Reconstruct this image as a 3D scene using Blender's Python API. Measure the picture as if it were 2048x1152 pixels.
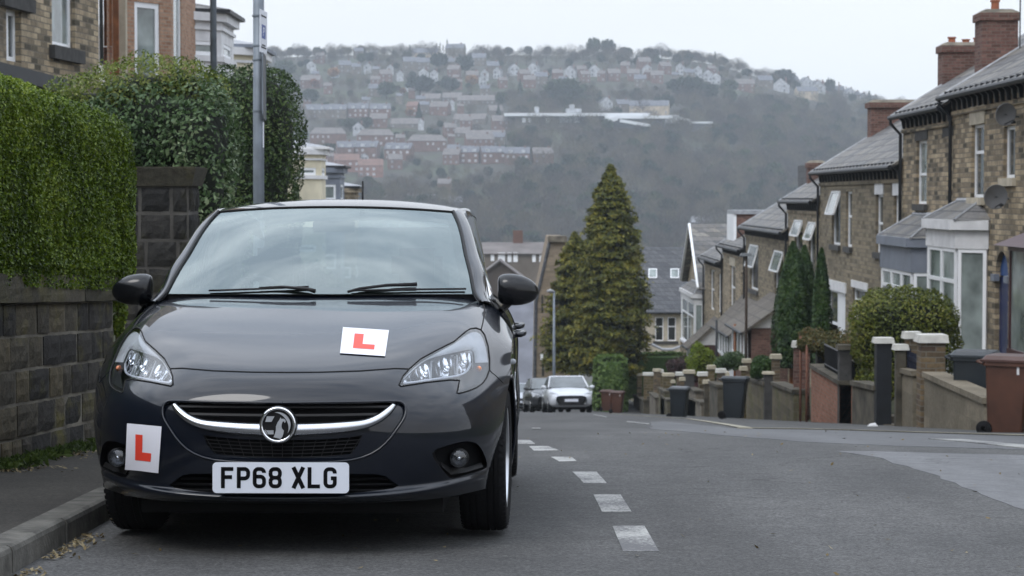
import bpy, bmesh, math, random
import numpy as np
from mathutils import Vector, Matrix, Euler, noise
from mathutils.geometry import delaunay_2d_cdt
random.seed(7)
rng = np.random.default_rng(11)
R = math.radians
scene = bpy.context.scene
for o in list(bpy.data.objects):
    bpy.data.objects.remove(o)

# ------------------------------------------------------------ camera
FPX = 4270.0                      # focal length in pixels of a 2048 px wide frame
PITCH = R(2.43)
CAM_Z = 1.03
cam_data = bpy.data.cameras.new('camera')
cam = bpy.data.objects.new('camera', cam_data)
scene.collection.objects.link(cam)
cam_data.sensor_width = 36.0
cam_data.lens = FPX / 2048 * 36
cam.location = (0, 0, CAM_Z)
cam.rotation_euler = (R(90) - PITCH, 0, 0)
cam_data.clip_start = 0.1
cam_data.clip_end = 6000
cam_data.dof.use_dof = True
cam_data.dof.focus_distance = 8.6
cam_data.dof.aperture_fstop = 10
scene.camera = cam

# ------------------------------------------------------------ world and light: a bright overcast day
SUN_EL, SUN_AZ = R(50), R(215)
world = bpy.data.worlds.new('World')
scene.world = world
world.use_nodes = True
wt = world.node_tree
wt.nodes.clear()
w_out = wt.nodes.new('ShaderNodeOutputWorld')
w_bg = wt.nodes.new('ShaderNodeBackground')
w_sky = wt.nodes.new('ShaderNodeTexSky')
w_sky.sky_type = 'NISHITA'
w_sky.sun_disc = False
w_sky.sun_elevation = SUN_EL
w_sky.sun_rotation = SUN_AZ
w_mix = wt.nodes.new('ShaderNodeMix'); w_mix.data_type = 'RGBA'
w_tc = wt.nodes.new('ShaderNodeTexCoord')
w_map = wt.nodes.new('ShaderNodeMapping'); w_map.inputs['Scale'].default_value = (1.2, 1.2, 3.6)
w_no = wt.nodes.new('ShaderNodeTexNoise'); w_no.inputs['Scale'].default_value = 2.2; w_no.inputs['Detail'].default_value = 6; w_no.inputs['Roughness'].default_value = .55
w_cr = wt.nodes.new('ShaderNodeValToRGB')
w_cr.color_ramp.elements[0].position = .34; w_cr.color_ramp.elements[0].color = (4.2, 4.75, 5.6, 1)
w_cr.color_ramp.elements[1].position = .66; w_cr.color_ramp.elements[1].color = (7.9, 8.3, 9.0, 1)
w_gr = wt.nodes.new('ShaderNodeSeparateXYZ')
w_gz = wt.nodes.new('ShaderNodeMapRange'); w_gz.inputs['From Min'].default_value = 0.02; w_gz.inputs['From Max'].default_value = .42
w_mixh = wt.nodes.new('ShaderNodeMix'); w_mixh.data_type = 'RGBA'
w_mixh.inputs['A'].default_value = (7.5, 7.56, 7.75, 1)      # bright even cloud low over the horizon
L = wt.links.new
L(w_tc.outputs['Generated'], w_map.inputs['Vector'])
L(w_map.outputs['Vector'], w_no.inputs['Vector'])
L(w_no.outputs['Fac'], w_cr.inputs['Fac'])
L(w_tc.outputs['Generated'], w_gr.inputs['Vector'])
L(w_gr.outputs['Z'], w_gz.inputs['Value'])
L(w_gz.outputs['Result'], w_mixh.inputs['Factor'])
L(w_cr.outputs['Color'], w_mixh.inputs['B'])
w_mix.inputs['Factor'].default_value = .93
L(w_sky.outputs['Color'], w_mix.inputs['A'])
L(w_mixh.outputs['Result'], w_mix.inputs['B'])
w_gz2 = wt.nodes.new('ShaderNodeMapRange'); w_gz2.interpolation_type = 'SMOOTHSTEP'      # an overcast sky is brighter overhead
w_gz2.inputs['From Min'].default_value = .12; w_gz2.inputs['From Max'].default_value = .85; w_gz2.inputs['To Min'].default_value = 1.; w_gz2.inputs['To Max'].default_value = 1.9
L(w_gr.outputs['Z'], w_gz2.inputs['Value'])
w_mul = wt.nodes.new('ShaderNodeVectorMath'); w_mul.operation = 'SCALE'
L(w_mix.outputs['Result'], w_mul.inputs[0]); L(w_gz2.outputs['Result'], w_mul.inputs['Scale'])
L(w_mul.outputs[0], w_bg.inputs['Color'])
w_bg.inputs['Strength'].default_value = .10
L(w_bg.outputs['Background'], w_out.inputs['Surface'])

sun_data = bpy.data.lights.new('sun', 'SUN')
sun_data.energy = .7
sun_data.angle = R(25)
sun_data.color = (1, .97, .93)
sun = bpy.data.objects.new('sun', sun_data)
scene.collection.objects.link(sun)
sun.rotation_euler = (R(90) - SUN_EL, 0, R(180) - SUN_AZ)

scene.view_settings.view_transform = 'Standard'
scene.view_settings.look = 'None'
scene.view_settings.exposure = .58
scene.view_settings.gamma = 1
scene.render.engine = 'CYCLES'
scene.cycles.use_denoising = True
scene.cycles.max_bounces = 8
scene.cycles.diffuse_bounces = 3
scene.cycles.glossy_bounces = 3
scene.cycles.transmission_bounces = 6
scene.cycles.transparent_max_bounces = 12
scene.cycles.volume_bounces = 1
scene.cycles.sample_clamp_indirect = 4

# ------------------------------------------------------------ camera geometry helpers (photo pixels -> places)
CT, ST = math.cos(PITCH), math.sin(PITCH)
def ray(px, py):
    a, b = (px - 1024) / FPX, (576 - py) / FPX
    return Vector((a, CT + b * ST, -ST + b * CT))
def atY(px, py, y):
    d = ray(px, py); t = y / d.y
    return Vector((d.x * t, y, CAM_Z + d.z * t))
def atX(px, py, x):
    d = ray(px, py); t = x / d.x
    return Vector((x, d.y * t, CAM_Z + d.z * t))
def softplus(x, w):
    return w * math.log1p(math.exp(min(60, x / w)))
def road(y):
    return -.0424 * y - .056 * softplus(y - 14.5, 1.6)
KY = [130, 200, 300, 500, 750, 900, 1000, 1100, 1250, 1400, 1500, 1560, 1700, 2600]
KZ = [None, -22, -36, -46, -42, -24, -6, 13, 40, 73, 95, 103, 100, 40]
KZ[0] = road(130)
HX = [-500, 100, 140, 185, 220, 255, 290, 400, 800]
HH = [1.02, 1.0, .96, .88, .82, .76, .72, .62, .5]
def smooth(a, b, x):
    t = max(0., min(1., (x - a) / (b - a))); return t * t * (3 - 2 * t)
def zr(x, y):
    """height of the road and footways: the hill profile plus a fall towards the right-hand side"""
    return road(y) - .13 * smooth(2, 6.5, x) * smooth(14, 26, y)
def zg(x, y):
    """height of the ground"""
    if y <= 130:
        z = zr(x, y) - .05
        left = smooth(-2.9, -7.5, x) if x < 0 else 0
        k = .8 + 3.6 * smooth(14, 34, y)
        z += left * k * (1 - smooth(112, 130, y))
        if x > 0:
            z += .95 * smooth(6.85, 8.4, x) * (1 - smooth(100, 125, y))
        return z
    z = float(np.interp(y, KY, KZ))
    if y > 700:
        k = float(np.interp(x * 1500 / y, HX, HH))
        f = smooth(800, 1300, y)
        z = z + (z + 42) * (k - 1) * f
        z += f * 3.0 * noise.noise(Vector((x / 90, y / 90, 0)))
    return z
def on_road(px, py):
    d = ray(px, py)
    y = 5.
    for i in range(4000):
        z = CAM_Z + d.z / d.y * y; x = d.x / d.y * y
        if z <= zr(x, y): break
        y += .05 if y < 60 else .2
    return Vector((x, y, zr(x, y)))
def on_hill(px, py):
    d = ray(px, py)
    y = 640.
    while y < 1600:
        x = d.x / d.y * y; z = CAM_Z + d.z / d.y * y
        if z <= zg(x, y): break
        y += 3
    return Vector((x, y, zg(x, y)))

# ------------------------------------------------------------ object helpers
COL = scene.collection
def tag(o, label=None, cat=None, group=None, kind=None):
    if label: o['label'] = label
    if cat: o['category'] = cat
    if group: o['group'] = group
    if kind: o['kind'] = kind
    return o
def empty(name, loc=(0, 0, 0), rot=(0, 0, 0), label=None, cat=None, group=None):
    o = bpy.data.objects.new(name, None)
    o.empty_display_size = .2
    COL.objects.link(o); o.location = loc; o.rotation_euler = rot
    return tag(o, label, cat, group)
def mesh_obj(name, V, F, mat=None, parent=None, smooth_=False, loc=None, mats=None, midx=None, normals=None):
    me = bpy.data.meshes.new(name)
    me.from_pydata([tuple(map(float, v)) for v in V], [], F)
    if mats:
        for m in mats: me.materials.append(m)
        me.polygons.foreach_set('material_index', midx)
    elif mat: me.materials.append(mat)
    if smooth_: me.polygons.foreach_set('use_smooth', [True] * len(me.polygons))
    me.update()
    if normals is not None:
        me.normals_split_custom_set_from_vertices([tuple(n) for n in normals])
    o = bpy.data.objects.new(name, me)
    COL.objects.link(o)
    if parent: o.parent = parent
    if loc is not None: o.location = loc
    return o
def fast_mesh(name, co, quads, mat, parent=None, loc=None, attr=None):
    """numpy quads -> object"""
    me = bpy.data.meshes.new(name)
    nv, nf = len(co), len(quads)
    k = quads.shape[1]
    me.vertices.add(nv); me.vertices.foreach_set('co', co.astype(np.float32).ravel())
    me.loops.add(nf * k); me.loops.foreach_set('vertex_index', quads.astype(np.int32).ravel())
    me.polygons.add(nf)
    me.polygons.foreach_set('loop_start', np.arange(nf, dtype=np.int32) * k)
    me.polygons.foreach_set('loop_total', np.full(nf, k, dtype=np.int32))
    if attr is not None:
        at = me.attributes.new('shade', 'FLOAT', 'FACE'); at.data.foreach_set('value', attr.astype(np.float32))
    me.materials.append(mat)
    me.update(calc_edges=True)
    o = bpy.data.objects.new(name, me); COL.objects.link(o)
    if parent: o.parent = parent
    if loc is not None: o.location = loc
    return o
class MB:
    """collects shapes, then builds them as one mesh object"""
    def __init__(s, off=(0, 0, 0)):
        s.V = []; s.F = []; s.off = Vector(off)
    def add(s, V, F):
        n = len(s.V)
        s.V += [Vector(v) - s.off for v in V]
        s.F += [[i + n for i in f] for f in F]
        return s
    def box(s, x0, x1, y0, y1, z0, z1, bev=0):
        if bev:
            bm = bmesh.new(); bmesh.ops.create_cube(bm, size=1)
            for v in bm.verts:
                v.co = Vector((x0 + (x1 - x0) * (v.co.x + .5), y0 + (y1 - y0) * (v.co.y + .5), z0 + (z1 - z0) * (v.co.z + .5)))
            bmesh.ops.bevel(bm, geom=bm.edges[:], offset=bev, segments=2, affect='EDGES')
            bm.verts.index_update()
            s.add([v.co.copy() for v in bm.verts], [[v.index for v in f.verts] for f in bm.faces]); bm.free()
            return s
        V = [(x, y, z) for x in (x0, x1) for y in (y0, y1) for z in (z0, z1)]
        return s.add(V, [[0, 1, 3, 2], [4, 6, 7, 5], [0, 4, 5, 1], [2, 3, 7, 6], [0, 2, 6, 4], [1, 5, 7, 3]])
    def hexa(s, P):
        """8 points: bottom loop then top loop"""
        return s.add(P, [[3, 2, 1, 0], [4, 5, 6, 7], [0, 1, 5, 4], [1, 2, 6, 5], [2, 3, 7, 6], [3, 0, 4, 7]])
    def prism(s, poly, vec):
        """closed polygon of 3d points swept by vec"""
        n = len(poly); vec = Vector(vec)
        P = [Vector(p) for p in poly]
        return s.add(P + [p + vec for p in P], [list(range(n))[::-1], list(range(n, 2 * n))] + [[i, (i + 1) % n, n + (i + 1) % n, n + i] for i in range(n)])
    def tube(s, pts, r, n=8, caps=True):
        pts = [Vector(p) for p in pts]
        rr = r if isinstance(r, (list, tuple)) else [r] * len(pts)
        V = []; F = []
        up = Vector((0, 0, 1)); 
        prev = None
        for i, p in enumerate(pts):
            a = pts[max(0, i - 1)]; b = pts[min(len(pts) - 1, i + 1)]
            t = (b - a).normalized()
            if prev is None:
                u = t.orthogonal().normalized()
            else:
                u = (prev - t * prev.dot(t)).normalized()
            prev = u
            w = t.cross(u)
            for k in range(n):
                an = 2 * math.pi * k / n
                V.append(p + (u * math.cos(an) + w * math.sin(an)) * rr[i])
        for i in range(len(pts) - 1):
            for k in range(n):
                F.append([i * n + k, i * n + (k + 1) % n, (i + 1) * n + (k + 1) % n, (i + 1) * n + k])
        if caps:
            F.append(list(range(n))[::-1]); F.append([(len(pts) - 1) * n + k for k in range(n)])
        return s.add(V, F)
    def lathe(s, prof, n=32, axis='z', c=(0, 0, 0), close=False):
        """prof: list of (radius, along)"""
        V = []; F = []; c = Vector(c)
        for (r, h) in prof:
            for k in range(n):
                a = 2 * math.pi * k / n; x, y = r * math.cos(a), r * math.sin(a)
                V.append(c + (Vector((x, y, h)) if axis == 'z' else Vector((h, x, y)) if axis == 'x' else Vector((x, h, -y))))
        m = len(prof)
        for i in range(m if close else m - 1):
            j = (i + 1) % m
            for k in range(n):
                F.append([i * n + k, i * n + (k + 1) % n, j * n + (k + 1) % n, j * n + k])
        return s.add(V, F)
    def build(s, name, mat, parent=None, smooth_=False, loc=None, auto=None):
        o = mesh_obj(name, s.V, s.F, mat, parent, smooth_ or auto is not None, loc)
        if auto is not None:
            o.data.set_sharp_from_angle(angle=R(auto))
        return o

# ------------------------------------------------------------ materials
def nt(m): return m.node_tree
def new_mat(name):
    m = bpy.data.materials.new(name); m.use_nodes = True
    return m, m.node_tree, m.node_tree.nodes['Principled BSDF']
def N(t, kind, **kw):
    n = t.nodes.new(kind)
    for k, v in kw.items():
        if k.startswith('i_'):
            key = k[2:].replace('_', ' ')
            n.inputs[key].default_value = v
        else: setattr(n, k, v)
    return n
def ramp(t, cols):
    r = t.nodes.new('ShaderNodeValToRGB')
    e = r.color_ramp.elements
    while len(e) < len(cols): e.new(.5)
    for el, (p, c) in zip(e, cols):
        el.position = p; el.color = (*c, 1)
    return r
def simple(name, col, rough=.6, metal=0., coat=0., spec=.5, noise_amt=.12, nscale=6., bump=0., bscale=60.):
    m, t, b = new_mat(name)
    b.inputs['Roughness'].default_value = rough
    b.inputs['Metallic'].default_value = metal
    b.inputs['Coat Weight'].default_value = coat
    b.inputs['Coat Roughness'].default_value = .05
    b.inputs['Specular IOR Level'].default_value = spec
    if noise_amt:
        tc = N(t, 'ShaderNodeTexCoord'); no = N(t, 'ShaderNodeTexNoise', i_Scale=nscale, i_Detail=5.)
        t.links.new(tc.outputs['Object'], no.inputs['Vector'])
        r = ramp(t, [(.3, tuple(c * (1 - noise_amt) for c in col)), (.7, tuple(min(1, c * (1 + noise_amt)) for c in col))])
        t.links.new(no.outputs['Fac'], r.inputs['Fac']); t.links.new(r.outputs['Color'], b.inputs['Base Color'])
        if bump:
            n2 = N(t, 'ShaderNodeTexNoise', i_Scale=bscale, i_Detail=4.)
            t.links.new(tc.outputs['Object'], n2.inputs['Vector'])
            bu = N(t, 'ShaderNodeBump', i_Strength=bump, i_Distance=.01)
            t.links.new(n2.outputs['Fac'], bu.inputs['Height']); t.links.new(bu.outputs['Normal'], b.inputs['Normal'])
    else:
        b.inputs['Base Color'].default_value = (*col, 1)
    return m
def masonry(name, cols, mortar, bw, bh, msize=.012, bump=.5, axis='xz', stain=(.02, .02, .018), stain_amt=.5, rough=.85, rock=.3, seed=0., sscale=.5):
    """coursed stone or brick on flat walls. axis: object axes that run along / up the wall"""
    m, t, b = new_mat(name); k = t.links.new
    tc = N(t, 'ShaderNodeTexCoord'); sep = N(t, 'ShaderNodeSeparateXYZ'); k(tc.outputs['Object'], sep.inputs[0])
    comb = N(t, 'ShaderNodeCombineXYZ')
    if axis == 'xyz':
        ad = N(t, 'ShaderNodeMath', operation='ADD'); k(sep.outputs['X'], ad.inputs[0]); k(sep.outputs['Y'], ad.inputs[1]); k(ad.outputs[0], comb.inputs[0])
    else:
        k(sep.outputs['XYZ'.index(axis[0].upper())], comb.inputs[0])
    k(sep.outputs['Z'], comb.inputs[1])
    comb.inputs[2].default_value = seed
    wob = N(t, 'ShaderNodeTexNoise', i_Scale=3., i_Detail=2.)
    k(tc.outputs['Object'], wob.inputs['Vector'])
    wv = N(t, 'ShaderNodeVectorMath', operation='SCALE'); wv.inputs['Scale'].default_value = .02
    sub = N(t, 'ShaderNodeVectorMath', operation='SUBTRACT'); sub.inputs[1].default_value = (.5, .5, .5)
    k(wob.outputs['Color'], sub.inputs[0]); k(sub.outputs[0], wv.inputs[0])
    av = N(t, 'ShaderNodeVectorMath', operation='ADD'); k(comb.outputs[0], av.inputs[0]); k(wv.outputs[0], av.inputs[1])
    br = N(t, 'ShaderNodeTexBrick', i_Scale=1., i_Mortar_Size=msize, i_Mortar_Smooth=.25, i_Bias=0., i_Brick_Width=bw, i_Row_Height=bh)
    br.inputs['Color1'].default_value = (0, 0, 0, 1); br.inputs['Color2'].default_value = (1, 1, 1, 1); br.inputs['Mortar'].default_value = (.5, .5, .5, 1)
    k(av.outputs[0], br.inputs['Vector'])
    r = ramp(t, [(i / (len(cols) - 1) * .9 + .05, c) for i, c in enumerate(cols)])
    k(br.outputs['Color'], r.inputs['Fac'])
    fn = N(t, 'ShaderNodeTexNoise', i_Scale=14., i_Detail=6., i_Roughness=.65); k(tc.outputs['Object'], fn.inputs['Vector'])
    mu = N(t, 'ShaderNodeMix', data_type='RGBA', blend_type='MULTIPLY'); mu.inputs['Factor'].default_value = 1
    fr = ramp(t, [(.25, (.62, .62, .62)), (.75, (1.25, 1.22, 1.18))]); k(fn.outputs['Fac'], fr.inputs['Fac'])
    k(r.outputs['Color'], mu.inputs['A']); k(fr.outputs['Color'], mu.inputs['B'])
    sn = N(t, 'ShaderNodeTexNoise', i_Scale=sscale, i_Detail=5., i_Roughness=.7); k(tc.outputs['Object'], sn.inputs['Vector'])
    sr = N(t, 'ShaderNodeMapRange'); sr.inputs['From Min'].default_value = .46; sr.inputs['From Max'].default_value = .7; sr.inputs['To Max'].default_value = stain_amt
    k(sn.outputs['Fac'], sr.inputs['Value'])
    ms = N(t, 'ShaderNodeMix', data_type='RGBA'); ms.inputs['B'].default_value = (*stain, 1)
    k(sr.outputs['Result'], ms.inputs['Factor']); k(mu.outputs['Result'], ms.inputs['A'])
    mm = N(t, 'ShaderNodeMix', data_type='RGBA'); mm.inputs['B'].default_value = (*mortar, 1)
    k(br.outputs['Fac'], mm.inputs['Factor']); k(ms.outputs['Result'], mm.inputs['A']); k(mm.outputs['Result'], b.inputs['Base Color'])
    b.inputs['Roughness'].default_value = rough; b.inputs['Specular IOR Level'].default_value = .25
    inv = N(t, 'ShaderNodeMath', operation='MULTIPLY_ADD'); inv.inputs[1].default_value = -1.; k(br.outputs['Fac'], inv.inputs[0])
    k(fn.outputs['Fac'], inv.inputs[2])
    bu = N(t, 'ShaderNodeBump', i_Strength=bump, i_Distance=.02); k(inv.outputs[0], bu.inputs['Height']); k(bu.outputs['Normal'], b.inputs['Normal'])
    return m
def foliage(name, cols, rough=.5, trans=.25, nscale=1.2, lo=.3, hi=.7, spec=.4):
    """leaf colour from big clumps of noise plus a random value per leaf"""
    m, t, b = new_mat(name); k = t.links.new
    tc = N(t, 'ShaderNodeTexCoord'); no = N(t, 'ShaderNodeTexNoise', i_Scale=nscale, i_Detail=3.)
    k(tc.outputs['Object'], no.inputs['Vector'])
    at = N(t, 'ShaderNodeAttribute', attribute_name='shade')
    mx = N(t, 'ShaderNodeMath', operation='MULTIPLY_ADD'); mx.inputs[1].default_value = .55
    k(at.outputs['Fac'], mx.inputs[0])
    m2 = N(t, 'ShaderNodeMath', operation='MULTIPLY_ADD'); m2.inputs[1].default_value = 1.; m2.inputs[2].default_value = -.28
    k(no.outputs['Fac'], m2.inputs[0]); k(m2.outputs[0], mx.inputs[2])
    r = ramp(t, [(lo + (hi - lo) * i / (len(cols) - 1), c) for i, c in enumerate(cols)])
    k(mx.outputs[0], r.inputs['Fac']); k(r.outputs['Color'], b.inputs['Base Color'])
    b.inputs['Roughness'].default_value = rough; b.inputs['Specular IOR Level'].default_value = spec
    if trans:
        out = t.nodes['Material Output']
        tr = N(t, 'ShaderNodeBsdfTranslucent'); ms = N(t, 'ShaderNodeMixShader'); ms.inputs[0].default_value = trans
        k(r.outputs['Color'], tr.inputs['Color']); k(b.outputs[0], ms.inputs[1]); k(tr.outputs[0], ms.inputs[2]); k(ms.outputs[0], out.inputs['Surface'])
    return m
def glass_pane(name, tint=(.02, .025, .028), refl=.12, rough=.04):
    m, t, b = new_mat(name)
    b.inputs['Base Color'].default_value = (*tint, 1); b.inputs['Roughness'].default_value = rough
    b.inputs['Specular IOR Level'].default_value = .5 + refl * 3
    tc = N(t, 'ShaderNodeTexCoord'); no = N(t, 'ShaderNodeTexNoise', i_Scale=1.3, i_Detail=3.)
    t.links.new(tc.outputs['Object'], no.inputs['Vector'])
    r = ramp(t, [(.35, tint), (.7, tuple(c * 2.6 for c in tint))]); t.links.new(no.outputs['Fac'], r.inputs['Fac']); t.links.new(r.outputs['Color'], b.inputs['Base Color'])
    return m
M = {}
# ============================================================ THE LEARNER'S CAR
# local axes: u (x) across, v (y) towards the tail, w (z) up from the road; v = 0 is the number plate
CAR_YAW = -.0145
CAR_LOC = Vector((-.8795, 8.1, road(8.1) + .012))
CAR_ROT = Euler((-PITCH, 0, CAR_YAW))
car_M = Matrix.Translation(CAR_LOC) @ CAR_ROT.to_matrix().to_4x4()
_mr = np.array(car_M)
def car_px(P):
    """car-space points (n,3) -> photo pixels"""
    W = P @ _mr[:3, :3].T + _mr[:3, 3]
    W = W - np.array([0, 0, CAM_Z])
    f = W[:, 1] * CT - W[:, 2] * ST
    up = W[:, 1] * ST + W[:, 2] * CT
    return np.stack([1024 + FPX * W[:, 0] / f, 576 - FPX * up / f], 1)
def cnum(v, w): return v, w
def basis(n, t):
    """clamped cubic b-spline basis, n control points, t array in 0..1"""
    p = 3
    kn = np.concatenate([np.zeros(p), np.linspace(0, 1, n - p + 1), np.ones(p)])
    t = np.clip(t, 0, 1 - 1e-9)
    B = np.zeros((len(t), n + p))
    for i in range(n + p):
        B[:, i] = (t >= kn[i]) & (t < kn[i + 1])
    for d in range(1, p + 1):
        for i in range(n + p - d):
            a = kn[i + d] - kn[i]; b = kn[i + d + 1] - kn[i + 1]
            x = 0
            if a > 0: x = x + (t - kn[i]) / a * B[:, i]
            if b > 0: x = x + (kn[i + d + 1] - t) / b * B[:, i + 1]
            B[:, i] = x
    return B[:, :n]
def greville(n):
    p = 3
    kn = np.concatenate([np.zeros(p), np.linspace(0, 1, n - p + 1), np.ones(p)])
    return np.array([kn[i + 1:i + p + 1].mean() for i in range(n)])
class Net:
    def __init__(s, P, lam=.6, iters=2):
        P = np.array(P, float); s.C = P.copy()
        r, c = P.shape[:2]
        Br, Bc = basis(r, greville(r)), basis(c, greville(c))
        for _ in range(iters):
            S = np.einsum('ri,cj,ijk->rck', Br, Bc, s.C)
            s.C += lam * (P - S)
        s.r, s.c = r, c
    def ev(s, a, b):
        """a across 0..1 (columns), b along rows 0..1, arrays"""
        return np.einsum('ni,nj,ijk->nk', basis(s.r, b), basis(s.c, a), s.C)
    def nrm(s, a, b, flip=1):
        e = 1e-3
        a0, a1 = np.clip(a - e, 0, 1), np.clip(a + e, 0, 1); b0, b1 = np.clip(b - e, 0, 1), np.clip(b + e, 0, 1)
        n = np.cross(s.ev(a1, b) - s.ev(a0, b), s.ev(a, b1) - s.ev(a, b0)) * flip
        return n / (np.linalg.norm(n, axis=1, keepdims=True) + 1e-12)

# --- side of the body: half width as a function of v, w
PV = [(.40, .775), (.5, .812), (.6, .835), (.75, .852), (.95, .862), (1.2, .868), (1.6, .872), (2.2, .873), (2.8, .868), (3.2, .855), (3.55, .825), (3.8, .77), (3.95, .70)]
OW = [(.15, .045), (.22, .03), (.32, .008), (.42, 0), (.60, .004), (.70, .0), (.78, .003), (.83, .014), (.88, .032), (.92, .056), (.955, .09), (.985, .125), (1.0, .15)]
def _cub(tab):
    x = np.array([p[0] for p in tab]); y = np.array([p[1] for p in tab])
    m = np.gradient(y, x)
    def f(q):
        q = np.clip(np.asarray(q, float), x[0], x[-1])
        i = np.clip(np.searchsorted(x, q) - 1, 0, len(x) - 2)
        h = x[i + 1] - x[i]; t = (q - x[i]) / h
        return (2 * t**3 - 3 * t**2 + 1) * y[i] + (t**3 - 2 * t**2 + t) * h * m[i] + (-2 * t**3 + 3 * t**2) * y[i + 1] + (t**3 - t**2) * h * m[i + 1]
    return f
_P, _O = _cub(PV), _cub(OW)
AXF, AXR, WR = .85, 3.36, .306
def Gs(v, w):
    v = np.asarray(v, float); w = np.asarray(w, float)
    low = np.clip((.48 - w) / .28, 0, 1); low = low * low * (3 - 2 * low)
    fr = np.clip((.95 - v) / .5, 0, 1); fr = fr * fr * (3 - 2 * fr)
    g = _P(v) - _O(w) - .045 * low * fr
    mid = np.clip((v - 1.5) / .2, 0, 1) * np.clip((2.9 - v) / .2, 0, 1)
    g = g - .006 * mid * np.exp(-((w - .52) / .11) ** 2)          # scallop low in the doors
    for ax in (AXF, AXR):                                          # flared arch lips
        d = np.hypot(v - ax, w - WR)
        g = g + .012 * np.exp(-((d - .345) / .035) ** 2)
    return g
def ar(w, r=.345):
    return AXF - math.sqrt(max(0, r * r - (w - WR) ** 2))
# rows of the front skin: (u, v, w) from the centre line outwards; the last point is set onto the body side
rows = [
 [(0, .075, .188), (.2, .08, .188), (.4, .11, .19), (.54, .17, .194), (.65, .27, .2), (.735, .385, .21), (.775, .46, .215), (0, ar(.22), .22)],
 [(0, .0, .205), (.2, .008, .207), (.4, .04, .214), (.54, .10, .224), (.65, .205, .238), (.735, .325, .252), (.782, .43, .262), (0, ar(.265), .265)],
 [(0, .02, .228), (.2, .027, .230), (.4, .058, .240), (.54, .12, .252), (.65, .22, .266), (.735, .335, .278), (.785, .435, .286), (0, ar(.29), .29)],
 [(0, .02, .262), (.2, .026, .263), (.4, .056, .270), (.54, .112, .280), (.65, .205, .290), (.738, .325, .298), (.79, .432, .304), (0, ar(.308), .308)],
 [(0, .008, .34), (.2, .014, .34), (.4, .042, .342), (.54, .092, .346), (.655, .18, .35), (.745, .305, .352), (.80, .428, .354), (0, ar(.355), .355)],
 [(0, .0, .43), (.2, .006, .43), (.4, .034, .43), (.545, .086, .432), (.663, .178, .434), (.755, .31, .436), (.81, .445, .438), (0, ar(.44), .44)],
 [(0, .002, .52), (.2, .008, .52), (.4, .04, .52), (.548, .098, .52), (.668, .20, .52), (.762, .345, .52), (.818, .49, .522), (0, ar(.525), .525)],
 [(0, .022, .595), (.2, .03, .596), (.4, .068, .596), (.55, .14, .594), (.672, .26, .592), (.765, .42, .59), (.822, .575, .592), (0, .66, .596)],
 [(0, .065, .65), (.2, .075, .652), (.395, .125, .652), (.548, .215, .648), (.67, .345, .645), (.762, .50, .642), (.822, .64, .642), (0, .76, .655)],
 [(0, .125, .689), (.2, .14, .692), (.39, .195, .698), (.54, .30, .70), (.66, .435, .698), (.752, .58, .695), (.818, .72, .694), (0, .86, .70)],
 [(0, .25, .742), (.2, .265, .745), (.385, .31, .752), (.53, .41, .758), (.645, .53, .762), (.738, .66, .76), (.81, .80, .748), (0, .95, .745)],
 [(0, .44, .802), (.2, .452, .805), (.385, .485, .812), (.53, .56, .818), (.64, .66, .824), (.73, .76, .82), (.806, .90, .796), (0, 1.04, .775)],
 [(0, .70, .868), (.2, .71, .871), (.39, .74, .877), (.53, .79, .881), (.635, .86, .884), (.725, .94, .872), (.81, 1.05, .835), (0, 1.15, .79)],
 [(0, .98, .930), (.2, .99, .933), (.395, 1.02, .937), (.535, 1.06, .939), (.64, 1.12, .937), (.73, 1.17, .918), (.815, 1.23, .868), (0, 1.29, .80)],
 [(0, 1.22, .985), (.2, 1.235, .985), (.40, 1.275, .984), (.54, 1.33, .981), (.645, 1.39, .974), (.745, 1.42, .950), (.822, 1.44, .896), (0, 1.46, .81)],
]
for r_ in rows:
    u, v, w = r_[-1]; r_[-1] = (float(Gs(v, w)), v, w)
full = [[(-u, v, w) for (u, v, w) in r_[:0:-1]] + r_ for r_ in rows]
FRONT = Net(full)

# inverse: photo pixel (right half of the car) -> net parameters
_ga, _gb = np.meshgrid(np.linspace(.5, 1, 420), np.linspace(0, 1, 560))
_ga, _gb = _ga.ravel(), _gb.ravel()
_gp = car_px(FRONT.ev(_ga, _gb))
def inv(px, py):
    d = (_gp[:, 0] - px) ** 2 + (_gp[:, 1] - py) ** 2
    i = int(np.argmin(d)); a, b = _ga[i], _gb[i]
    for _ in range(8):
        e = 1e-4
        q = car_px(FRONT.ev(np.array([a, min(1, a + e), a]), np.array([b, b, min(1, b + e)])))
        J = np.stack([(q[1] - q[0]) / e, (q[2] - q[0]) / e], 1)
        try: st = np.linalg.solve(J + np.eye(2) * 1e-9, np.array([px, py]) - q[0])
        except Exception: break
        st = np.clip(st, -.004, .004)
        a = float(np.clip(a + st[0], .5, 1)); b = float(np.clip(b + st[1], 0, 1))
    return a, b
def chaikin(P, n=2, closed=False):
    for _ in range(n):
        Q = []
        m = len(P)
        rngi = range(m if closed else m - 1)
        if not closed: Q.append(P[0])
        for i in rngi:
            p, q = P[i], P[(i + 1) % m]
            Q.append(tuple(.75 * a + .25 * b for a, b in zip(p, q))); Q.append(tuple(.25 * a + .75 * b for a, b in zip(p, q)))
        if not closed: Q.append(P[-1])
        P = Q
    return P
def densify(P, step, closed=False):
    Q = []
    m = len(P)
    for i in range(m if closed else m - 1):
        p, q = P[i], P[(i + 1) % m]
        n = max(1, int(math.ceil(math.dist(p, q) / step)))
        for j in range(n): Q.append(tuple(a + (b - a) * j / n for a, b in zip(p, q)))
    if not closed: Q.append(P[-1])
    return Q
def feat(P, closed=True, step=7, rnd=1):
    if rnd: P = chaikin(P, rnd, closed)
    return [inv(*p) for p in densify(P, step, closed)]
CXP = 561.5
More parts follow.
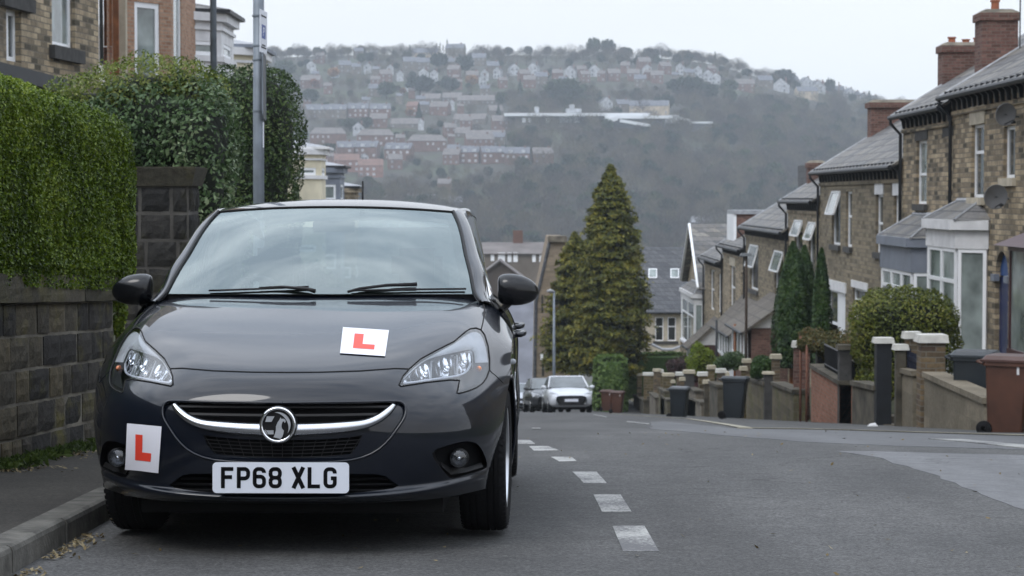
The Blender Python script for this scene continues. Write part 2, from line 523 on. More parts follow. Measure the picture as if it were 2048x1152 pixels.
BOWL_R = [(CXP, 806), (640, 805), (720, 804), (790, 802), (804, 804), (811, 812), (812, 824), (808, 838), (797, 854), (777, 882), (752, 904), (715, 919), (660, 925), (CXP, 926)]
bowl_r = feat(BOWL_R, closed=False, rnd=1)
bowl_r[0] = (.5, bowl_r[0][1]); bowl_r[-1] = (.5, bowl_r[-1][1])
BOWL = bowl_r + [(1 - a, b) for a, b in bowl_r[-2:0:-1]]
LOW_R = [(CXP, 950), (699, 948), (752, 948), (772, 953), (797, 971), (786, 977), (740, 983), (690, 988), (CXP, 992)]
low_r = feat(LOW_R, closed=False, rnd=0)
low_r[0] = (.5, low_r[0][1]); low_r[-1] = (.5, low_r[-1][1])
LOWI = low_r + [(1 - a, b) for a, b in low_r[-2:0:-1]]
HEAD_R = [(798, 770), (806, 752), (818, 738), (841, 718), (872, 701), (908, 683), (930, 664), (940, 658), (952, 656), (962, 660), (969, 669), (976, 692), (979, 718), (979, 740), (973, 756), (966, 766), (954, 775), (937, 782), (918, 787), (914, 786), (919, 761), (900, 760), (853, 765), (815, 771), (802, 773)]
head = [inv(*p) for p in densify(HEAD_R, 6, True)]
FOG_R = [(864, 901), (900, 889), (930, 882), (950, 884), (962, 895), (970, 912), (975, 930), (971, 938), (945, 946), (925, 952), (903, 958), (894, 951), (880, 935), (866, 918)]
fog = feat(FOG_R, True, 6, 1)
# bonnet outline (right half): front edge, then up the lamp, then the side gap, then to the rear edge
bonf = feat([(CXP, 745), (640, 744.5), (720, 742), (790, 737), (818, 738)], False, 8, 0)
bonf[0] = (.5, bonf[0][1])
bons = feat([(962, 660), (967, 640), (969, 618), (966, 598), (957, 586)], False, 6, 1)
bb_top = inv(950, 583)
iA = min(range(len(head)), key=lambda i: math.dist(head[i], bonf[-1])); 
iB = min(range(len(head)), key=lambda i: math.dist(head[i], bons[0]))
bonf[-1] = head[iA]; bons[0] = head[iB]
lampedge = head[iA:iB + 1]
bons = bons + [(bons[-1][0] + (.0), .9999)]
BONR = bonf + lampedge[1:] + bons[1:] + [(.5, .9999)]
BON = BONR + [(1 - a, b) for a, b in BONR[::-1]]
wing = feat([(979, 742), (990, 750), (1006, 766), (1020, 790)], False, 7, 0)
iC = min(range(len(head)), key=lambda i: math.dist(head[i], wing[0])); wing[0] = head[iC]
wing = [wing[0]] + [p for p in wing[1:] if p[0] < .985] + [(1., max(p[1] for p in wing[1:]))]

def inpoly(p, poly):
    x, y = p; c = False; n = len(poly); j = n - 1
    for i in range(n):
        xi, yi = poly[i]; xj, yj = poly[j]
        if (yi > y) != (yj > y) and x < (xj - xi) * (y - yi) / (yj - yi) + xi: c = not c
        j = i
    return c
def mirror(P): return [(1 - a, b) for a, b in P]

def paint(name, col, flake=True):
    m, t, b = new_mat(name)
    b.inputs['Base Color'].default_value = (*col, 1)
    b.inputs['Metallic'].default_value = 0
    b.inputs['Specular IOR Level'].default_value = .12
    b.inputs['Roughness'].default_value = .38
    b.inputs['Coat Weight'].default_value = 1; b.inputs['Coat Roughness'].default_value = .03; b.inputs['Coat IOR'].default_value = 1.5
    tc = N(t, 'ShaderNodeTexCoord'); no = N(t, 'ShaderNodeTexNoise', i_Scale=5., i_Detail=6., i_Roughness=.7)
    t.links.new(tc.outputs['Object'], no.inputs['Vector'])
    mr = N(t, 'ShaderNodeMapRange'); mr.inputs['From Min'].default_value = .35; mr.inputs['From Max'].default_value = .8; mr.inputs['To Min'].default_value = .02; mr.inputs['To Max'].default_value = .08
    t.links.new(no.outputs['Fac'], mr.inputs['Value']); t.links.new(mr.outputs['Result'], b.inputs['Coat Roughness'])
    r = ramp(t, [(.3, col), (.75, tuple(c * 1.2 + .0015 for c in col))]); t.links.new(no.outputs['Fac'], r.inputs['Fac']); t.links.new(r.outputs['Color'], b.inputs['Base Color'])
    return m
def clear(name, tint=(1, 1, 1), refl=1.45, extra=0., rough=.0, gcol=(1, 1, 1)):
    """thin clear sheet: transparent with a fresnel gloss"""
    m, t, b = new_mat(name); k = t.links.new
    t.nodes.remove(b); out = t.nodes['Material Output']
    g = N(t, 'ShaderNodeBsdfGlossy'); g.inputs['Roughness'].default_value = rough; g.inputs['Color'].default_value = (*gcol, 1)
    tr = N(t, 'ShaderNodeBsdfTransparent'); tr.inputs['Color'].default_value = (*tint, 1)
    fr = N(t, 'ShaderNodeFresnel'); fr.inputs['IOR'].default_value = refl
    ad = N(t, 'ShaderNodeMath', operation='ADD', use_clamp=True); ad.inputs[1].default_value = extra
    k(fr.outputs[0], ad.inputs[0]); ms = N(t, 'ShaderNodeMixShader')
    k(ad.outputs[0], ms.inputs[0]); k(tr.outputs[0], ms.inputs[1]); k(g.outputs[0], ms.inputs[2]); k(ms.outputs[0], out.inputs['Surface'])
    return m
M['paint'] = paint('car_paint_dark', (.0016, .0034, .0085))
M['plastic'] = simple('black_plastic', (.008, .008, .009), .5, spec=.3, nscale=30)
M['plastic_matt'] = simple('black_plastic_matt', (.006, .006, .007), .8, spec=.15, nscale=30)
M['mirror_shell'] = simple('mirror_shell', (.004, .0045, .006), .18, spec=.5, noise_amt=.1)
M['badge_silver'] = simple('badge_silver', (.42, .44, .47), .3, metal=.35, noise_amt=.15, nscale=30)
M['gap'] = simple('gap_black', (.004, .004, .004), .9, noise_amt=0)
M['rubber'] = simple('tyre_rubber', (.010, .010, .011), .9, spec=.2, nscale=20, bump=.3, bscale=90)
M['chrome'] = simple('chrome', (.86, .87, .9), .08, metal=1., noise_amt=.05)
M['chrome_soft'] = simple('satin_chrome', (.62, .64, .68), .24, metal=1., noise_amt=.05)
M['reflector'] = simple('lamp_reflector', (.85, .87, .9), .14, metal=1., noise_amt=.1, nscale=60)
M['lampgrey'] = simple('lamp_housing', (.36, .38, .41), .3, nscale=10)
M['fog_refl'] = simple('fog_reflector', (.38, .39, .41), .25, metal=1., noise_amt=.3, nscale=80)
M['brow'] = simple('lamp_sheen_brow', (.55, .57, .60), .25, nscale=10)
M['lampdark'] = simple('lamp_housing_dark', (.05, .053, .058), .3, nscale=10)
M['lamplens'] = clear('lamp_lens', (.93, .95, .97), 1.5, .05)
M['amber'] = simple('amber_bulb', (.75, .28, .14), .3, nscale=30)
M['white_plate'] = simple('plate_white', (.64, .67, .74), .35, nscale=2, noise_amt=.05)
M['plate_black'] = simple('plate_letter_black', (.003, .003, .004), .6, spec=.1, noise_amt=0)
M['red'] = simple('learner_red', (.72, .055, .03), .45, nscale=4, noise_amt=.06)
M['paperwhite'] = simple('learner_white', (.70, .70, .76), .45, nscale=3, noise_amt=.04)
M['windscreen'] = clear('windscreen_glass', (.50, .60, .58), 1.5, .165, gcol=(.86, .97, .97))
M['sideglass'] = clear('side_glass', (.28, .32, .32), 1.5, .04)
M['seat_cloth'] = simple('seat_cloth', (.03, .031, .034), .95, nscale=20)
M['dash'] = simple('dash_grey', (.035, .036, .04), .8, nscale=20)
M['alloy'] = simple('alloy', (.55, .57, .6), .28, metal=.9, nscale=8)
M['disc'] = simple('brake_disc', (.16, .15, .14), .5, metal=.7, nscale=20)

CAR = empty('parked_car', CAR_LOC, CAR_ROT, 'dark metallic hatchback parked facing the camera with two L plates on its nose', 'car')

# constrained triangulation of the front skin
NA, NB = 150, 150
pts = []; edges = []
def addloop(P, closed=True):
    i0 = len(pts)
    for p in P: pts.append(Vector((p[0] * 2, p[1])))
    n = len(P)
    for i in range(n if closed else n - 1): edges.append((i0 + i, i0 + (i + 1) % n))
for F_ in (BOWL, LOWI, head, mirror(head), fog, mirror(fog)): addloop(F_)
addloop(bonf, False); addloop(mirror(bonf), False)
addloop(bons, False); addloop(mirror(bons), False)
addloop(wing, False); addloop(mirror(wing), False)
featpts = np.array([[p.x, p.y] for p in pts])
for j in range(NB + 1):
    for i in range(NA + 1):
        a, b = i / NA * 2, j / NB
        edge = i in (0, NA) or j in (0, NB)
        if not edge and np.min((featpts[:, 0] - a) ** 2 + (featpts[:, 1] - b) ** 2) < .0035 ** 2: continue
        pts.append(Vector((a, b)))
res = delaunay_2d_cdt(pts, edges, [], 0, 1e-7)
cv = np.array([[p.x / 2, p.y] for p in res[0]]); tris = res[2]
cv = np.clip(cv, 0, 1)
SV = FRONT.ev(cv[:, 0], cv[:, 1]); SN = FRONT.nrm(cv[:, 0], cv[:, 1], 1)
if SN[len(SN) // 2][1] > 0: SN = -SN
region = {'bumper': [], 'bonnet': [], 'wing_l': [], 'wing_r': [], 'lens_l': [], 'lens_r': []}
mh, mfog = mirror(head), mirror(fog)
wpoly = lampedge[0:1]
wb = max(p[1] for p in wing)
WINGP = [wing[0]] + wing[1:] + [(1.001, 1.001), (bons[-1][0], 1.001)] + bons[::-1] + head[iB:iC + 1]
for f in tris:
    c = (float(np.mean(cv[f, 0])), float(np.mean(cv[f, 1])))
    q = (c[0] if c[0] > .5 else 1 - c[0], c[1])
    sd = 'r' if c[0] > .5 else 'l'
    if inpoly(c, BOWL) or inpoly(c, LOWI) or inpoly(q, fog): continue
    if inpoly(q, head): region['lens_' + sd].append(f); continue
    if inpoly(c, BON): region['bonnet'].append(f); continue
    if inpoly(q, WINGP): region['wing_' + sd].append(f); continue
    region['bumper'].append(f)
def skin(name, fs, mat, parent=CAR):
    idx = sorted({i for f in fs for i in f}); mp = {i: k for k, i in enumerate(idx)}
    F = []
    for f in fs:
        a, b_, c = (SV[i] for i in f[:3])
        n = np.cross(b_ - a, c - a)
        F.append([mp[i] for i in (f if n @ SN[f[0]] > 0 else f[::-1])])
    return mesh_obj(name, SV[idx], F, mat, parent, True, normals=SN[idx])
skin('front_bumper', region['bumper'], M['paint'])
skin('bonnet', region['bonnet'], M['paint'])
skin('wing', region['wing_l'], M['paint'])
skin('wing', region['wing_r'], M['paint'])
def on_skin(P, off=0.):
    a = np.array([p[0] for p in P]); b = np.array([p[1] for p in P])
    n = FRONT.nrm(a, b); n = np.where((n[:, 1:2] > 0), -n, n)
    return FRONT.ev(a, b) + n * off
gapm = MB()
gapm.tube(on_skin(bonf[::-1] + mirror(bonf)[1:]), .0032, 6)
gapm.tube(on_skin(bons), .003, 6); gapm.tube(on_skin(mirror(bons)), .003, 6)
gapm.tube(on_skin(wing), .0022, 6); gapm.tube(on_skin(mirror(wing)), .0022, 6)
gapm.build('shut_line', M['gap'], CAR, True)

def recess(P, depth, shrink=0., mat=None, parent=CAR, name='recess', back=True, rearname=None, vec=(0, 1, 0)):
    """walls running back from an opening in the skin, closed by a back panel"""
    A = on_skin(P); n = len(A); c = A.mean(0)
    Bk = A + np.array(vec) * depth; Bk = Bk + (Bk.mean(0) - Bk) * shrink
    m = MB(); F = [[i, (i + 1) % n, n + (i + 1) % n, n + i] for i in range(n)]
    V = list(A) + list(Bk)
    if back:
        r2 = delaunay_2d_cdt([Vector((p[0], p[2])) for p in Bk], [(i, (i + 1) % n) for i in range(n)], [], 1, 1e-7)
        # map back by order (no new vertices for simple polygons)
        if len(r2[0]) == n:
            F += [[n + r2[3][i][0] if r2[3][i] else n + i for i in f] for f in r2[2]]
        else:
            V.append(Bk.mean(0)); F += [[n + i, n + (i + 1) % n, 2 * n] for i in range(n)]
    m.add(V, F)
    return m.build(name, mat, parent, auto=40)

# ---- grille
gr = recess(BOWL, .05, .02, M['plastic_matt'], name='grille')
MB().tube([*on_skin(BOWL, .0), on_skin(BOWL[:1])[0]], .0055, 8).build('grille_frame', M['paint'], gr, True)
def fskin(px, py, off):
    """point on/behind the smooth front skin that shows at a photo pixel on the right side"""
    a, b = inv(px, py); p = FRONT.ev(np.array([a]), np.array([b]))[0]
    return Vector((p[0], p[1] + off, p[2]))
# chrome smile: cross-section swept along the centre line given by its lower and upper edges
chl = [(CXP, 874), (640, 870.5), (700, 865), (740, 856), (765, 843), (782, 829), (794, 811)]
chu = [(CXP, 847), (640, 845.5), (695, 842), (730, 839), (755, 828), (770, 817), (783, 806)]
def dens(P, n=30):
    P = chaikin(P, 2); L_ = [0]
    for i in range(1, len(P)): L_.append(L_[-1] + math.dist(P[i], P[i - 1]))
    t = np.linspace(0, L_[-1], n)
    return list(zip(np.interp(t, L_, [p[0] for p in P]), np.interp(t, L_, [p[1] for p in P])))
lo_, up_ = dens(chl), dens(chu)
S = []
for (a, b) in zip(lo_, up_):
    pl, pu = fskin(*a, 0.006), fskin(*b, 0.010)
    mid = (pl + pu) / 2; d = (pu - pl)
    S.append([pl + Vector((0, .022, 0)), pl + Vector((0, 0, 0)), pl + d * .18 + Vector((0, -.011, 0)), mid + Vector((0, -.015, 0)), pu - d * .18 + Vector((0, -.011, 0)), pu, pu + Vector((0, .022, 0))])
S = [[Vector((-p.x, p.y, p.z)) for p in s] for s in S[:0:-1]] + S
m = MB(); k = len(S[0])
m.add([p for s in S for p in s], [[i * k + j, i * k + j + 1, (i + 1) * k + j + 1, (i + 1) * k + j] for i in range(len(S) - 1) for j in range(k - 1)])
m.add([S[0][j] for j in range(k)], [list(range(k))]); m.add([S[-1][j] for j in range(k)], [list(range(k))[::-1]])
m.build('chrome_bar', M['chrome_soft'], gr, True)
# slats above the chrome
def slat(name, z0, half, th, y, mat, sag=.0, parent=gr):
    m = MB(); V = []; n = 24
    for i in range(n + 1):
        u = -half + 2 * half * i / n
        p = fskin(CXP, 830, 0).y + .25 * u * u * .9 + y
        z = z0 + sag * (u / half) ** 2
        V += [(u, p, z - th / 2), (u, p - .006, z - th * .2), (u, p, z + th / 2), (u, p + .012, z)]
    F = [[i * 4 + j, i * 4 + (j + 1) % 4, (i + 1) * 4 + (j + 1) % 4, (i + 1) * 4 + j] for i in range(n) for j in range(4)]
    m.add(V, F); return m.build(name, mat, parent, auto=50)
slat('slat', .562, .405, .010, .022, M['plastic'])
slat('slat', .530, .385, .012, .020, M['plastic'], .004)
# body-colour bridge under the chrome and the mesh below it
mg = MB()
meshpoly = [(395, 876), (416, 912)]
zt, zb = fskin(CXP, 880, 0).z, fskin(CXP, 915, 0).z
for r_ in range(6):
    z = zt + (zb - zt) * r_ / 5
    hw = .345 - .052 * r_ / 5
    V = []; n = 20
    for i in range(n + 1):
        u = -hw + 2 * hw * i / n; y = .018 + .22 * u * u
        V += [(u, y, z - .0016 + .018 * (u / .35) ** 2), (u, y, z + .0016 + .018 * (u / .35) ** 2), (u, y + .012, z + .018 * (u / .35) ** 2)]
    mg.add(V, [[i * 3 + j, i * 3 + (j + 1) % 3, (i + 1) * 3 + (j + 1) % 3, (i + 1) * 3 + j] for i in range(n) for j in range(3)])
for i in range(-7, 8):
    u = i * .043
    k_ = 1 if i >= 0 else -1
    a = (u * 1.0, .020 + .22 * u * u, zt + .018 * (u / .35) ** 2); b_ = (u * .86, .020 + .22 * u * u, zb + .018 * (u * .86 / .35) ** 2)
    mg.tube([a, b_], .0016, 4)
mg.build('lower_mesh', M['plastic'], gr)
# smooth dark panel that carries the mesh
pan = MB(); n = 40; V = []
for i in range(n + 1):
    t = -1 + 2 * i / n; u = .40 * t; zc = .018 * (u / .35) ** 2
    V += [(u, .026 + .22 * u * u, zt + .036 + zc), (u, .024 + .22 * u * u, zt + .006 + zc)]
pan.add(V, [[i * 2, i * 2 + 2, i * 2 + 3, i * 2 + 1] for i in range(n)])
pan.build('grille_panel', M['plastic'], gr, True)
for s_ in (-1, 1):
    V = []
    for i in range(9):
        t = i / 8; z = zt + .01 + (zb - zt - .012) * t
        x0 = .352 - .05 * t; x1 = .402 - .085 * t + .012
        V += [(s_ * x0, .026 + .22 * x0 * x0, z + .018), (s_ * x1, .026 + .22 * x1 * x1, z + .026)]
    pp = MB(); pp.add(V, [[i * 2, i * 2 + 1, i * 2 + 3, i * 2 + 2] for i in range(8)]); pp.build('grille_cheek', M['plastic'], gr, True)
# glossy panel round the mesh, following the bumper skin
_ch = feat([(CXP, 860), (640, 858), (700, 853), (742, 845), (764, 834), (781, 820), (791, 806)], False, 8, 1); _ch[0] = (.5, _ch[0][1])
_ms = feat([(CXP, 881), (640, 880), (700, 875), (726, 870), (716, 892), (702, 909), (640, 916), (CXP, 918)], False, 8, 0); _ms[0] = (.5, _ms[0][1]); _ms[-1] = (.5, _ms[-1][1])
MESHP = _ms + mirror(_ms)[::-1][1:-1]
top_ = inv(793, 796)
ABOVE = _ch + [top_, (.5, inv(CXP, 796)[1]), (1 - top_[0], top_[1])] + mirror(_ch)[::-1][:-1]
pts_ = []; eds = []
for P_, cl in ((BOWL, True), (MESHP, True), (_ch, False), (mirror(_ch), False)):
    i0 = len(pts_); pts_ += [Vector((p[0] * 2, p[1])) for p in P_]; eds += [(i0 + i, i0 + (i + 1) % len(P_)) for i in range(len(P_) if cl else len(P_) - 1)]
a0_, a1_ = min(p[0] for p in BOWL), max(p[0] for p in BOWL); b0_, b1_ = min(p[1] for p in BOWL), max(p[1] for p in BOWL)
for i in range(70):
    for j in range(30): pts_.append(Vector((2 * (a0_ + (a1_ - a0_) * i / 69), b0_ + (b1_ - b0_) * j / 29)))
rg_ = delaunay_2d_cdt(pts_, eds, [], 0, 1e-7)
cg = np.array([[p.x / 2, p.y] for p in rg_[0]]); VG = FRONT.ev(cg[:, 0], cg[:, 1]); NG = FRONT.nrm(cg[:, 0], cg[:, 1]); NG = np.where(NG[:, 1:2] > 0, -NG, NG); VG = VG - NG * .013
fg = []
for f in rg_[2]:
    c = tuple(np.mean(cg[f], 0))
    if inpoly(c, BOWL) and not inpoly(c, MESHP) and not inpoly(c, ABOVE):
        nn = np.cross(VG[f[1]] - VG[f[0]], VG[f[2]] - VG[f[0]]); fg.append(list(f) if nn @ NG[f[0]] > 0 else list(f)[::-1])
ix = sorted({i for f in fg for i in f}); mp_x = {i: k for k, i in enumerate(ix)}
mesh_obj('grille_surround', VG[ix], [[mp_x[i] for i in f] for f in fg], M['paint'], gr, True, normals=NG[ix])
# ---- badge
bz = fskin(554, 849, 0).z
BC = (-.012, -.018, bz)
bd = MB(); bd.lathe([(.001, .004), (.058, .004), (.058, -.004), (.071, -.004), (.073, .02), (.001, .02)], 48, 'y', BC)
badge = bd.build('badge', M['plastic'], CAR, auto=40)
rg = MB(); rg.lathe([(.056 + .0062 * (1 - math.cos(a_)) + .001, -.0052 - .0055 * math.sin(a_)) for a_ in np.linspace(0, math.pi, 8)] + [(.0685, 0), (.057, 0)], 56, 'y', BC, close=True)
rg.build('badge_ring', M['chrome'], badge, True)
def flat(poly, c, s, th, name, mat, parent, y=0.):
    """flat outline in the x-z plane with thickness"""
    P = [(c[0] + x * s, c[1] + y, c[2] + z * s) for x, z in poly]
    return MB().prism(P, (0, th, 0)).build(name, mat, parent)
# winged beast, pennant and its staff, from simple outlines (unit = badge radius)
beast = [(.18, -.92), (-.05, -.86), (-.28, -.80), (-.20, -.62), (-.12, -.35), (-.12, -.1), (-.02, .15), (.12, .35), (.17, .49), (.22, .40), (.38, .40), (.50, .32), (.52, .20), (.45, .12), (.42, .22), (.33, .24), (.27, .10), (.24, -.08), (.28, -.25), (.40, -.38), (.36, -.60), (.30, -.78)]
flat(beast, BC, .058, .004, 'badge_emblem', M['badge_silver'], badge, -.0075)
flat([(-.72, .56), (-.22, .56), (-.42, .20), (-.82, .20)], BC, .058, .003, 'badge_emblem', M['badge_silver'], badge, -.0065)
flat([(-.92, -.36), (-.28, -.36), (-.28, -.62), (-.74, -.62)], BC, .058, .003, 'badge_emblem', M['badge_silver'], badge, -.0065)
flat([(-.86, -.30), (-.78, -.30), (-.60, -.58), (-.68, -.58)], BC, .058, .003, 'badge_emblem', M['chrome'], badge, -.0085)
arc_o = [(math.cos(a_) * .84, math.sin(a_) * .84) for a_ in np.linspace(R(105), R(-40), 16)]; arc_i = [(math.cos(a_) * (.84 - .20 * math.sin((a_ - R(105)) / R(-145) * math.pi)), math.sin(a_) * (.84 - .2 * math.sin((a_ - R(105)) / R(-145) * math.pi))) for a_ in np.linspace(R(100), R(-38), 16)][::-1]
flat(arc_o + arc_i, BC, .058, .003, 'badge_emblem', M['badge_silver'], badge, -.0065)

# ---- lower intake
li = recess(LOWI, .07, .0, M['plastic_matt'], name='lower_intake')
for z_, hw in ((.284, .40), (.262, .44), (.240, .47)):
    V = []; n = 30
    for i in range(n + 1):
        u = -hw + 2 * hw * i / n; y = .045 + .30 * abs(u) ** 2.2
        V += [(u, y, z_ - .006), (u, y - .008, z_), (u, y, z_ + .005), (u, y + .015, z_)]
    MB().add(V, [[i * 4 + j, i * 4 + (j + 1) % 4, (i + 1) * 4 + (j + 1) % 4, (i + 1) * 4 + j] for i in range(n) for j in range(4)]).build('slat', M['plastic'], li, auto=50)

# ---- fog lamps in their recesses
for s_ in (1, -1):
    P = fog if s_ > 0 else mirror(fog)
    rc = recess(P, .055, .12, M['plastic_matt'], name='fog_lamp_recess', vec=(-.1 * s_, 1, 0))
    p = fskin(918, 917, .0); c = (p.x * s_, p.y - .002, p.z)
    fl = MB(); fl.lathe([(.037, .06), (.038, .004), (.0345, .0), (.033, .004), (.033, .012)], 32, 'y', c)
    lamp = fl.build('fog_lamp', M['plastic'], CAR, auto=40)
    MB().lathe([(.033, .006), (.030, .028), (.020, .046), (.001, .052)], 32, 'y', c).build('reflector', M['fog_refl'], lamp, True)
    MB().lathe([(.009, .045), (.009, .014), (.006, .008), (.001, .007)], 16, 'y', c).build('bulb', M['chrome_soft'], lamp, True)
    MB().lathe([(.033, .006), (.022, .001), (.001, -.001)], 32, 'y', c).build('lens', M['lamplens'], lamp, True)
    # little shelf under the lamp
    sh = MB(); q0 = [fskin(x, y, .0) for x, y in ((884, 934), (902, 950), (935, 944), (966, 934))]
    q1 = [fskin(x, y, .02) for x, y in ((880, 925), (898, 936), (932, 937), (962, 926))]
    V = [(s_ * q.x, q.y + .006, q.z) for q in q0] + [(s_ * q.x, q.y + .02, q.z) for q in q1]
    sh.add(V, [[0, 1, 5, 4], [1, 2, 6, 5], [2, 3, 7, 6]]).build('fog_lamp_shelf', M['plastic'], rc)

# ---- headlights
for s_ in (1, -1):
    sd = 'r' if s_ > 0 else 'l'
    P = head if s_ > 0 else mh
    hl = recess(P, .085, .06, M['lampdark'], name='headlight', vec=(-.25 * s_, .97, -.03))
    skin('lens', region['lens_' + sd], M['lamplens'], hl)
    A = on_skin(P, .001)
    MB().tube([*A, A[0]], .0028, 6).build('lamp_seal', M['gap'], hl, True)
    def hp(px, py, off):
        p = fskin(px, py, off); return Vector((p.x * s_, p.y, p.z))
    # sky reflection painted as a pale strip across the upper part of the lamp
    br = MB(); top = dens([(806, 757), (822, 740), (846, 721), (875, 705), (912, 686), (934, 668), (952, 662), (964, 670), (973, 700), (976, 725)], 26)
    bot = dens([(806, 760), (830, 737), (853, 719), (890, 709), (925, 702), (944, 698), (948, 706), (949, 718), (949, 722), (950, 726)], 26)
    V = []
    for (a_, b_) in zip(top, bot):
        V += [hp(*a_, .010), (hp(*a_, .016) + hp(*b_, .02)) / 2, hp(*b_, .022), hp(*b_, .055)]
    br.add(V, [[i * 4 + j, i * 4 + j + 1, (i + 1) * 4 + j + 1, (i + 1) * 4 + j] for i in range(25) for j in range(3)])
    br.build('brow', M['brow'], hl, True)
    # fluted bright reflector that fills the lower chamber
    zt2 = dens([(804, 766), (815, 752), (835, 735), (858, 724), (900, 712), (944, 700)], 60)
    zb2 = dens([(806, 768), (822, 767), (845, 763), (870, 760), (900, 757), (946, 738)], 60)
    V = []; NN = 10
    for i, (a_, b_) in enumerate(zip(zt2, zb2)):
        ph = i / 59
        for j in range(NN):
            t_ = j / (NN - 1)
            q_ = (a_[0] + (b_[0] - a_[0]) * t_, a_[1] + (b_[1] - a_[1]) * t_)
            bowl = sum(.030 * math.exp(-(((ph - c_) / .10) ** 2)) for c_ in (.30, .60, .86)) * math.sin(math.pi * min(1, max(.02, t_))) 
            V.append(hp(*q_, .030 + bowl + .0028 * math.sin(ph * 75) * (t_ > .1)))
    rf = MB().add(V, [[i * NN + j, i * NN + j + 1, (i + 1) * NN + j + 1, (i + 1) * NN + j] for i in range(59) for j in range(NN - 1)])
    rf.build('reflector', M['reflector'], hl, True)
    for (cx_, cy_) in ((928, 726), (893, 737), (850, 749)):
        c = hp(cx_, cy_, .028)
        MB().lathe([(.001, -.004), (.010, -.002), (.0125, .006), (.0125, .03)], 16, 'y', c).build('bulb', M['chrome'], hl, True)
    for (xa, ya, xb, yb) in ((862, 723, 861, 759), (913, 711, 914, 755)):
        MB().tube([hp(xa, ya, .024), hp(xb, yb, .020)], .0035, 6).build('reflector_divider', M['lampgrey'], hl, True)
    # bright light guide along the lower edge, hooking up at the outer end
    gd = dens([(806, 767), (830, 765), (860, 760), (900, 755), (920, 751), (933, 744), (939, 733), (941, 728)], 20)
    MB().tube([hp(*q, .014) for q in gd], .0048, 8).build('light_guide', M['white_plate'], hl, True)
    # outer chamber: side lamp above, amber bulb below
    oc = MB(); V = []
    ta = dens([(952, 722), (958, 700), (966, 700), (972, 730)], 10); tb = dens([(928, 779), (945, 772), (958, 762), (970, 748)], 10)
    oc2 = MB().add([hp(951, 700, .03), hp(973, 705, .03), hp(977, 740, .03), hp(962, 768, .03), hp(922, 780, .03), hp(944, 752, .03)], [[0, 1, 2, 5], [5, 2, 3, 4]])
    oc2.build('side_lamp', M['lampdark'], hl)
    c = hp(957, 738, .022)
    MB().lathe([(.001, -.012), (.010, -.008), (.012, .0), (.012, .02)], 16, 'y', c).build('indicator_bulb', M['amber'], hl, True)

# ---- number plate
PW, PH, TH = .52, .117, .006
pz = .2965
rc_ = .016
cor = []
for cx_, cz_, a0 in ((PW / 2 - rc_, PH / 2 - rc_, 0), (-PW / 2 + rc_, PH / 2 - rc_, 90), (-PW / 2 + rc_, -PH / 2 + rc_, 180), (PW / 2 - rc_, -PH / 2 + rc_, 270)):
    cor += [(cx_ + rc_ * math.cos(R(a0 + k_ * 15)), -.030, pz + cz_ + rc_ * math.sin(R(a0 + k_ * 15))) for k_ in range(7)]
plate = MB().prism(cor, (0, TH, 0)).build('number_plate', M['white_plate'], CAR)
pb = MB().box(-.24, .24, -.024, .03, pz - .045, pz + .05); pb.build('plate_holder', M['plastic_matt'], CAR)
# characters as strokes on a 50 x 79 mm cell (x across, z up), stroke 14 mm
ST_ = .0148
def arc(cx, cz, rx, rz, a0, a1, n=8): return [(cx + rx * math.cos(R(a)), cz + rz * math.sin(R(a))) for a in np.linspace(a0, a1, n)]
h, wd = .0805, .0505
x0, x1, zt_, zb_, zm = ST_ / 2, wd - ST_ / 2, h - ST_ / 2, ST_ / 2, h / 2
q = .014
GL = {
 'F': [[(x0, zb_ - ST_ / 2), (x0, zt_), (x1 + .004, zt_)], [(x0, zm + .002), (x1 - .001, zm + .002)]],
 'P': [[(x0, zb_ - ST_ / 2), (x0, zt_), (x1 - q, zt_)] + arc(x1 - q, zt_ - q, q, q, 90, 0) + arc(x1 - q, zm - .003 + q, q, q, 0, -90) + [(x0, zm - .003)]],
 '6': [[(x1, h - .022)] + arc(x1 - q, zt_ - q, q, q, 0, 90) + arc(x0 + q, zt_ - q, q, q, 90, 180) + arc(x0 + q, zb_ + q, q, q, 180, 270) + arc(x1 - q, zb_ + q, q, q, -90, 0) + arc(x1 - q, zm + .004 - q, q, q, 0, 90) + [(x0, zm + .004)]],
 '8': [arc(x0 + q, zt_ - q, q, q, 180, 90) + arc(x1 - q, zt_ - q, q, q, 90, 0) + arc(x1 - q, zm + q, q, q, 0, -90) + arc(x0 + q, zm + q, q, q, 270, 180) + [(x0, zt_ - q)],
       arc(x0 + q, zm - q, q, q, 180, 90) + arc(x1 - q, zm - q, q, q, 90, 0) + arc(x1 - q, zb_ + q, q, q, 0, -90) + arc(x0 + q, zb_ + q, q, q, 270, 180) + [(x0, zm - q)]],
 'X': [[(x0 - .001, 0), (x1 + .001, h)], [(x1 + .001, 0), (x0 - .001, h)]],
 'L': [[(x0, h), (x0, zb_), (x1 + .004, zb_)]],
 'G': [[(x1, h - .024)] + arc(x1 - q, zt_ - q, q, q, 0, 90) + arc(x0 + q, zt_ - q, q, q, 90, 180) + arc(x0 + q, zb_ + q, q, q, 180, 270) + arc(x1 - q, zb_ + q, q, q, -90, 0) + [(x1, zm - .002), (x1 - .015, zm - .002)]],
}
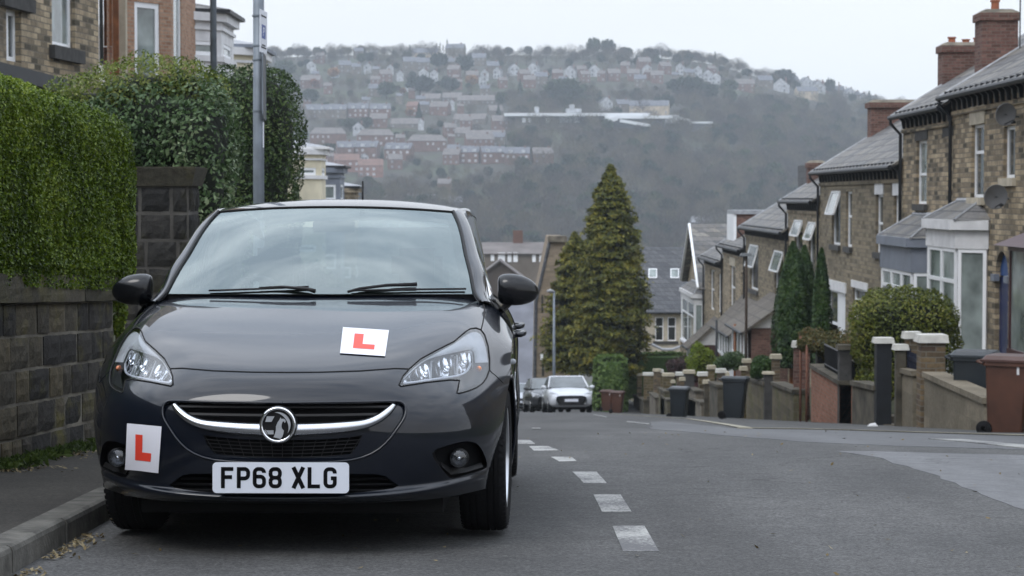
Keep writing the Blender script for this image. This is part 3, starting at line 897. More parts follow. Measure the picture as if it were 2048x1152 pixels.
def stroke2d(path, w):
    """mitred ribbon of a 2d path"""
    P = [Vector((a, b)) for a, b in path]
    Q = [P[0]]
    for p in P[1:]:
        if (p - Q[-1]).length > 1e-5: Q.append(p)
    P = Q; L_, R_ = [], []
    for i, p in enumerate(P):
        d0 = (p - P[i - 1]).normalized() if i > 0 else (P[1] - P[0]).normalized()
        d1 = (P[i + 1] - p).normalized() if i < len(P) - 1 else d0
        n0 = Vector((-d0.y, d0.x)); n1 = Vector((-d1.y, d1.x)); n = (n0 + n1)
        n = n / max(.35, n.length_squared / 2)
        L_.append(p + n * w / 2); R_.append(p - n * w / 2)
    return L_, R_
def glyph(mb, ch, ox, oz, y, th=.0012, s=1.):
    for si, path in enumerate(GL[ch]):
        L_, R_ = stroke2d(path, ST_ * (1.08 if ch == 'X' else 1))
        yy = y - .0001 * si
        V = [(ox + p.x * s, yy, oz + p.y * s) for p in L_] + [(ox + p.x * s, yy, oz + p.y * s) for p in R_]
        n = len(L_)
        mb.add(V, [[i, i + 1, n + i + 1, n + i] for i in range(n - 1)])
tx = MB(); xx = -.2275
for ch in 'FP68 XLG':
    if ch == ' ': xx += .0335 - .006; continue
    mbx = MB(); glyph(mbx, ch, xx, pz - h / 2 + .0005, -.0312)
    mbx.build('plate_character', M['plate_black'], plate)
    xx += .0605

# ---- L plates
def lplate(corners, name_label, off=.004, curl=.0):
    """corners tl, tr, br, bl as photo pixels on the front skin (x mirrored when left of the centre line)"""
    def sk(px, py):
        if px >= CXP: 
            a, b = inv(px, py)
        else:
            a, b = inv(2 * CXP - px, py); a = 1 - a
            # correct for perspective by a short search
            for _ in range(6):
                e = 1e-3; qq = car_px(FRONT.ev(np.array([a, a + e, a]), np.array([b, b, b + e])))
                J = np.stack([(qq[1] - qq[0]) / e, (qq[2] - qq[0]) / e], 1)
                st = np.clip(np.linalg.solve(J, np.array([px, py]) - qq[0]), -.02, .02); a += st[0]; b += st[1]
        return a, b
    n = 12; V = []; 
    def pos(s, t, o):
        tl, tr, br_, bl = corners
        x = (1 - t) * ((1 - s) * tl[0] + s * tr[0]) + t * ((1 - s) * bl[0] + s * br_[0])
        y = (1 - t) * ((1 - s) * tl[1] + s * tr[1]) + t * ((1 - s) * bl[1] + s * br_[1])
        a, b = sk(x, y)
        nn = FRONT.nrm(np.array([a]), np.array([b]))[0]
        if nn[1] > 0: nn = -nn
        o = o + curl * .004 * math.sin(s * 5 + t * 3) + curl * .012 * (t ** 4) * (1 - s)
        return Vector(FRONT.ev(np.array([a]), np.array([b]))[0] + nn * o)
    def sheet(s0, s1, t0, t1, o):
        m = MB(); ns, nt_ = max(2, int(n * (s1 - s0))), max(2, int(n * (t1 - t0)))
        V = [pos(s0 + (s1 - s0) * i / ns, t0 + (t1 - t0) * j / nt_, o) for j in range(nt_ + 1) for i in range(ns + 1)]
        m.add(V, [[j * (ns + 1) + i, j * (ns + 1) + i + 1, (j + 1) * (ns + 1) + i + 1, (j + 1) * (ns + 1) + i] for j in range(nt_) for i in range(ns)])
        return m
    sh = sheet(0, 1, 0, 1, off).build('learner_plate', M['paperwhite'], CAR, True)
    sh['label'] = name_label
    m = sheet(.27, .47, .22, .78, off + .0012); m2 = sheet(.47, .74, .60, .78, off + .0012)
    m.add(m2.V, m2.F).build('letter', M['red'], sh, True)
lplate([(686, 656), (778, 662), (770, 714), (680, 708)], 'white L plate lying on the bonnet')
lplate([(256.5, 847), (324, 853), (319, 945), (255, 937)], 'white L plate hanging on the bumper', .006, .6)

# ---- wheels
def wheel(u, v, side, steer=0.):
    t = empty('wheel', (u, v, WR), (0, 0, steer)); t.parent = CAR
    W = .195
    o_ = side
    prof = [(.205, .075), (.215, .092), (.25, .0975), (.28, .094), (.296, .083), (.303, .07)]
    tread = []
    for x in (.058, .056, .048, .046, .022, .020, .012, .010):
        pass
    gro = [(.3045, .062), (.3055, .052), (.2985, .0515), (.2985, .045), (.3055, .0445), (.306, .026), (.299, .0255), (.299, .018), (.306, .0175), (.306, 0)]
    hp_ = prof + gro
    full_ = [(r, h) for r, h in hp_] + [(r, -h) for r, h in hp_[::-1][1:]]
    ty = MB(); ty.lathe([(r, h * o_) for r, h in full_], 72, 'x')
    tyre = ty.build('tyre', M['rubber'], t, auto=35)
    tb = MB()
    for k_ in range(64):        # cross grooves of the tread shoulders
        a_ = 2 * math.pi * k_ / 64
        for sgn in (-1, 1):
            p0 = Vector((sgn * .070, .3045 * math.cos(a_), .3045 * math.sin(a_))); p1 = Vector((sgn * .092, .291 * math.cos(a_ + .03), .291 * math.sin(a_ + .03)))
            tn = Vector((0, -math.sin(a_), math.cos(a_))) * .009
            nn = Vector((0, math.cos(a_), math.sin(a_))) * .0028
            tb.add([p0 - tn + nn, p0 + tn + nn, p1 + tn + nn * 1.2 + Vector((sgn * .002, 0, 0)), p1 - tn + nn * 1.2 + Vector((sgn * .002, 0, 0))], [[0, 1, 2, 3]])
    tb.build('tread', M['rubber'], tyre)
    rm = MB(); rm.lathe([(.203, -.08 * o_), (.195, .0), (.198, .07 * o_), (.21, .082 * o_), (.212, .089 * o_), (.200, .086 * o_), (.19, .06 * o_), (.19, 0)], 56, 'x')
    rim = rm.build('rim', M['alloy'], t, auto=40)
    for k_ in range(5):
        sp = MB()
        for d_ in (-.11, .11):
            a_ = 2 * math.pi * k_ / 5 + d_
            c_, s2 = math.cos(a_), math.sin(a_); tn = Vector((0, -s2, c_))
            P0 = Vector((o_ * .055, .04 * c_, .04 * s2)); P1 = Vector((o_ * .068, .195 * c_, .195 * s2))
            sp.hexa([P0 - tn * .014, P0 + tn * .014, P0 + tn * .014 - Vector((o_ * .02, 0, 0)), P0 - tn * .014 - Vector((o_ * .02, 0, 0)), P1 - tn * .010, P1 + tn * .010, P1 + tn * .010 - Vector((o_ * .015, 0, 0)), P1 - tn * .010 - Vector((o_ * .015, 0, 0))])
        sp.build('spoke', M['alloy'], t)
    MB().lathe([(.001, .066 * o_), (.04, .064 * o_), (.052, .05 * o_), (.052, .0)], 24, 'x').build('hub', M['alloy'], t, True)
    MB().lathe([(.001, .02 * o_), (.12, .02 * o_), (.12, .0), (.001, .0)], 32, 'x').build('brake_disc', M['disc'], t, auto=40)
for s_ in (1, -1):
    wheel(s_ * (.757 if s_ > 0 else .698), AXF, s_, R(-2)); wheel(s_ * .762, AXR, s_)

# ---- body sides with wheel arches (front skin's outer edge is their front edge)
last = FRONT.ev(np.full(60, 1.), np.linspace(0, 1, 60))
lastv = [(float(p[1]), float(p[2])) for p in last]
iw = next(i for i, p in enumerate(lastv) if p[1] > .64)
arch = lambda ax, a0, a1, n, r=.345: [(ax - r * math.cos(R(a)), WR + r * math.sin(R(a))) for a in np.linspace(a0, a1, n)]
# front edge of side panel = upper part of the front skin's outer edge
av0 = lastv[iw]
ang0 = math.degrees(math.atan2(av0[1] - WR, AXF - av0[0]))
poly = lastv[iw:] 
toprow = FRONT.ev(np.linspace(1, .93, 14), np.full(14, 1.))
poly += [(float(p[1]) , float(p[2])) for p in toprow[1:] if p[2] < .955]
BELT = [(1.50, .957), (1.8, .975), (2.3, .99), (2.9, 1.0), (3.4, 1.0), (3.75, .985), (3.93, .95), (3.95, .8), (3.95, .45), (3.92, .25), (3.85, .22)]
poly += densify(BELT, .05)
poly += arch(AXR, 180 + 14, -14, 40)
poly += densify([(2.95, .20), (1.25, .19)], .06)
poly += arch(AXF, 180 + 16, ang0 + 3, 36)
pp_ = [poly[0]]
for p in poly[1:]:
    if math.dist(p, pp_[-1]) > .004: pp_.append(p)
poly = pp_
pv = [Vector(p) for p in poly]; ed = [(i, (i + 1) % len(poly)) for i in range(len(poly))]
door1 = densify([(1.42, .30), (1.38, .55), (1.46, .80), (1.56, .955)], .05); door2 = densify([(2.50, .985), (2.52, .6), (2.47, .26)], .05); door3 = densify([(3.05, .99), (3.22, .85), (3.12, .68)], .05)
for i in range(70):
    for j in range(30):
        q_ = (.5 + 3.45 * (i + .5 * (j % 2)) / 69, .17 + .85 * j / 29)
        if inpoly(q_, poly): pv.append(Vector(q_))
r3 = delaunay_2d_cdt(pv, ed, [], 1, 1e-6)
sv = np.array([[p.x, p.y] for p in r3[0]])
for s_ in (1, -1):
    U = Gs(sv[:, 0], sv[:, 1]); V = np.stack([s_ * U, sv[:, 0], sv[:, 1]], 1)
    e = 2e-3
    du = (Gs(sv[:, 0] + e, sv[:, 1]) - Gs(sv[:, 0] - e, sv[:, 1])) / (2 * e); dw = (Gs(sv[:, 0], sv[:, 1] + e) - Gs(sv[:, 0], sv[:, 1] - e)) / (2 * e)
    n_ = np.stack([np.full(len(U), s_ * 1.), -du, -dw], 1); n_ /= np.linalg.norm(n_, axis=1, keepdims=True)
    fs = [[int(i) for i in f] for f in r3[2]]
    if s_ < 0: fs = [f[::-1] for f in fs]
    side = mesh_obj('body_side', V, fs, M['paint'], CAR, True, normals=n_)
    gp = MB()
    for D in (door1, door2, door3):
        D_ = chaikin(D, 1); gp.tube([(s_ * (float(Gs(v, w)) + .0005), v, w) for v, w in D_], .003, 5)
    gp.build('door_gap', M['gap'], side)
    al = MB()
    for ax in (AXF, AXR):
        al.tube([(s_ * (float(Gs(v, w)) - .004), v, w) for v, w in arch(ax, -10 if ax == AXR else ang0 + 2, 190, 40)], .007, 6)
    al.build('arch_lip', M['paint'], side, True)
    # door handles and the side repeater
    for (v, w) in ((2.28, .80), (2.98, .825)):
        x = float(Gs(v, w))
        MB().tube([(s_ * (x - .01), v - .09, w - .006), (s_ * (x + .022), v - .085, w - .006), (s_ * (x + .036), v - .05, w), (s_ * (x + .036), v + .05, w), (s_ * (x + .02), v + .085, w), (s_ * (x - .01), v + .09, w)], [.013, .014, .0155, .0155, .014, .013], 10).build('door_handle', M['paint'], side, True)
    x = float(Gs(1.12, .70)); MB().tube([(s_ * (x - .006), 1.10, .70), (s_ * (x + .003), 1.12, .70), (s_ * (x - .006), 1.17, .70)], .012, 10).build('side_repeater', M['lampgrey'], side, True)
    sk_ = MB().box(s_ * .80 if s_ > 0 else -.848, .848 if s_ > 0 else -.80, 1.25, 2.95, .15, .215, .012); sk_.build('sill', M['plastic'], side)
# ---- dark underside, wheel housings, engine bay
ub = MB().box(-.60, .60, .34, 3.85, .125, .30).box(-.56, .56, .20, .60, .20, .56).box(-.83, .83, 1.25, 2.95, .18, .30)
ub.box(-.60, .60, .45, 1.30, .28, .62)
for ax in (AXF, AXR):
    for s_ in (1, -1):
        A_ = [(s_ * .60, v, w) for v, w in arch(ax, -20, 200, 20, .36)]; B_ = [(s_ * (float(Gs(v, w)) - .012), v, w) for v, w in arch(ax, -20, 200, 20, .352)]
        ub.add(A_ + B_, [[i, i + 1, 21 + i - 0, 20 + i] for i in range(19)])
        ub.add([(s_ * .60, ax - .36, .17), (s_ * .60, ax + .36, .17), (s_ * .60, ax + .3, .66), (s_ * .60, ax - .3, .66)], [[0, 1, 2, 3]])
ub.build('underbody', M['gap'], CAR)
ufl = MB().add([(-.66, .30, .193), (.66, .30, .193), (.70, .45, .2), (.60, .6, .2), (-.60, .6, .2), (-.70, .45, .2)], [[0, 1, 2, 3, 4, 5]]).build('undertray', M['gap'], CAR)

# ---- windscreen, pillars, roof
def strip_net(rows_): return Net(rows_, .7, 3)
E = [(.715, 1.33, .955), (.686, 1.395, .992), (.668, 1.53, 1.075), (.638, 1.69, 1.165), (.615, 1.87, 1.262), (.585, 2.03, 1.343), (.562, 2.125, 1.384)]
Cn = [(0, 1.19, .992), (0, 1.33, 1.085), (0, 1.50, 1.183), (0, 1.70, 1.285), (0, 1.87, 1.362), (0, 1.975, 1.402)]
wsn = []
for e_, c_ in zip(E[1:], Cn):
    row = []
    for t in (-1, -.75, -.4, 0, .4, .75, 1):
        row.append((t * e_[0], c_[1] + (e_[1] - c_[1]) * abs(t) ** 2.1, c_[2] + (e_[2] - c_[2]) * abs(t) ** 2.2))
    wsn.append(row)
WS = strip_net(wsn)
def net_mesh(net, na, nb, a0=0, a1=1, b0=0, b1=1, off=0., up=True):
    A, B = np.meshgrid(np.linspace(a0, a1, na + 1), np.linspace(b0, b1, nb + 1)); A, B = A.ravel(), B.ravel()
    V = net.ev(A, B); n_ = net.nrm(A, B)
    if (n_[len(n_) // 2][2] < 0) == up: n_ = -n_
    V = V + n_ * off
    F = [[j * (na + 1) + i, j * (na + 1) + i + 1, (j + 1) * (na + 1) + i + 1, (j + 1) * (na + 1) + i] for j in range(nb) for i in range(na)]
    f0 = F[len(F) // 2]; nn = np.cross(V[f0[1]] - V[f0[0]], V[f0[2]] - V[f0[0]])
    if nn @ n_[f0[0]] < 0: F = [f[::-1] for f in F]
    return V, F, n_
V, F, n_ = net_mesh(WS, 40, 30); wso = mesh_obj('windscreen', V, F, M['windscreen'], CAR, True, normals=n_)
# black border (frit) inside the edge of the glass
fr_ = MB()
for (a0, a1, b0, b1) in ((0, .022, 0, 1), (.978, 1, 0, 1), (.022, .978, 0, .035), (.022, .978, .965, 1)):
    V, F, _n = net_mesh(WS, 24, 20, a0, a1, b0, b1, -.004); fr_.add(V, F)
fr_.build('glass_border', M['gap'], wso)
# roof rows from the screen top to the tail
rt = []
for (vc, wc, ve, we, ue) in ((1.975, 1.402, 2.125, 1.384, .562), (2.12, 1.428, 2.27, 1.400, .575), (2.4, 1.456, 2.5, 1.415, .588), (2.8, 1.470, 2.85, 1.425, .593), (3.2, 1.466, 3.2, 1.420, .590), (3.6, 1.440, 3.55, 1.398, .57), (3.86, 1.40, 3.78, 1.365, .545)):
    rt.append([(t * ue, vc + (ve - vc) * abs(t) ** 2.1, wc + (we - wc) * abs(t) ** 2.6) for t in (-1, -.8, -.45, 0, .45, .8, 1)])
RF = strip_net(rt)
V, F, n_ = net_mesh(RF, 40, 50); roof_o = mesh_obj('roof', V, F, M['paint'], CAR, True, normals=n_)
MB().tube([tuple(WS.ev(np.array([a]), np.array([1.]))[0] + np.array([0, -.002, .001])) for a in np.linspace(0, 1, 30)], .005, 6).build('screen_seal', M['gap'], roof_o, True)
# pillars: from screen edge E to side-window edge Fp, then the side glass down to the belt
Fp = [(.785, 1.44, .925), (.757, 1.53, .962), (.738, 1.66, 1.06), (.706, 1.82, 1.15), (.677, 2.0, 1.24), (.648, 2.18, 1.318), (.624, 2.36, 1.368)]
EX = [tuple(RF.ev(np.array([1.]), np.array([b]))[0]) for b in (.12, .3, .5, .72, .95)]
FX = [(.645, 2.60, 1.382), (.649, 2.95, 1.382), (.642, 3.28, 1.362), (.615, 3.6, 1.322), (.565, 3.84, 1.28)]
for s_ in (1, -1):
    rws = []
    for e_, f_ in zip(E + EX, Fp + FX):
        e_ = Vector(e_); f_ = Vector(f_); d = f_ - e_
        out = Vector((.35, -.5, .55)).normalized()
        rws.append([tuple(Vector((s_ * p.x, p.y, p.z))) for p in (e_ + Vector((0, 0, -.004)), e_ + d * .12 + out * .012, e_ + d * .4 + out * .024, e_ + d * .72 + out * .020, f_)])
    PN = Net(rws, .8, 4)
    V, F, n_ = net_mesh(PN, 14, 60)
    cen = V.mean(0)
    if (n_[len(n_) // 2][1] > 0): n_ = -n_; 
    F2 = []
    for f in F:
        nn = np.cross(V[f[1]] - V[f[0]], V[f[2]] - V[f[0]]); F2.append(f if nn @ n_[f[0]] > 0 else f[::-1])
    pil = mesh_obj('windscreen_pillar', V, F2, M['paint'], CAR, True, normals=n_)
    MB().tube([(s_ * (e[0] + .004), e[1], e[2] + .004) for e in chaikin(E, 2)], .0075, 6).build('pillar_trim', M['plastic'], pil, True)
    # side glass
    topc = chaikin([(f[1], f[0], f[2]) for f in Fp[1:] + FX[:4]], 1)
    def belt_w(v): return float(np.interp(v, [1.45, 1.8, 2.3, 2.9, 3.4, 3.75], [.955, .975, .99, 1.0, 1.0, .985]))
    V = []
    for (v, u, w) in topc:
        wb = belt_w(v); ub_ = float(Gs(v, wb)) - .004
        if w < wb + .01: w = wb + .01
        V += [(s_ * ub_, v, wb), (s_ * ((ub_ + u) / 2 + .012), v, (wb + w) / 2), (s_ * u, v, w)]
    m = MB(); n = len(topc)
    m.add(V, [[i * 3 + j, i * 3 + j + 1, i * 3 + j + 4, i * 3 + j + 3] for i in range(n - 1) for j in range(2)])
    sg = m.build('side_window', M['sideglass'], CAR, True)
    tr = MB(); tr.tube([(V[i * 3 + 2][0] - s_ * .006, V[i * 3 + 2][1], V[i * 3 + 2][2] - .003) for i in range(n)], .007, 6)
    tr.tube([(V[i * 3][0] + s_ * .004, V[i * 3][1], V[i * 3][2]) for i in range(n)], .008, 6)
    ib = min(range(n), key=lambda i: abs(topc[i][0] - 2.5)); tr.tube([tuple(Vector(q) - Vector((s_ * .012, 0, 0))) for q in (V[ib * 3], V[ib * 3 + 1], V[ib * 3 + 2])], .012, 6)
    tr.build('window_trim', M['plastic'], sg, True)
    # door mirror
    C0 = Vector((s_ * .884, 1.62, 1.008))
    hs = []
    prof = [(.0, -.95), (.25, -.80), (.62, -.5), (.9, -.12), (1., .18), (.98, .42), (.90, .62)]
    mp_ = [(-1.0, .0), (-1.0, .40), (-.99, .66), (-.95, .80), (-.86, .90), (-.7, .97), (-.45, 1.0), (-.15, .985), (.15, .93), (.42, .83), (.65, .69), (.82, .52), (.94, .31), (1., .12), (1.01, 0)]
    V = []; F = []; n2 = 36
    for X, hh in mp_:
        for j in range(n2):
            an = 2 * math.pi * j / n2; c_, q_ = math.cos(an), math.sin(an)
            cy_ = math.copysign(abs(c_) ** .8, c_); cz_ = math.copysign(abs(q_) ** .8, q_)
            yy = cy_ * (.075 if c_ < 0 else .028) * hh
            zz = cz_ * .071 * hh + (.004 if q_ > 0 else .0) * (1 - X * X) - .006 * X
            V.append((C0.x + s_ * X * .093, C0.y + yy, C0.z + zz))
    for i in range(len(mp_) - 1):
        for j in range(n2):
            q4 = [i * n2 + j, i * n2 + (j + 1) % n2, (i + 1) * n2 + (j + 1) % n2, (i + 1) * n2 + j]
            F.append(q4 if s_ < 0 else q4[::-1])
    dm = mesh_obj('door_mirror', V, F, M['mirror_shell'], CAR, True)
    st = MB(); st.add([(s_ * .775, 1.56, .893), (s_ * .80, 1.70, .893), (s_ * .79, 1.56, .918), (s_ * .81, 1.70, .918), (s_ * .825, 1.60, .955), (s_ * .825, 1.66, .955), (s_ * .872, 1.60, .955), (s_ * .872, 1.66, .955)], [[0, 1, 7, 6], [0, 6, 4, 2], [2, 4, 5, 3], [1, 3, 5, 7], [0, 2, 3, 1], [4, 6, 7, 5]])
    st.build('mirror_stalk', M['plastic'], dm)
    MB().box(s_ * .884 - .07, s_ * .884 + .07, 1.646, 1.652, .968, 1.053, .01).build('mirror_glass', M['chrome'], dm)

# ---- scuttle, wipers, aerial
m = MB(); V = []
for i in range(31):
    a = i / 30; p = WS.ev(np.array([a]), np.array([0.]))[0]; q_ = FRONT.ev(np.array([.5 + (a - .5) * .80]), np.array([1.]))[0]
    V += [(p[0], p[1] + .01, p[2] - .004), (q_[0], q_[1] + .002, q_[2] - .02)]
m.add(V, [[2 * i, 2 * i + 2, 2 * i + 3, 2 * i + 1] for i in range(30)]).build('scuttle', M['plastic_matt'], CAR)
def ws_pt(a, b, off):
    n_ = WS.nrm(np.array([a]), np.array([b]))[0]
    if n_[2] < 0: n_ = -n_
    return tuple(WS.ev(np.array([a]), np.array([b]))[0] + n_ * off)
for (a0, b0, a1, b1, ap, bp) in ((.105, .008, .47, .026, .46, .0), (.65, .008, .985, .018, .885, .052)):
    w_ = MB(); w_.tube([ws_pt(a0 + (a1 - a0) * i / 12, b0 + (b1 - b0) * i / 12, .009) for i in range(13)], .0045, 6)
    wp = w_.build('wiper', M['plastic'], CAR, True)
    wa = MB()
    if a0 < .3: wa.tube([ws_pt(.50, .0, .015), ws_pt(.47, .010, .014), ws_pt(.36, .022, .013), ws_pt(.27, .018, .011)], [.010, .008, .006, .005], 8)
    else: wa.tube([ws_pt(.635, .0, .012), ws_pt(.68, .014, .013), ws_pt(.78, .030, .014), ws_pt(.87, .036, .013)], [.006, .006, .007, .009], 8)
    wa.build('wiper_arm', M['plastic'], wp, True)
ap_ = Vector(RF.ev(np.array([.5]), np.array([.93]))[0])
an = MB(); an.tube([ap_ + Vector((0, 0, -.01)), ap_ + Vector((0, .005, .028))], [.016, .007], 10).tube([ap_ + Vector((0, .005, .02)), ap_ + Vector((0, .02, .175))], [.0066, .005], 6)
an.build('aerial', M['plastic'], CAR, True)

# ---- tail
tn = []
for (w, vc, ue, ve) in ((.22, 3.98, .66, 3.86), (.35, 4.04, .70, 3.95), (.55, 4.05, .705, 3.95), (.75, 4.03, .70, 3.95), (.95, 3.98, .61, 3.93), (1.05, 3.97, .61, 3.88), (1.2, 3.93, .58, 3.84), (1.36, 3.86, .545, 3.78)):
    tn.append([(t * ue, vc + (ve - vc) * abs(t) ** 2.5, w) for t in (-1, -.7, -.3, 0, .3, .7, 1)])
TL = Net(tn, .5, 1)
V, F, n_ = net_mesh(TL, 20, 24, 0, 1, 0, .62); tail = mesh_obj('tailgate', V, F, M['paint'], CAR, True)
V, F, n_ = net_mesh(TL, 20, 14, 0, 1, .62, 1); mesh_obj('rear_window', V, F, M['sideglass'], tail, True)
# ---- cabin
cb = MB().box(-.74, .74, 1.55, 3.8, .3, .36); cb.build('cabin_floor', M['seat_cloth'], CAR)
ds = MB().box(-.70, .70, 1.45, 1.85, .70, .93, .03); ds.build('dashboard', M['dash'], CAR)
def seat(x, y, wd_=.26, zt=1.02):
    s = MB().box(x - wd_, x + wd_, y - .25, y + .3, .36, .58, .05).hexa([(x - wd_, y + .22, .5), (x + wd_, y + .22, .5), (x + wd_, y + .34, .5), (x - wd_, y + .34, .5), (x - wd_ + .04, y + .40, zt), (x + wd_ - .04, y + .40, zt), (x + wd_ - .04, y + .50, zt), (x - wd_ + .04, y + .50, zt)])
    so = s.build('seat', M['seat_cloth'], CAR)
    MB().box(x - .13, x + .13, y + .42, y + .52, zt + .03, zt + .2, .04).build('headrest', M['seat_cloth'], so)
seat(-.36, 2.2); seat(.36, 2.2)
MB().box(-.62, .62, 3.0, 3.2, .4, .98, .05).build('rear_seat', M['seat_cloth'], CAR)
for x_ in (-.38, .38): MB().box(x_ - .12, x_ + .12, 3.12, 3.2, 1.0, 1.14, .03).build('headrest', M['seat_cloth'], CAR)
sw = MB(); sw.tube([(-.36 + .18 * math.cos(a), 1.92 + .07 * math.sin(a), .90 + .165 * math.sin(a)) for a in np.linspace(0, 2 * math.pi, 33)], .014, 8)
sw.box(-.42, -.30, 1.88, 1.93, .84, .94, .02); sw.build('steering_wheel', M['dash'], CAR, True)
MB().box(-.10, .10, 2.02, 2.035, 1.285, 1.34, .006).build('interior_mirror', M['plastic'], CAR)
# ============================================================ GROUND, ROAD, LEFT-HAND SIDE
def asphalt(name, base, patch, speck=.5, ps=.35, rough=.82):
    m, t, b = new_mat(name); k = t.links.new
    tc = N(t, 'ShaderNodeTexCoord')
    n1 = N(t, 'ShaderNodeTexNoise', i_Scale=ps, i_Detail=6., i_Roughness=.6); k(tc.outputs['Object'], n1.inputs['Vector'])
    n2 = N(t, 'ShaderNodeTexNoise', i_Scale=62., i_Detail=5., i_Roughness=.85); k(tc.outputs['Object'], n2.inputs['Vector'])
    vo = N(t, 'ShaderNodeTexVoronoi', i_Scale=150.); k(tc.outputs['Object'], vo.inputs['Vector'])
    r1 = ramp(t, [(.3, base), (.7, patch)]); k(n1.outputs['Fac'], r1.inputs['Fac'])
    r2 = ramp(t, [(.3, (1 - speck,) * 3), (.5, (1, 1, 1)), (.68, (1 + speck * 1.2,) * 3)]); k(n2.outputs['Fac'], r2.inputs['Fac'])
    mu = N(t, 'ShaderNodeMix', data_type='RGBA', blend_type='MULTIPLY'); mu.inputs['Factor'].default_value = 1
    k(r1.outputs['Color'], mu.inputs['A']); k(r2.outputs['Color'], mu.inputs['B'])
    r3 = ramp(t, [(.0, (2.0, 2.0, 1.95)), (.10, (1, 1, 1))]); k(vo.outputs['Distance'], r3.inputs['Fac'])
    r3.color_ramp.elements[1].position = .16
    vr = N(t, 'ShaderNodeMix', data_type='RGBA', blend_type='MULTIPLY'); vr.inputs['Factor'].default_value = .5
    k(mu.outputs['Result'], vr.inputs['A']); k(r3.outputs['Color'], vr.inputs['B']); 
    # fine dark cracks
    mp = N(t, 'ShaderNodeMapping'); mp.inputs['Scale'].default_value = (.25, .6, 1); k(tc.outputs['Object'], mp.inputs['Vector'])
    nw = N(t, 'ShaderNodeTexNoise', i_Scale=5., i_Detail=5.); k(tc.outputs['Object'], nw.inputs['Vector'])
    ad = N(t, 'ShaderNodeMix', data_type='RGBA'); ad.inputs['Factor'].default_value = .10; k(mp.outputs[0], ad.inputs['A']); k(nw.outputs['Color'], ad.inputs['B'])
    v2 = N(t, 'ShaderNodeTexVoronoi', i_Scale=3.2, feature='DISTANCE_TO_EDGE'); k(ad.outputs['Result'], v2.inputs['Vector'])
    cr = ramp(t, [(.0, (.35, .35, .35)), (.010, (1, 1, 1))]); k(v2.outputs['Distance'], cr.inputs['Fac'])
    nm = N(t, 'ShaderNodeTexNoise', i_Scale=.8, i_Detail=2.); k(tc.outputs['Object'], nm.inputs['Vector'])
    nr = N(t, 'ShaderNodeMapRange'); nr.inputs['From Min'].default_value = .46; nr.inputs['From Max'].default_value = .58; k(nm.outputs['Fac'], nr.inputs['Value'])
    cm = N(t, 'ShaderNodeMix', data_type='RGBA', blend_type='MULTIPLY'); k(nr.outputs['Result'], cm.inputs['Factor']); k(vr.outputs['Result'], cm.inputs['A']); k(cr.outputs['Color'], cm.inputs['B'])
    ms_ = N(t, 'ShaderNodeMapping'); ms_.inputs['Scale'].default_value = (1.1, .07, 1); k(tc.outputs['Object'], ms_.inputs['Vector'])
    ns_ = N(t, 'ShaderNodeTexNoise', i_Scale=1.4, i_Detail=4.); k(ms_.outputs[0], ns_.inputs['Vector'])
    rs_ = ramp(t, [(.3, (.80, .80, .80)), (.7, (1.2, 1.2, 1.2))]); k(ns_.outputs['Fac'], rs_.inputs['Fac'])
    nb_ = N(t, 'ShaderNodeTexNoise', i_Scale=9., i_Detail=6., i_Roughness=.75); k(tc.outputs['Object'], nb_.inputs['Vector'])
    rb_ = ramp(t, [(.33, (.80, .80, .80)), (.52, (1, 1, 1)), (.70, (1.22, 1.21, 1.19))]); k(nb_.outputs['Fac'], rb_.inputs['Fac'])
    c1_ = N(t, 'ShaderNodeMix', data_type='RGBA', blend_type='MULTIPLY'); c1_.inputs['Factor'].default_value = 1; k(cm.outputs['Result'], c1_.inputs['A']); k(rs_.outputs['Color'], c1_.inputs['B'])
    c2_ = N(t, 'ShaderNodeMix', data_type='RGBA', blend_type='MULTIPLY'); c2_.inputs['Factor'].default_value = 1; k(c1_.outputs['Result'], c2_.inputs['A']); k(rb_.outputs['Color'], c2_.inputs['B'])
    k(c2_.outputs['Result'], b.inputs['Base Color'])
    b.inputs['Roughness'].default_value = rough; b.inputs['Specular IOR Level'].default_value = .35
    bu = N(t, 'ShaderNodeBump', i_Strength=.6, i_Distance=.004); k(n2.outputs['Fac'], bu.inputs['Height']); k(bu.outputs['Normal'], b.inputs['Normal'])
    return m
M['asphalt'] = asphalt('asphalt', (.058, .058, .058), (.086, .085, .084), .95, .55)
M['asphalt_light'] = asphalt('asphalt_light', (.125, .127, .132), (.15, .152, .157), .25, .6, .75)
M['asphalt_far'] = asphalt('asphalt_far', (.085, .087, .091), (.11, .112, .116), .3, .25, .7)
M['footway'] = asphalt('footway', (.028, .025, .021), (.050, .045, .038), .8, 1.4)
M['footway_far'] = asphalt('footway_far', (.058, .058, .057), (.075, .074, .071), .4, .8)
def worn_paint(name, col=(.62, .62, .58), under=(.10, .10, .104), wear=.5):
    m, t, b = new_mat(name); k = t.links.new
    tc = N(t, 'ShaderNodeTexCoord'); n1 = N(t, 'ShaderNodeTexNoise', i_Scale=55., i_Detail=7., i_Roughness=.8); k(tc.outputs['Object'], n1.inputs['Vector'])
    n0 = N(t, 'ShaderNodeTexNoise', i_Scale=2.2, i_Detail=2.); k(tc.outputs['Object'], n0.inputs['Vector'])
    ad = N(t, 'ShaderNodeMath', operation='MULTIPLY_ADD'); ad.inputs[1].default_value = .7; k(n0.outputs['Fac'], ad.inputs[0]); k(n1.outputs['Fac'], ad.inputs[2])
    r = ramp(t, [(wear + .20, col), (wear + .36, tuple(.55 * c + .45 * u for c, u in zip(col, under))), (wear + .46, under)]); k(ad.outputs[0], r.inputs['Fac'])
    k(r.outputs['Color'], b.inputs['Base Color']); b.inputs['Roughness'].default_value = .75
    return m
M['road_paint'] = worn_paint('road_paint', (.42, .42, .40), wear=.465)
M['road_paint_faint'] = worn_paint('road_paint_faint', (.30, .30, .285), wear=.50)
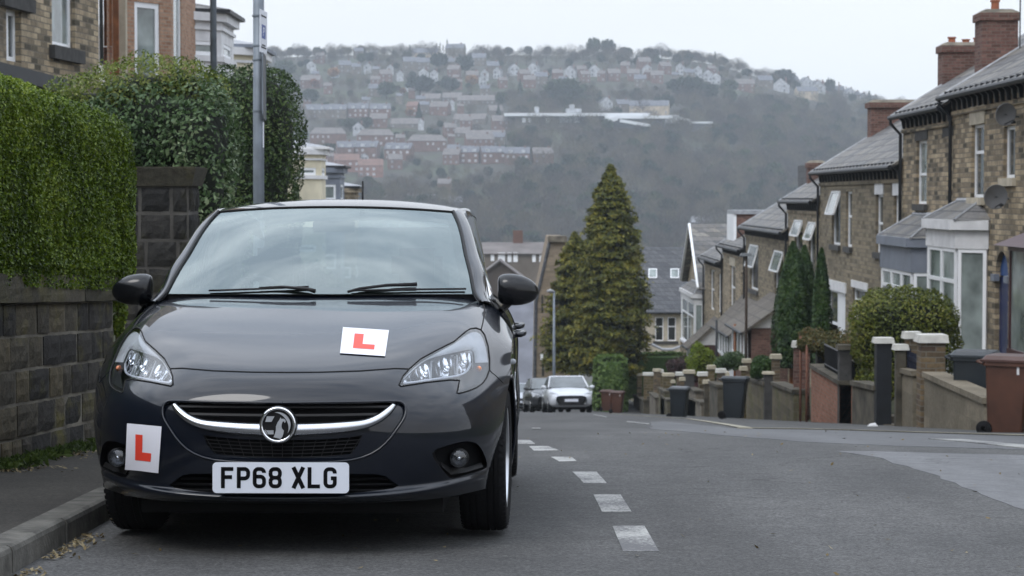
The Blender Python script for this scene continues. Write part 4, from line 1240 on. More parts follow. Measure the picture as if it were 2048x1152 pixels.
M['kerbstone'] = simple('kerbstone', (.105, .10, .088), .9, nscale=9, noise_amt=.45, bump=.6, bscale=50)
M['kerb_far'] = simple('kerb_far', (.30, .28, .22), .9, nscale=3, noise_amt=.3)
M['soil'] = simple('soil_grass', (.045, .05, .025), .95, nscale=3, noise_amt=.5, bump=.5, bscale=20)
def hill_ground():
    m, t, b = new_mat('hill_ground'); k = t.links.new
    tc = N(t, 'ShaderNodeTexCoord'); n = N(t, 'ShaderNodeTexNoise', i_Scale=.02, i_Detail=8., i_Roughness=.7); k(tc.outputs['Object'], n.inputs['Vector'])
    r = ramp(t, [(.3, (.045, .042, .032)), (.5, (.052, .047, .036)), (.60, (.05, .062, .03)), (.72, (.062, .053, .040))]); k(n.outputs['Fac'], r.inputs['Fac']); k(r.outputs['Color'], b.inputs['Base Color'])
    b.inputs['Roughness'].default_value = 1
    return m
M['hill'] = hill_ground()

# the land: one sheet out to beyond the ridge
def grid_sheet(name, xs, ys, zf, mat, kind='structure'):
    V = [(x, y, zf(x, y)) for y in ys for x in xs]; n = len(xs)
    F = [[j * n + i, j * n + i + 1, (j + 1) * n + i + 1, (j + 1) * n + i] for j in range(len(ys) - 1) for i in range(n - 1)]
    o = mesh_obj(name, V, F, mat, None, True); o['kind'] = kind
    return o
def spaced(a, b, n, p=1.): return [a + (b - a) * (i / n) ** p for i in range(n + 1)]
ys = list(np.arange(-80, 130, 2.)) + list(np.arange(130, 700, 15.)) + list(np.arange(700, 1700, 12.)) + list(np.arange(1700, 3600, 60.))
xs_near = [-700, -400, -250, -160, -110, -80, -60, -45, -34, -26, -20, -15, -12, -10, -8.5, -7.5, -6.5, -5.5, -4.5, -3.6, -2.9, -2.66, -1.8, 0, 2, 4, 5.5, 6.85, 7.2, 7.8, 8.4, 10, 12, 15, 20, 26, 34, 45, 60, 80, 110, 160, 250, 400, 700]
xs_all = sorted(set(xs_near + list(np.arange(-420, 421, 14.))))
g = grid_sheet('ground', xs_all, ys, lambda x, y: zg(x, y) - (.12 if -2.7 < x < 6.9 and y < 128 else 0), M['hill'])
g.data.materials.append(M['soil'])
g.data.polygons.foreach_set('material_index', [1 if p.center.y < 128 else 0 for p in g.data.polygons])
# the road
grid_sheet('road', [-30, -1.8, -.9, 0, 1, 1.9] + list(np.arange(2.1, 6.91, .3)), list(np.arange(-80, 8, 2.)) + list(np.arange(8, 40, .25)) + list(np.arange(40, 126, 2.)), lambda x, y: zr(x, y) - (0 if x > -5 else .6), M['asphalt'])
def road_patch(name, P, mat, off=.002, world=False, jag=0):
    W = [Vector(p) if world else on_road(*p) for p in P]
    poly_ = densify([(w.x, w.y) for w in W], .25 if jag else 1.0, True)
    if jag: poly_ = [(x + jag * noise.noise(Vector((x * 3, y * 3, 0))) + jag * .6 * noise.noise(Vector((x * 11, y * 11, 5))), y + jag * noise.noise(Vector((x * 3, y * 3, 9)))) for x, y in poly_]
    pts_ = [Vector(p) for p in poly_]; ed_ = [(i, (i + 1) % len(poly_)) for i in range(len(poly_))]
    ymin, ymax = min(p[1] for p in poly_), max(p[1] for p in poly_); xmin, xmax = min(p[0] for p in poly_), max(p[0] for p in poly_)
    if ymax - ymin > 1.5:
        for y in np.arange(ymin, ymax, .5 if ymax < 40 else 2.):
            for x in np.linspace(xmin, xmax, 8):
                if inpoly((x, y), poly_): pts_.append(Vector((x, y)))
    r_ = delaunay_2d_cdt(pts_, ed_, [], 1, 1e-6)
    F = [list(f) for f in r_[2]]
    F = [f if (r_[0][f[1]] - r_[0][f[0]]).cross(r_[0][f[2]] - r_[0][f[0]]) > 0 else f[::-1] for f in F]
    V_ = [(p.x, p.y, zr(p.x, p.y) + off) for p in r_[0]]
    ec = {}
    for f in F:
        for a_, b_ in zip(f, f[1:] + f[:1]): ec[(a_, b_)] = 1
    n0 = len(V_); dn = {}
    for (a_, b_) in [k for k in ec if (k[1], k[0]) not in ec]:        # a thin edge down to the road below
        for q in (a_, b_):
            if q not in dn: dn[q] = len(V_); V_.append((V_[q][0], V_[q][1], V_[q][2] - off - .006))
        F.append([b_, a_, dn[a_], dn[b_]])
    o = mesh_obj(name, V_, F, mat, None, False); o['kind'] = 'structure'
    return o
road_patch('road_resurfacing', [(1672, 902), (1760, 903.5), (2048, 912), (2200, 914), (2200, 1095), (2048, 1024), (1950, 983), (1850, 946), (1760, 917)], M['asphalt_light'], jag=.06)
road_patch('road_upper_lane', [(1300, 845), (1330, 843), (1480, 858.5), (1700, 862), (2048, 874), (2300, 880), (2300, 905), (2048, 900), (1800, 893), (1600, 884), (1450, 872), (1300, 858)], M['asphalt_far'], jag=.05)
for q_ in ([(1225, 1053), (1289, 1053), (1318, 1105), (1246, 1105)], [(1187, 990), (1241, 990), (1263, 1024), (1204, 1024)], [(1145, 944), (1193, 944), (1214, 968), (1168, 968)], [(1102, 914), (1143, 914), (1153, 923), (1118, 924)], [(1058, 893), (1096, 893), (1118, 901), (1068, 902)], [(1030, 880), (1060, 880), (1070, 888), (1036, 888)]):
    road_patch('road_marking', q_, M['road_paint'], .002)
for q_ in ([(1857, 879), (1925, 880.5), (2048, 892), (2150, 902), (2150, 911), (2048, 898), (1960, 888)],):
    road_patch('road_line', q_, M['road_paint_faint'], .0085)
for q_ in ([(1255, 843), (1300, 848), (1298, 850), (1252, 845)], [(1188, 829), (1215, 834), (1211, 835), (1186, 830)], [(1064, 857), (1080, 857), (1082, 859), (1065, 859)]):
    road_patch('road_line', q_, M['road_paint_faint'], .0085)
# the footway on the right, with its pale kerb line
pv_ = [(1215, 827), (1290, 833), (1370, 838), (1480, 857), (1700, 861), (2048, 872), (2300, 878)]
pw = [on_road(*p) for p in pv_]
road_patch('pavement', [tuple(p) for p in pw] + [(14, 20, 0), (9, 27, 0), (6.9, 31, 0), (6.9, 60, 0), (6.9, 100, 0)], M['footway_far'], .008, world=True)
for i in range(len(pw) - 1):
    a, b = pw[i], pw[i + 1]; d = (b - a); d.z = 0; n_ = Vector((-d.y, d.x, 0)).normalized() * (.13 if i > 1 else .16)
    road_patch('kerb_edge', [tuple(a), tuple(b), tuple(b + n_), tuple(a + n_)], M['kerb_far'], .012, world=True)
# left footway and its kerb
def lwall_x(y): return -2.71 + .07 * (y - 11.3) if y < 13.6 else -2.55
KX = -1.80
grid_sheet('pavement', [-2.9, -2.6, -2.3, KX - .13], list(np.arange(-20, 60, 1.)), lambda x, y: zr(x, y) + .095, M['footway'])
kb = MB()
y = -16.
while y < 40:
    L_ = .91
    za, zb_k = road(y + .004), road(y + L_ - .004); j = random.uniform(-.006, .006)
    V = [(KX - .13, y + .004, za - .1), (KX + j, y + .004, za - .1), (KX + j, y + L_ - .004, zb_k - .1), (KX - .13, y + L_ - .004, zb_k - .1)]
    prof_ = [(KX + j, -.1), (KX + j, .078), (KX + j - .006, .094), (KX + j - .02, .102), (KX - .13, .103), (KX - .13, -.1)]
    P0 = [(x, y + .004, za + z) for x, z in prof_]; P1 = [(x, y + L_ - .004, zb_k + z) for x, z in prof_]
    n = len(prof_)
    kb.add(P0 + P1, [[i, (i + 1) % n, n + (i + 1) % n, n + i] for i in range(n)] + [list(range(n))[::-1], list(range(n, 2 * n))])
    y += L_
o = kb.build('kerb', M['kerbstone'], None); o['kind'] = 'structure'

# ---- rough stone walls built of separate blocks
def stone_mat(name, cols, moss=.35, rough=.9):
    m, t, b = new_mat(name); k = t.links.new
    tc = N(t, 'ShaderNodeTexCoord'); at = N(t, 'ShaderNodeAttribute', attribute_name='shade')
    r = ramp(t, [(i / (len(cols) - 1), c) for i, c in enumerate(cols)]); k(at.outputs['Fac'], r.inputs['Fac'])
    n1 = N(t, 'ShaderNodeTexNoise', i_Scale=18., i_Detail=7., i_Roughness=.7); k(tc.outputs['Object'], n1.inputs['Vector'])
    r1 = ramp(t, [(.25, (.45, .45, .45)), (.55, (1, 1, 1)), (.8, (1.7, 1.6, 1.45))]); k(n1.outputs['Fac'], r1.inputs['Fac'])
    mu = N(t, 'ShaderNodeMix', data_type='RGBA', blend_type='MULTIPLY'); mu.inputs['Factor'].default_value = 1; k(r.outputs['Color'], mu.inputs['A']); k(r1.outputs['Color'], mu.inputs['B'])
    n2 = N(t, 'ShaderNodeTexNoise', i_Scale=2.3, i_Detail=5., i_Roughness=.65); k(tc.outputs['Object'], n2.inputs['Vector'])
    mr = N(t, 'ShaderNodeMapRange'); mr.inputs['From Min'].default_value = .52; mr.inputs['From Max'].default_value = .72; mr.inputs['To Max'].default_value = moss; k(n2.outputs['Fac'], mr.inputs['Value'])
    mm = N(t, 'ShaderNodeMix', data_type='RGBA'); mm.inputs['B'].default_value = (.135, .12, .030, 1); k(mr.outputs['Result'], mm.inputs['Factor']); k(mu.outputs['Result'], mm.inputs['A']); k(mm.outputs['Result'], b.inputs['Base Color'])
    b.inputs['Roughness'].default_value = rough; b.inputs['Specular IOR Level'].default_value = .3
    bu = N(t, 'ShaderNodeBump', i_Strength=1., i_Distance=.02); k(n1.outputs['Fac'], bu.inputs['Height']); k(bu.outputs['Normal'], b.inputs['Normal'])
    return m
M['wallstone'] = stone_mat('wallstone', [(.026, .025, .024), (.045, .041, .036), (.075, .065, .047), (.12, .10, .062), (.055, .051, .044)], .85)
M['coping'] = stone_mat('coping', [(.05, .046, .034), (.075, .068, .050), (.11, .098, .075)], .45)
M['mortar'] = simple('mortar', (.135, .122, .098), .95, nscale=5, noise_amt=.5, bump=.5)
M['darkstone'] = stone_mat('darkstone', [(.018, .018, .018), (.028, .027, .025), (.038, .035, .032)], .2)
M['mortar_grey'] = simple('mortar_grey', (.062, .058, .052), .95, nscale=5, noise_amt=.5, bump=.5)
def block_wall(name, org, along, out, length, courses, w_rng, th, mat, parent=None, gap=.012, rock=.018, seed=1, zslope=0., cope=None, joint=.5):
    """org: base corner, along/out: unit vectors; courses: list of heights; blocks joined in one mesh with a shade per block"""
    rs = random.Random(seed)
    along, out = Vector(along), Vector(out); V = []; F = []; sh = []
    z = 0
    for ci, hgt in enumerate(courses):
        x = -rs.uniform(0, .2)
        while x < length:
            w = rs.uniform(*w_rng)
            xa, xb = max(0, x), min(length, x + w)
            if length - xb < .08: xb = length
            x = xb if xb < length else length + 1
            if xb - xa < .03: continue
            nx, nz = 5, 4; s_ = rs.random(); k0 = len(V)
            pr = rs.uniform(-.004, .006)
            for j in range(nz + 1):
                for i in range(nx + 1):
                    fx, fz = i / nx, j / nz
                    ed_ = min(fx, 1 - fx) * (xb - xa); ez = min(fz, 1 - fz) * hgt
                    e_ = min(ed_, ez)
                    px_ = xa + gap / 2 + (xb - xa - gap) * fx; pz_ = z + gap / 2 + (hgt - gap) * fz
                    px_ += rs.uniform(-.004, .004); pz_ += rs.uniform(-.003, .003)
                    bulge = pr + (rock * (.55 + .45 * rs.random()) * min(1, e_ / .03) if rock else 0)
                    p = Vector(org) + along * px_ + out * (bulge + (rs.uniform(-.005, .005) if 0 < i < nx and 0 < j < nz else 0)); p.z += pz_ + zslope * px_
                    V.append(p)
            for j in range(nz):
                for i in range(nx):
                    q = k0 + j * (nx + 1) + i; F.append([q, q + 1, q + nx + 2, q + nx + 1]); sh.append(s_)
            # sides back to the bed
            bk = len(V); ring = [k0 + i for i in range(nx + 1)] + [k0 + j * (nx + 1) + nx for j in range(1, nz + 1)] + [k0 + nz * (nx + 1) + i for i in range(nx - 1, -1, -1)] + [k0 + j * (nx + 1) for j in range(nz - 1, 0, -1)]
            for r_ in ring: V.append(V[r_] - out * .03)
            m_ = len(ring)
            for i in range(m_): F.append([ring[(i + 1) % m_], ring[i], bk + i, bk + (i + 1) % m_]); sh.append(s_)
        z += hgt
    o = mesh_obj(name, V, F, mat, parent, False)
    at = o.data.attributes.new('shade', 'FLOAT', 'FACE'); at.data.foreach_set('value', sh)
    return o
# garden wall under the clipped hedge
WD = Vector((.07, 1, 0)).normalized()
WN = Vector((1, -.07, 0)).normalized()
y0w, y1w = -6., 13.62
org = Vector((lwall_x(y0w), y0w, zr(0, y0w) + .05)); Lw = (y1w - y0w) / WD.y
GW = empty('garden_wall', org, label='low coursed dark stone garden wall with a coping, under the bright clipped hedge', cat='wall')
sl = -.0424 * WD.y
block_wall('stones', (0, 0, 0), WD, WN, Lw, [.16, .185, .185, .185, .18], (.17, .40), .3, M['wallstone'], GW, .018, .012, 3, sl)
zc = .895
bk = MB(); 
P = [Vector((0, 0, -.3)) + WN * -.003, WD * Lw + WN * -.003 + Vector((0, 0, -.3 + sl * Lw)), WD * Lw - WN * .3 + Vector((0, 0, -.3 + sl * Lw)), -WN * .3 + Vector((0, 0, -.3))]
bk.hexa(P + [p + Vector((0, 0, .3 + zc)) for p in P]); bk.build('mortar_bed', M['mortar'], GW)
block_wall('coping', WN * .035 + Vector((0, 0, zc)), WD, WN, Lw, [.165], (.5, .95), .3, M['coping'], GW, .012, .006, 5, sl)
cp = MB(); P = [WN * .032 + Vector((0, 0, zc + .003)), WD * Lw + WN * .032 + Vector((0, 0, zc + .003 + sl * Lw)), WD * Lw - WN * .33 + Vector((0, 0, zc + .003 + sl * Lw)), -WN * .33 + Vector((0, 0, zc + .003))]
cp.hexa(P + [p + Vector((0, 0, .16)) for p in P]); cp.build('coping_bed', M['coping'], GW)
block_wall('wall_end', WD * (Lw - .0) - WN * .31 + Vector((0, 0, sl * Lw)), WN, WD, .31, [.16, .185, .185, .185, .18, .165], (.16, .3), .3, M['wallstone'], GW, .02, .01, 8)
# slim weathered timber post at the wall end, with ivy
pb_ = atY(240, 700, 14.0)
tp = MB().box(-.028, .028, -.03, .03, -.4, .75, .006)
o = tp.build('timber_post', simple('mossy_wood', (.15, .14, .07), .9, nscale=8, noise_amt=.5, bump=.4), None, loc=(atY(240, 600, 14.0).x, 14.0, atY(240, 610, 14.0).z - .75))
tag(o, 'slim mossy timber post standing at the end of the garden wall', 'post')
# dark stone gate pier behind it
PY = 17.2
gx0, gx1 = atY(243, 600, PY).x, atY(378, 600, PY).x
zt = atY(300, 372, PY).z; zb0 = zr(-2.5, PY) + .05
GP = empty('gate_pier', (gx0, PY, zb0), label='tall square dark stone gate pier with a heavy capstone, beside the parked hatchback', cat='gate pier')
hh_ = zt - zb0; nc = 9
block_wall('stones', (0, -.001, 0), (1, 0, 0), (0, -1, 0), gx1 - gx0, [hh_ / nc] * nc, (.17, .34), .3, M['darkstone'], GP, .03, .022, 21)
block_wall('stones', (gx1 - gx0 + .001, 0, 0), (0, 1, 0), (1, 0, 0), .55, [hh_ / nc] * nc, (.2, .36), .3, M['darkstone'], GP, .03, .022, 22)
MB().box(0, gx1 - gx0, .004, .55, -.2, hh_).build('mortar_bed', M['mortar_grey'], GP)
cpx = MB().hexa([(-.0, -.02, hh_), (gx1 - gx0 + .03, -.02, hh_), (gx1 - gx0 + .03, .58, hh_), (0, .58, hh_), (0, -.06, hh_ + .14), (gx1 - gx0 + .07, -.06, hh_ + .14), (gx1 - gx0 + .07, .62, hh_ + .14), (0, .62, hh_ + .14)])
cpx.box(0, gx1 - gx0 + .065, -.055, .6, hh_ + .141, hh_ + .155); cpx.build('capstone', M['coping'], GP)

# ---- hedges and bushes made of leaves
def leaves(C, Nn, size, jitter=.9, aspect=.5, rs=rng):
    """quads: C centres, Nn outward normals"""
    n = len(C)
    d = Nn + rs.normal(0, jitter, (n, 3)); d /= np.linalg.norm(d, axis=1, keepdims=True)
    t = rs.normal(0, 1, (n, 3)); t -= d * (t * d).sum(1, keepdims=True); t /= np.linalg.norm(t, axis=1, keepdims=True)
    b = np.cross(d, t)
    s = size * rs.uniform(.65, 1.35, (n, 1))
    base = C - t * s * .5; tip = C + t * s * .5; mid = C + t * s * .08
    V = np.stack([base, mid + b * s * aspect * .5, tip + d * s * .08, mid - b * s * aspect * .5], 1).reshape(-1, 3)
    return V, np.arange(4 * n).reshape(n, 4)
def blob_points(n, c, r, p=2.6, rs=rng, depth=.10, bump=.06, bscale=2.2, seed=0, zmin=-1.):
    """points over a rounded box (superellipsoid) surface, roughened"""
    u = rs.normal(0, 1, (n, 3)); u /= np.linalg.norm(u, axis=1, keepdims=True)
    u = u[u[:, 2] > zmin]
    k_ = (np.abs(u) ** p).sum(1) ** (-1 / p)
    P = u * k_[:, None]; 
    g_ = np.sign(u) * np.abs(P) ** (p - 1) / np.array(r); g_ /= np.linalg.norm(g_, axis=1, keepdims=True)
    W = P * np.array(r) + np.array(c)
    f = np.array([noise.noise(Vector((w[0] * bscale + seed, w[1] * bscale, w[2] * bscale))) + .5 * noise.noise(Vector((w[0] * bscale * 2.7 + seed, w[1] * bscale * 2.7, w[2] * bscale * 2.7))) for w in W])
    W = W + g_ * (f * bump)[:, None] - g_ * (rs.random((len(W), 1)) ** 2 * depth)
    return W, g_
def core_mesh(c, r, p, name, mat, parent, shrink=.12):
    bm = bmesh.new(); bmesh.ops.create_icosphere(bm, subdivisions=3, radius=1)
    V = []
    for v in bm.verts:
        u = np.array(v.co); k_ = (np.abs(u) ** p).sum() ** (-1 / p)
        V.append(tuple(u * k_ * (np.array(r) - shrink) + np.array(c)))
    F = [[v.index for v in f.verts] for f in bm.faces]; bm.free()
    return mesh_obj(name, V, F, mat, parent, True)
M['hedge_bright'] = foliage('hedge_bright', [(0.018, 0.034, 0.004), (0.062, 0.106, 0.007), (0.119, 0.178, 0.013), (0.216, 0.27, 0.033)], .42, .28, 1.6, .15, .85, spec=.25)
M['bush_silver'] = foliage('bush_silver', [(0.018, 0.039, 0.013), (0.051, 0.093, 0.034), (0.108, 0.165, 0.07), (0.251, 0.296, 0.171)], .38, .2, 1.2, .15, .9, spec=.25)
M['bush_yellow'] = foliage('bush_yellow', [(0.037, 0.062, 0.01), (0.106, 0.15, 0.025), (0.188, 0.225, 0.044), (0.275, 0.275, 0.112)], .4, .25, 1.2, .15, .9, spec=.25)
M['hedge_dark'] = foliage('hedge_dark', [(0.012, 0.02, 0.008), (0.033, 0.062, 0.02), (0.069, 0.113, 0.033), (0.158, 0.192, 0.079)], .4, .2, 1.5, .15, .9, spec=.25)
M['core'] = simple('foliage_shade_core', (.006, .010, .004), 1, noise_amt=.3)  # near-black hull painted as the shade inside foliage; also colours hedge stems
def bush(name, blobs, n, size, mat, label, cat='bush', group=None, jitter=.9, aspect=.5, depth=.10, bump=.06, bscale=2.2, shrink=.14, mats=None, core=True, p=2.6, corem=None):
    base = Vector((blobs[0][0][0], blobs[0][0][1], min(b[0][2] - b[1][2] for b in blobs)))
    root = empty(name, base, label=label, cat=cat, group=group)
    tot = sum(b[1][0] * b[1][1] + b[1][0] * b[1][2] + b[1][1] * b[1][2] for b in blobs)
    CV, CF, k0 = [], [], 0
    for bi, (c, r) in enumerate(blobs):
        nn = int(n * (r[0] * r[1] + r[0] * r[2] + r[1] * r[2]) / tot)
        W, g_ = blob_points(nn, c, r, p, rng, depth, bump, bscale, bi * 7.3)
        keep = np.ones(len(W), bool)
        for bj, (c2, r2) in enumerate(blobs):
            if bj != bi: keep &= (np.abs((W - np.array(c2)) / (np.array(r2) * .9)) ** p).sum(1) > 1
        V, F = leaves(W[keep], g_[keep], size, jitter, aspect); CV.append(V - np.array(base)); CF.append(F + k0); k0 += len(V)
        if core: core_mesh(Vector(c) - base, r, p, 'inner_core', corem or M['core'], root, shrink)
    V = np.concatenate(CV); F = np.concatenate(CF)
    fast_mesh('foliage', V, F, mat, root, attr=rng.random(len(F)))
    return root
# the clipped hedge on the garden wall: straight run, in pieces along the wall direction
def wall_hedge():
    base = Vector((lwall_x(9), 9, 0))
    root = empty('hedge', (lwall_x(9), 9, zr(0, 9) + .9), label='bright green clipped hedge growing over the low garden wall', cat='hedge')
    rz = Vector(root.location)
    CV, SH = [], []
    n = 150000
    # local s along wall (y), t across (0 at wall face, back 1.1), h up; rounded ends
    s0, s1 = -5.5, 14.25
    pts_, nr_ = [], []
    fr = rng.random(n)
    ss = np.where(rng.random(n) < .84, rng.uniform(10.6, s1, n), rng.uniform(s0, 10.6, n))
    face = rng.random(n)
    T = 1.15; H = 1.15
    for i in range(n):
        s = ss[i]; f = face[i]
        zb_w = zr(0, s) + 1.05
        # profile: front face (h 0..H), rounded shoulder, top
        if f < .66:
            h = rng.random() * H; t = 0.; nv = (1., 0, 0)
            sh_ = max(0, (h - (H - .22)) / .22); t = .22 * (1 - math.sqrt(max(0, 1 - sh_ ** 2))); nv = (1 - .6 * sh_, 0, .2 + .9 * sh_)
        elif f < .92:
            h = H; t = rng.uniform(.18, T); nv = (0.1, 0, 1)
        else:
            h = rng.random() * H; t = rng.uniform(0, T); s = s1; zb_w = zr(0, s) + 1.05; nv = (.1, 1, 0)
        en = max(0, (s - (s1 - .42)) / .42)                       # rounded far end
        drop = .42 * (1 - math.sqrt(max(0, 1 - en ** 2)))
        hh = h - (drop * .8 * (h / H) if f < .92 else 0); tt = t + drop * .35
        x = lwall_x(min(s, 13.6)) + .05 - tt; 
        if s > 13.6: x += .02
        p = Vector((x, s, zb_w + hh))
        w = noise.noise(p * 2.1) * .022 + noise.noise(p * 6.5) * .022
        nvv = Vector(nv).normalized()
        p = p + nvv * (w + .02 - (rng.random() ** 1.6) * .10)
        if h < .12 and f < .66: p = p - nvv * .02
        pts_.append(p); nr_.append(nvv)
    C = np.array(pts_); Nn = np.array(nr_)
    V, F = leaves(C, Nn, .022, .8, .62)
    fast_mesh('foliage', V - np.array(rz), F, M['hedge_bright'], root, attr=rng.random(len(F)))
    m = MB(rz)
    ya, yb = -5.5, 14.05
    A_ = [(lwall_x(min(ya, 13.6)) - .06, ya), (lwall_x(13.6) - .06, yb), (lwall_x(13.6) - 1.0, yb), (lwall_x(ya) - 1.0, ya)]
    m.hexa([(x, y, zr(0, y) + 1.02) for x, y in A_] + [(x + (-.08 if i < 2 else 0), y - (.12 if i in (1, 2) else 0), zr(0, y) + .95 + 1.0) for i, (x, y) in enumerate(A_)])
    m.build('inner_core', M['core'], root)
    m = MB(rz)
    for i in range(60):
        y = rng.uniform(10.5, 14.2); m.tube([(lwall_x(min(y, 13.6)) - rng.uniform(.05, .5), y, zr(0, y) + .95), (lwall_x(min(y, 13.6)) - rng.uniform(.0, .2), y + rng.uniform(-.1, .1), zr(0, y) + 1.3)], .008, 4)
    m.build('stems', M['core'], root)
wall_hedge()
def B(px, py, y, r, dz=0.):
    c = atY(px, py, y); return (tuple(c), r)
bush('bush', [B(330, 275, 19.5, (.70, .8, .55)), B(215, 285, 19.3, (.55, .7, .38)), B(400, 345, 19.2, (.34, .6, .72)), B(330, 330, 19.5, (.5, .7, .7))], 26000, .050, M['bush_silver'], 'big bushy shrub with grey-green variegated leaves above the gate pier', jitter=.8, aspect=.5, depth=.14, bump=.12, bscale=2.6)
bush('bush', [B(185, 205, 19.6, (.42, .6, .26)), B(325, 172, 19.6, (.50, .6, .27)), B(255, 192, 19.5, (.42, .6, .30)), B(395, 195, 19.7, (.26, .5, .24))], 21000, .036, M['bush_yellow'], 'loose yellow-green shrub spilling over the top of the variegated bush', jitter=1.2, aspect=.45, depth=.2, bump=.09, bscale=3.2, shrink=.18)
bush('hedge', [B(515, 285, 26.5, (.56, .9, .93)), B(480, 420, 26.4, (.72, 1., 1.2)), B(470, 190, 26.8, (.35, .6, .35))], 36000, .046, M['hedge_dark'], 'tall dark rounded privet hedge behind the parking sign post', 'hedge', jitter=.9, aspect=.5, depth=.16, bump=.10, bscale=2.2, p=2.8)
# ivy trail at the post
W, g_ = blob_points(900, tuple(atY(236, 600, 13.95)), (.05, .05, .22), 2, rng, .03, .03)
V, F = leaves(W, g_, .03, 1., .7); o = fast_mesh('ivy', V, F, M['hedge_bright'], None, attr=rng.random(len(F))); tag(o, 'small trail of ivy hanging at the end of the garden wall', 'ivy')

# grass and weeds at the foot of the wall, leaf litter in the gutter
M['grass'] = foliage('grass', [(.02, .035, .006), (.05, .085, .012), (.09, .13, .025)], .6, .3, 3., .2, .8)
M['litter'] = foliage('litter', [(.06, .045, .02), (.16, .12, .06), (.28, .24, .15)], .9, 0, 3., .2, .8)
GC, GN = [], []
for i in range(4200):
    y = rng.uniform(10.6, 13.4)
    cl_ = noise.noise(Vector((y * 2.3, 0, 4))) 
    if rng.random() > .35 + cl_ * 1.3: continue
    x = lwall_x(y) + .03 + abs(rng.normal(0, .07 + .05 * max(0, cl_)))
    h = rng.uniform(.02, .075)
    GC.append((x, y, zr(x, y) + .10 + h / 2)); GN.append((rng.normal(), rng.normal(), .15))
GC, GN = np.array(GC), np.array(GN); GN /= np.linalg.norm(GN, axis=1, keepdims=True)
V, F = leaves(GC, GN, .055, .25, .28); o = fast_mesh('grass', V, F, M['grass'], None, attr=rng.random(len(F))); tag(o, 'grass and weeds along the foot of the garden wall', 'grass', kind='stuff')
LC, LN = [], []
for i in range(1500):
    if i < 800: y = rng.uniform(7, 11.5); x = KX + .02 + abs(rng.normal(0, .045)); z = zr(x, y) + .008
    elif i < 1350: y = rng.uniform(10.8, 13.3); x = lwall_x(y) + .06 + abs(rng.normal(0, .14)); z = zr(x, y) + .103
    else: y = rng.uniform(7.6, 20); x = rng.uniform(-1.7, 3); z = zr(x, y) + .006
    if i < 1350 and noise.noise(Vector((y * 1.7, i // 800, 0))) < -.08: continue
    LC.append((x, y, z)); LN.append((0, 0, 1))
V, F = leaves(np.array(LC), np.array(LN, float), .028, .35, .45); o = fast_mesh('leaf_litter', V, F, M['litter'], None, attr=rng.random(len(F))); tag(o, 'dead leaves and twigs lying in the gutter', 'leaves', kind='stuff')

# ---- galvanised post with two parking signs
M['galv'] = simple('galvanised', (.17, .195, .225), .5, metal=.3, nscale=4, noise_amt=.25)
M['galv_dark'] = simple('sign_back', (.09, .095, .10), .5, metal=.5, nscale=4)
M['signwhite'] = simple('sign_white', (.72, .74, .80), .4, nscale=3, noise_amt=.06)
M['signblue'] = simple('sign_blue', (.03, .07, .30), .4, nscale=3)
py_ = 22.
pc = atY(517, 300, py_)
SP = empty('sign_post', (pc.x, py_, zr(pc.x, py_)), label='round galvanised post by the kerb carrying parking signs, rising behind the hatchback', cat='post')
ptop = atY(520, -150, py_).z - zr(pc.x, py_)
MB().tube([(0, 0, -.2), (.0, 0, ptop * .5), (.012, 0, ptop)], .0565, 20).build('pole', M['galv'], SP, True)
for (ya, yb, dx, nm, tilt) in ((22, 107, .062, 'parking', .10), (110, 238, .066, 'board', .06)):
    zt_, zb_ = atY(520, ya, py_).z - SP.location.z, atY(520, yb, py_).z - SP.location.z
    # the boards face up the street at a sharp angle, so their fronts are seen as slivers
    W_ = .30 if nm == 'parking' else .46
    a_ = R(83) if nm == 'parking' else R(93)
    sg_ = empty('parking_sign' if nm == 'parking' else 'sign_board', (pc.x + dx, py_ - .05, (zt_ + zb_) / 2 + SP.location.z), (0, R(2), a_))
    tag(sg_, 'white parking plate with a blue symbol clamped near the top of the post' if nm == 'parking' else 'dark-backed sign board seen edge-on below the white parking plate', 'sign')
    hh2 = (zt_ - zb_) / 2
    MB().box(-W_ / 2, W_ / 2, -.003, .003, -hh2, hh2).build('panel', M['signwhite'] if nm == 'parking' else M['galv_dark'], sg_)
    if nm == 'parking':
        MB().box(-.08, .08, -.0045, -.0032, -.07, .07).build('blue_symbol', M['signblue'], sg_)
        MB().box(-.026, -.012, -.0058, -.0047, -.045, .045).box(-.0119, .03, -.0058, -.0047, .03, .045).box(.018, .03, -.0058, -.0047, .005, .0299).box(-.0119, .0179, -.0058, -.0047, -.004, .008).build('letter', M['signwhite'], sg_)
        MB().box(-.11, .11, -.0045, -.0032, .15, .165).box(-.11, .11, -.0045, -.0032, -.17, -.155).box(-.08, .08, -.0045, -.0032, -.145, -.132).build('text_lines', M['gap'], sg_)
    else:
        MB().tube([(-W_ / 2, 0, -hh2 + .03), (-W_ / 2, 0, hh2 - .03), (-W_ / 2 + .03, 0, hh2), (W_ / 2 - .03, 0, hh2), (W_ / 2, 0, hh2 - .03), (W_ / 2, 0, -hh2 + .03), (W_ / 2 - .03, 0, -hh2), (-W_ / 2 + .03, 0, -hh2), (-W_ / 2, 0, -hh2 + .03)], .008, 6).build('edge_frame', M['galv'], sg_)
    for z_ in (zt_ - .05, zb_ + .08):
        MB().lathe([(.058, -.008), (.062, -.008), (.062, .008), (.058, .008)], 20, 'z', (0.002, 0, z_)).build('clamp', M['galv'], SP)
zq = atY(522, 270, py_).z - SP.location.z
MB().box(.045, .0585, -.03, -.012, zq - .13, zq + .13).build('notice_strip', M['signwhite'], SP)
o = MB().tube([(0, 0, -.3), (0, 0, 14)], [.075, .055], 14).build('lamp_column', M['galv'], None, True, loc=(atY(427, 100, 44).x, 44, zg(atY(427, 100, 44).x, 44)))
tag(o, 'slimmer grey lamp column rising from behind the yellow-green shrub', 'lamp post')

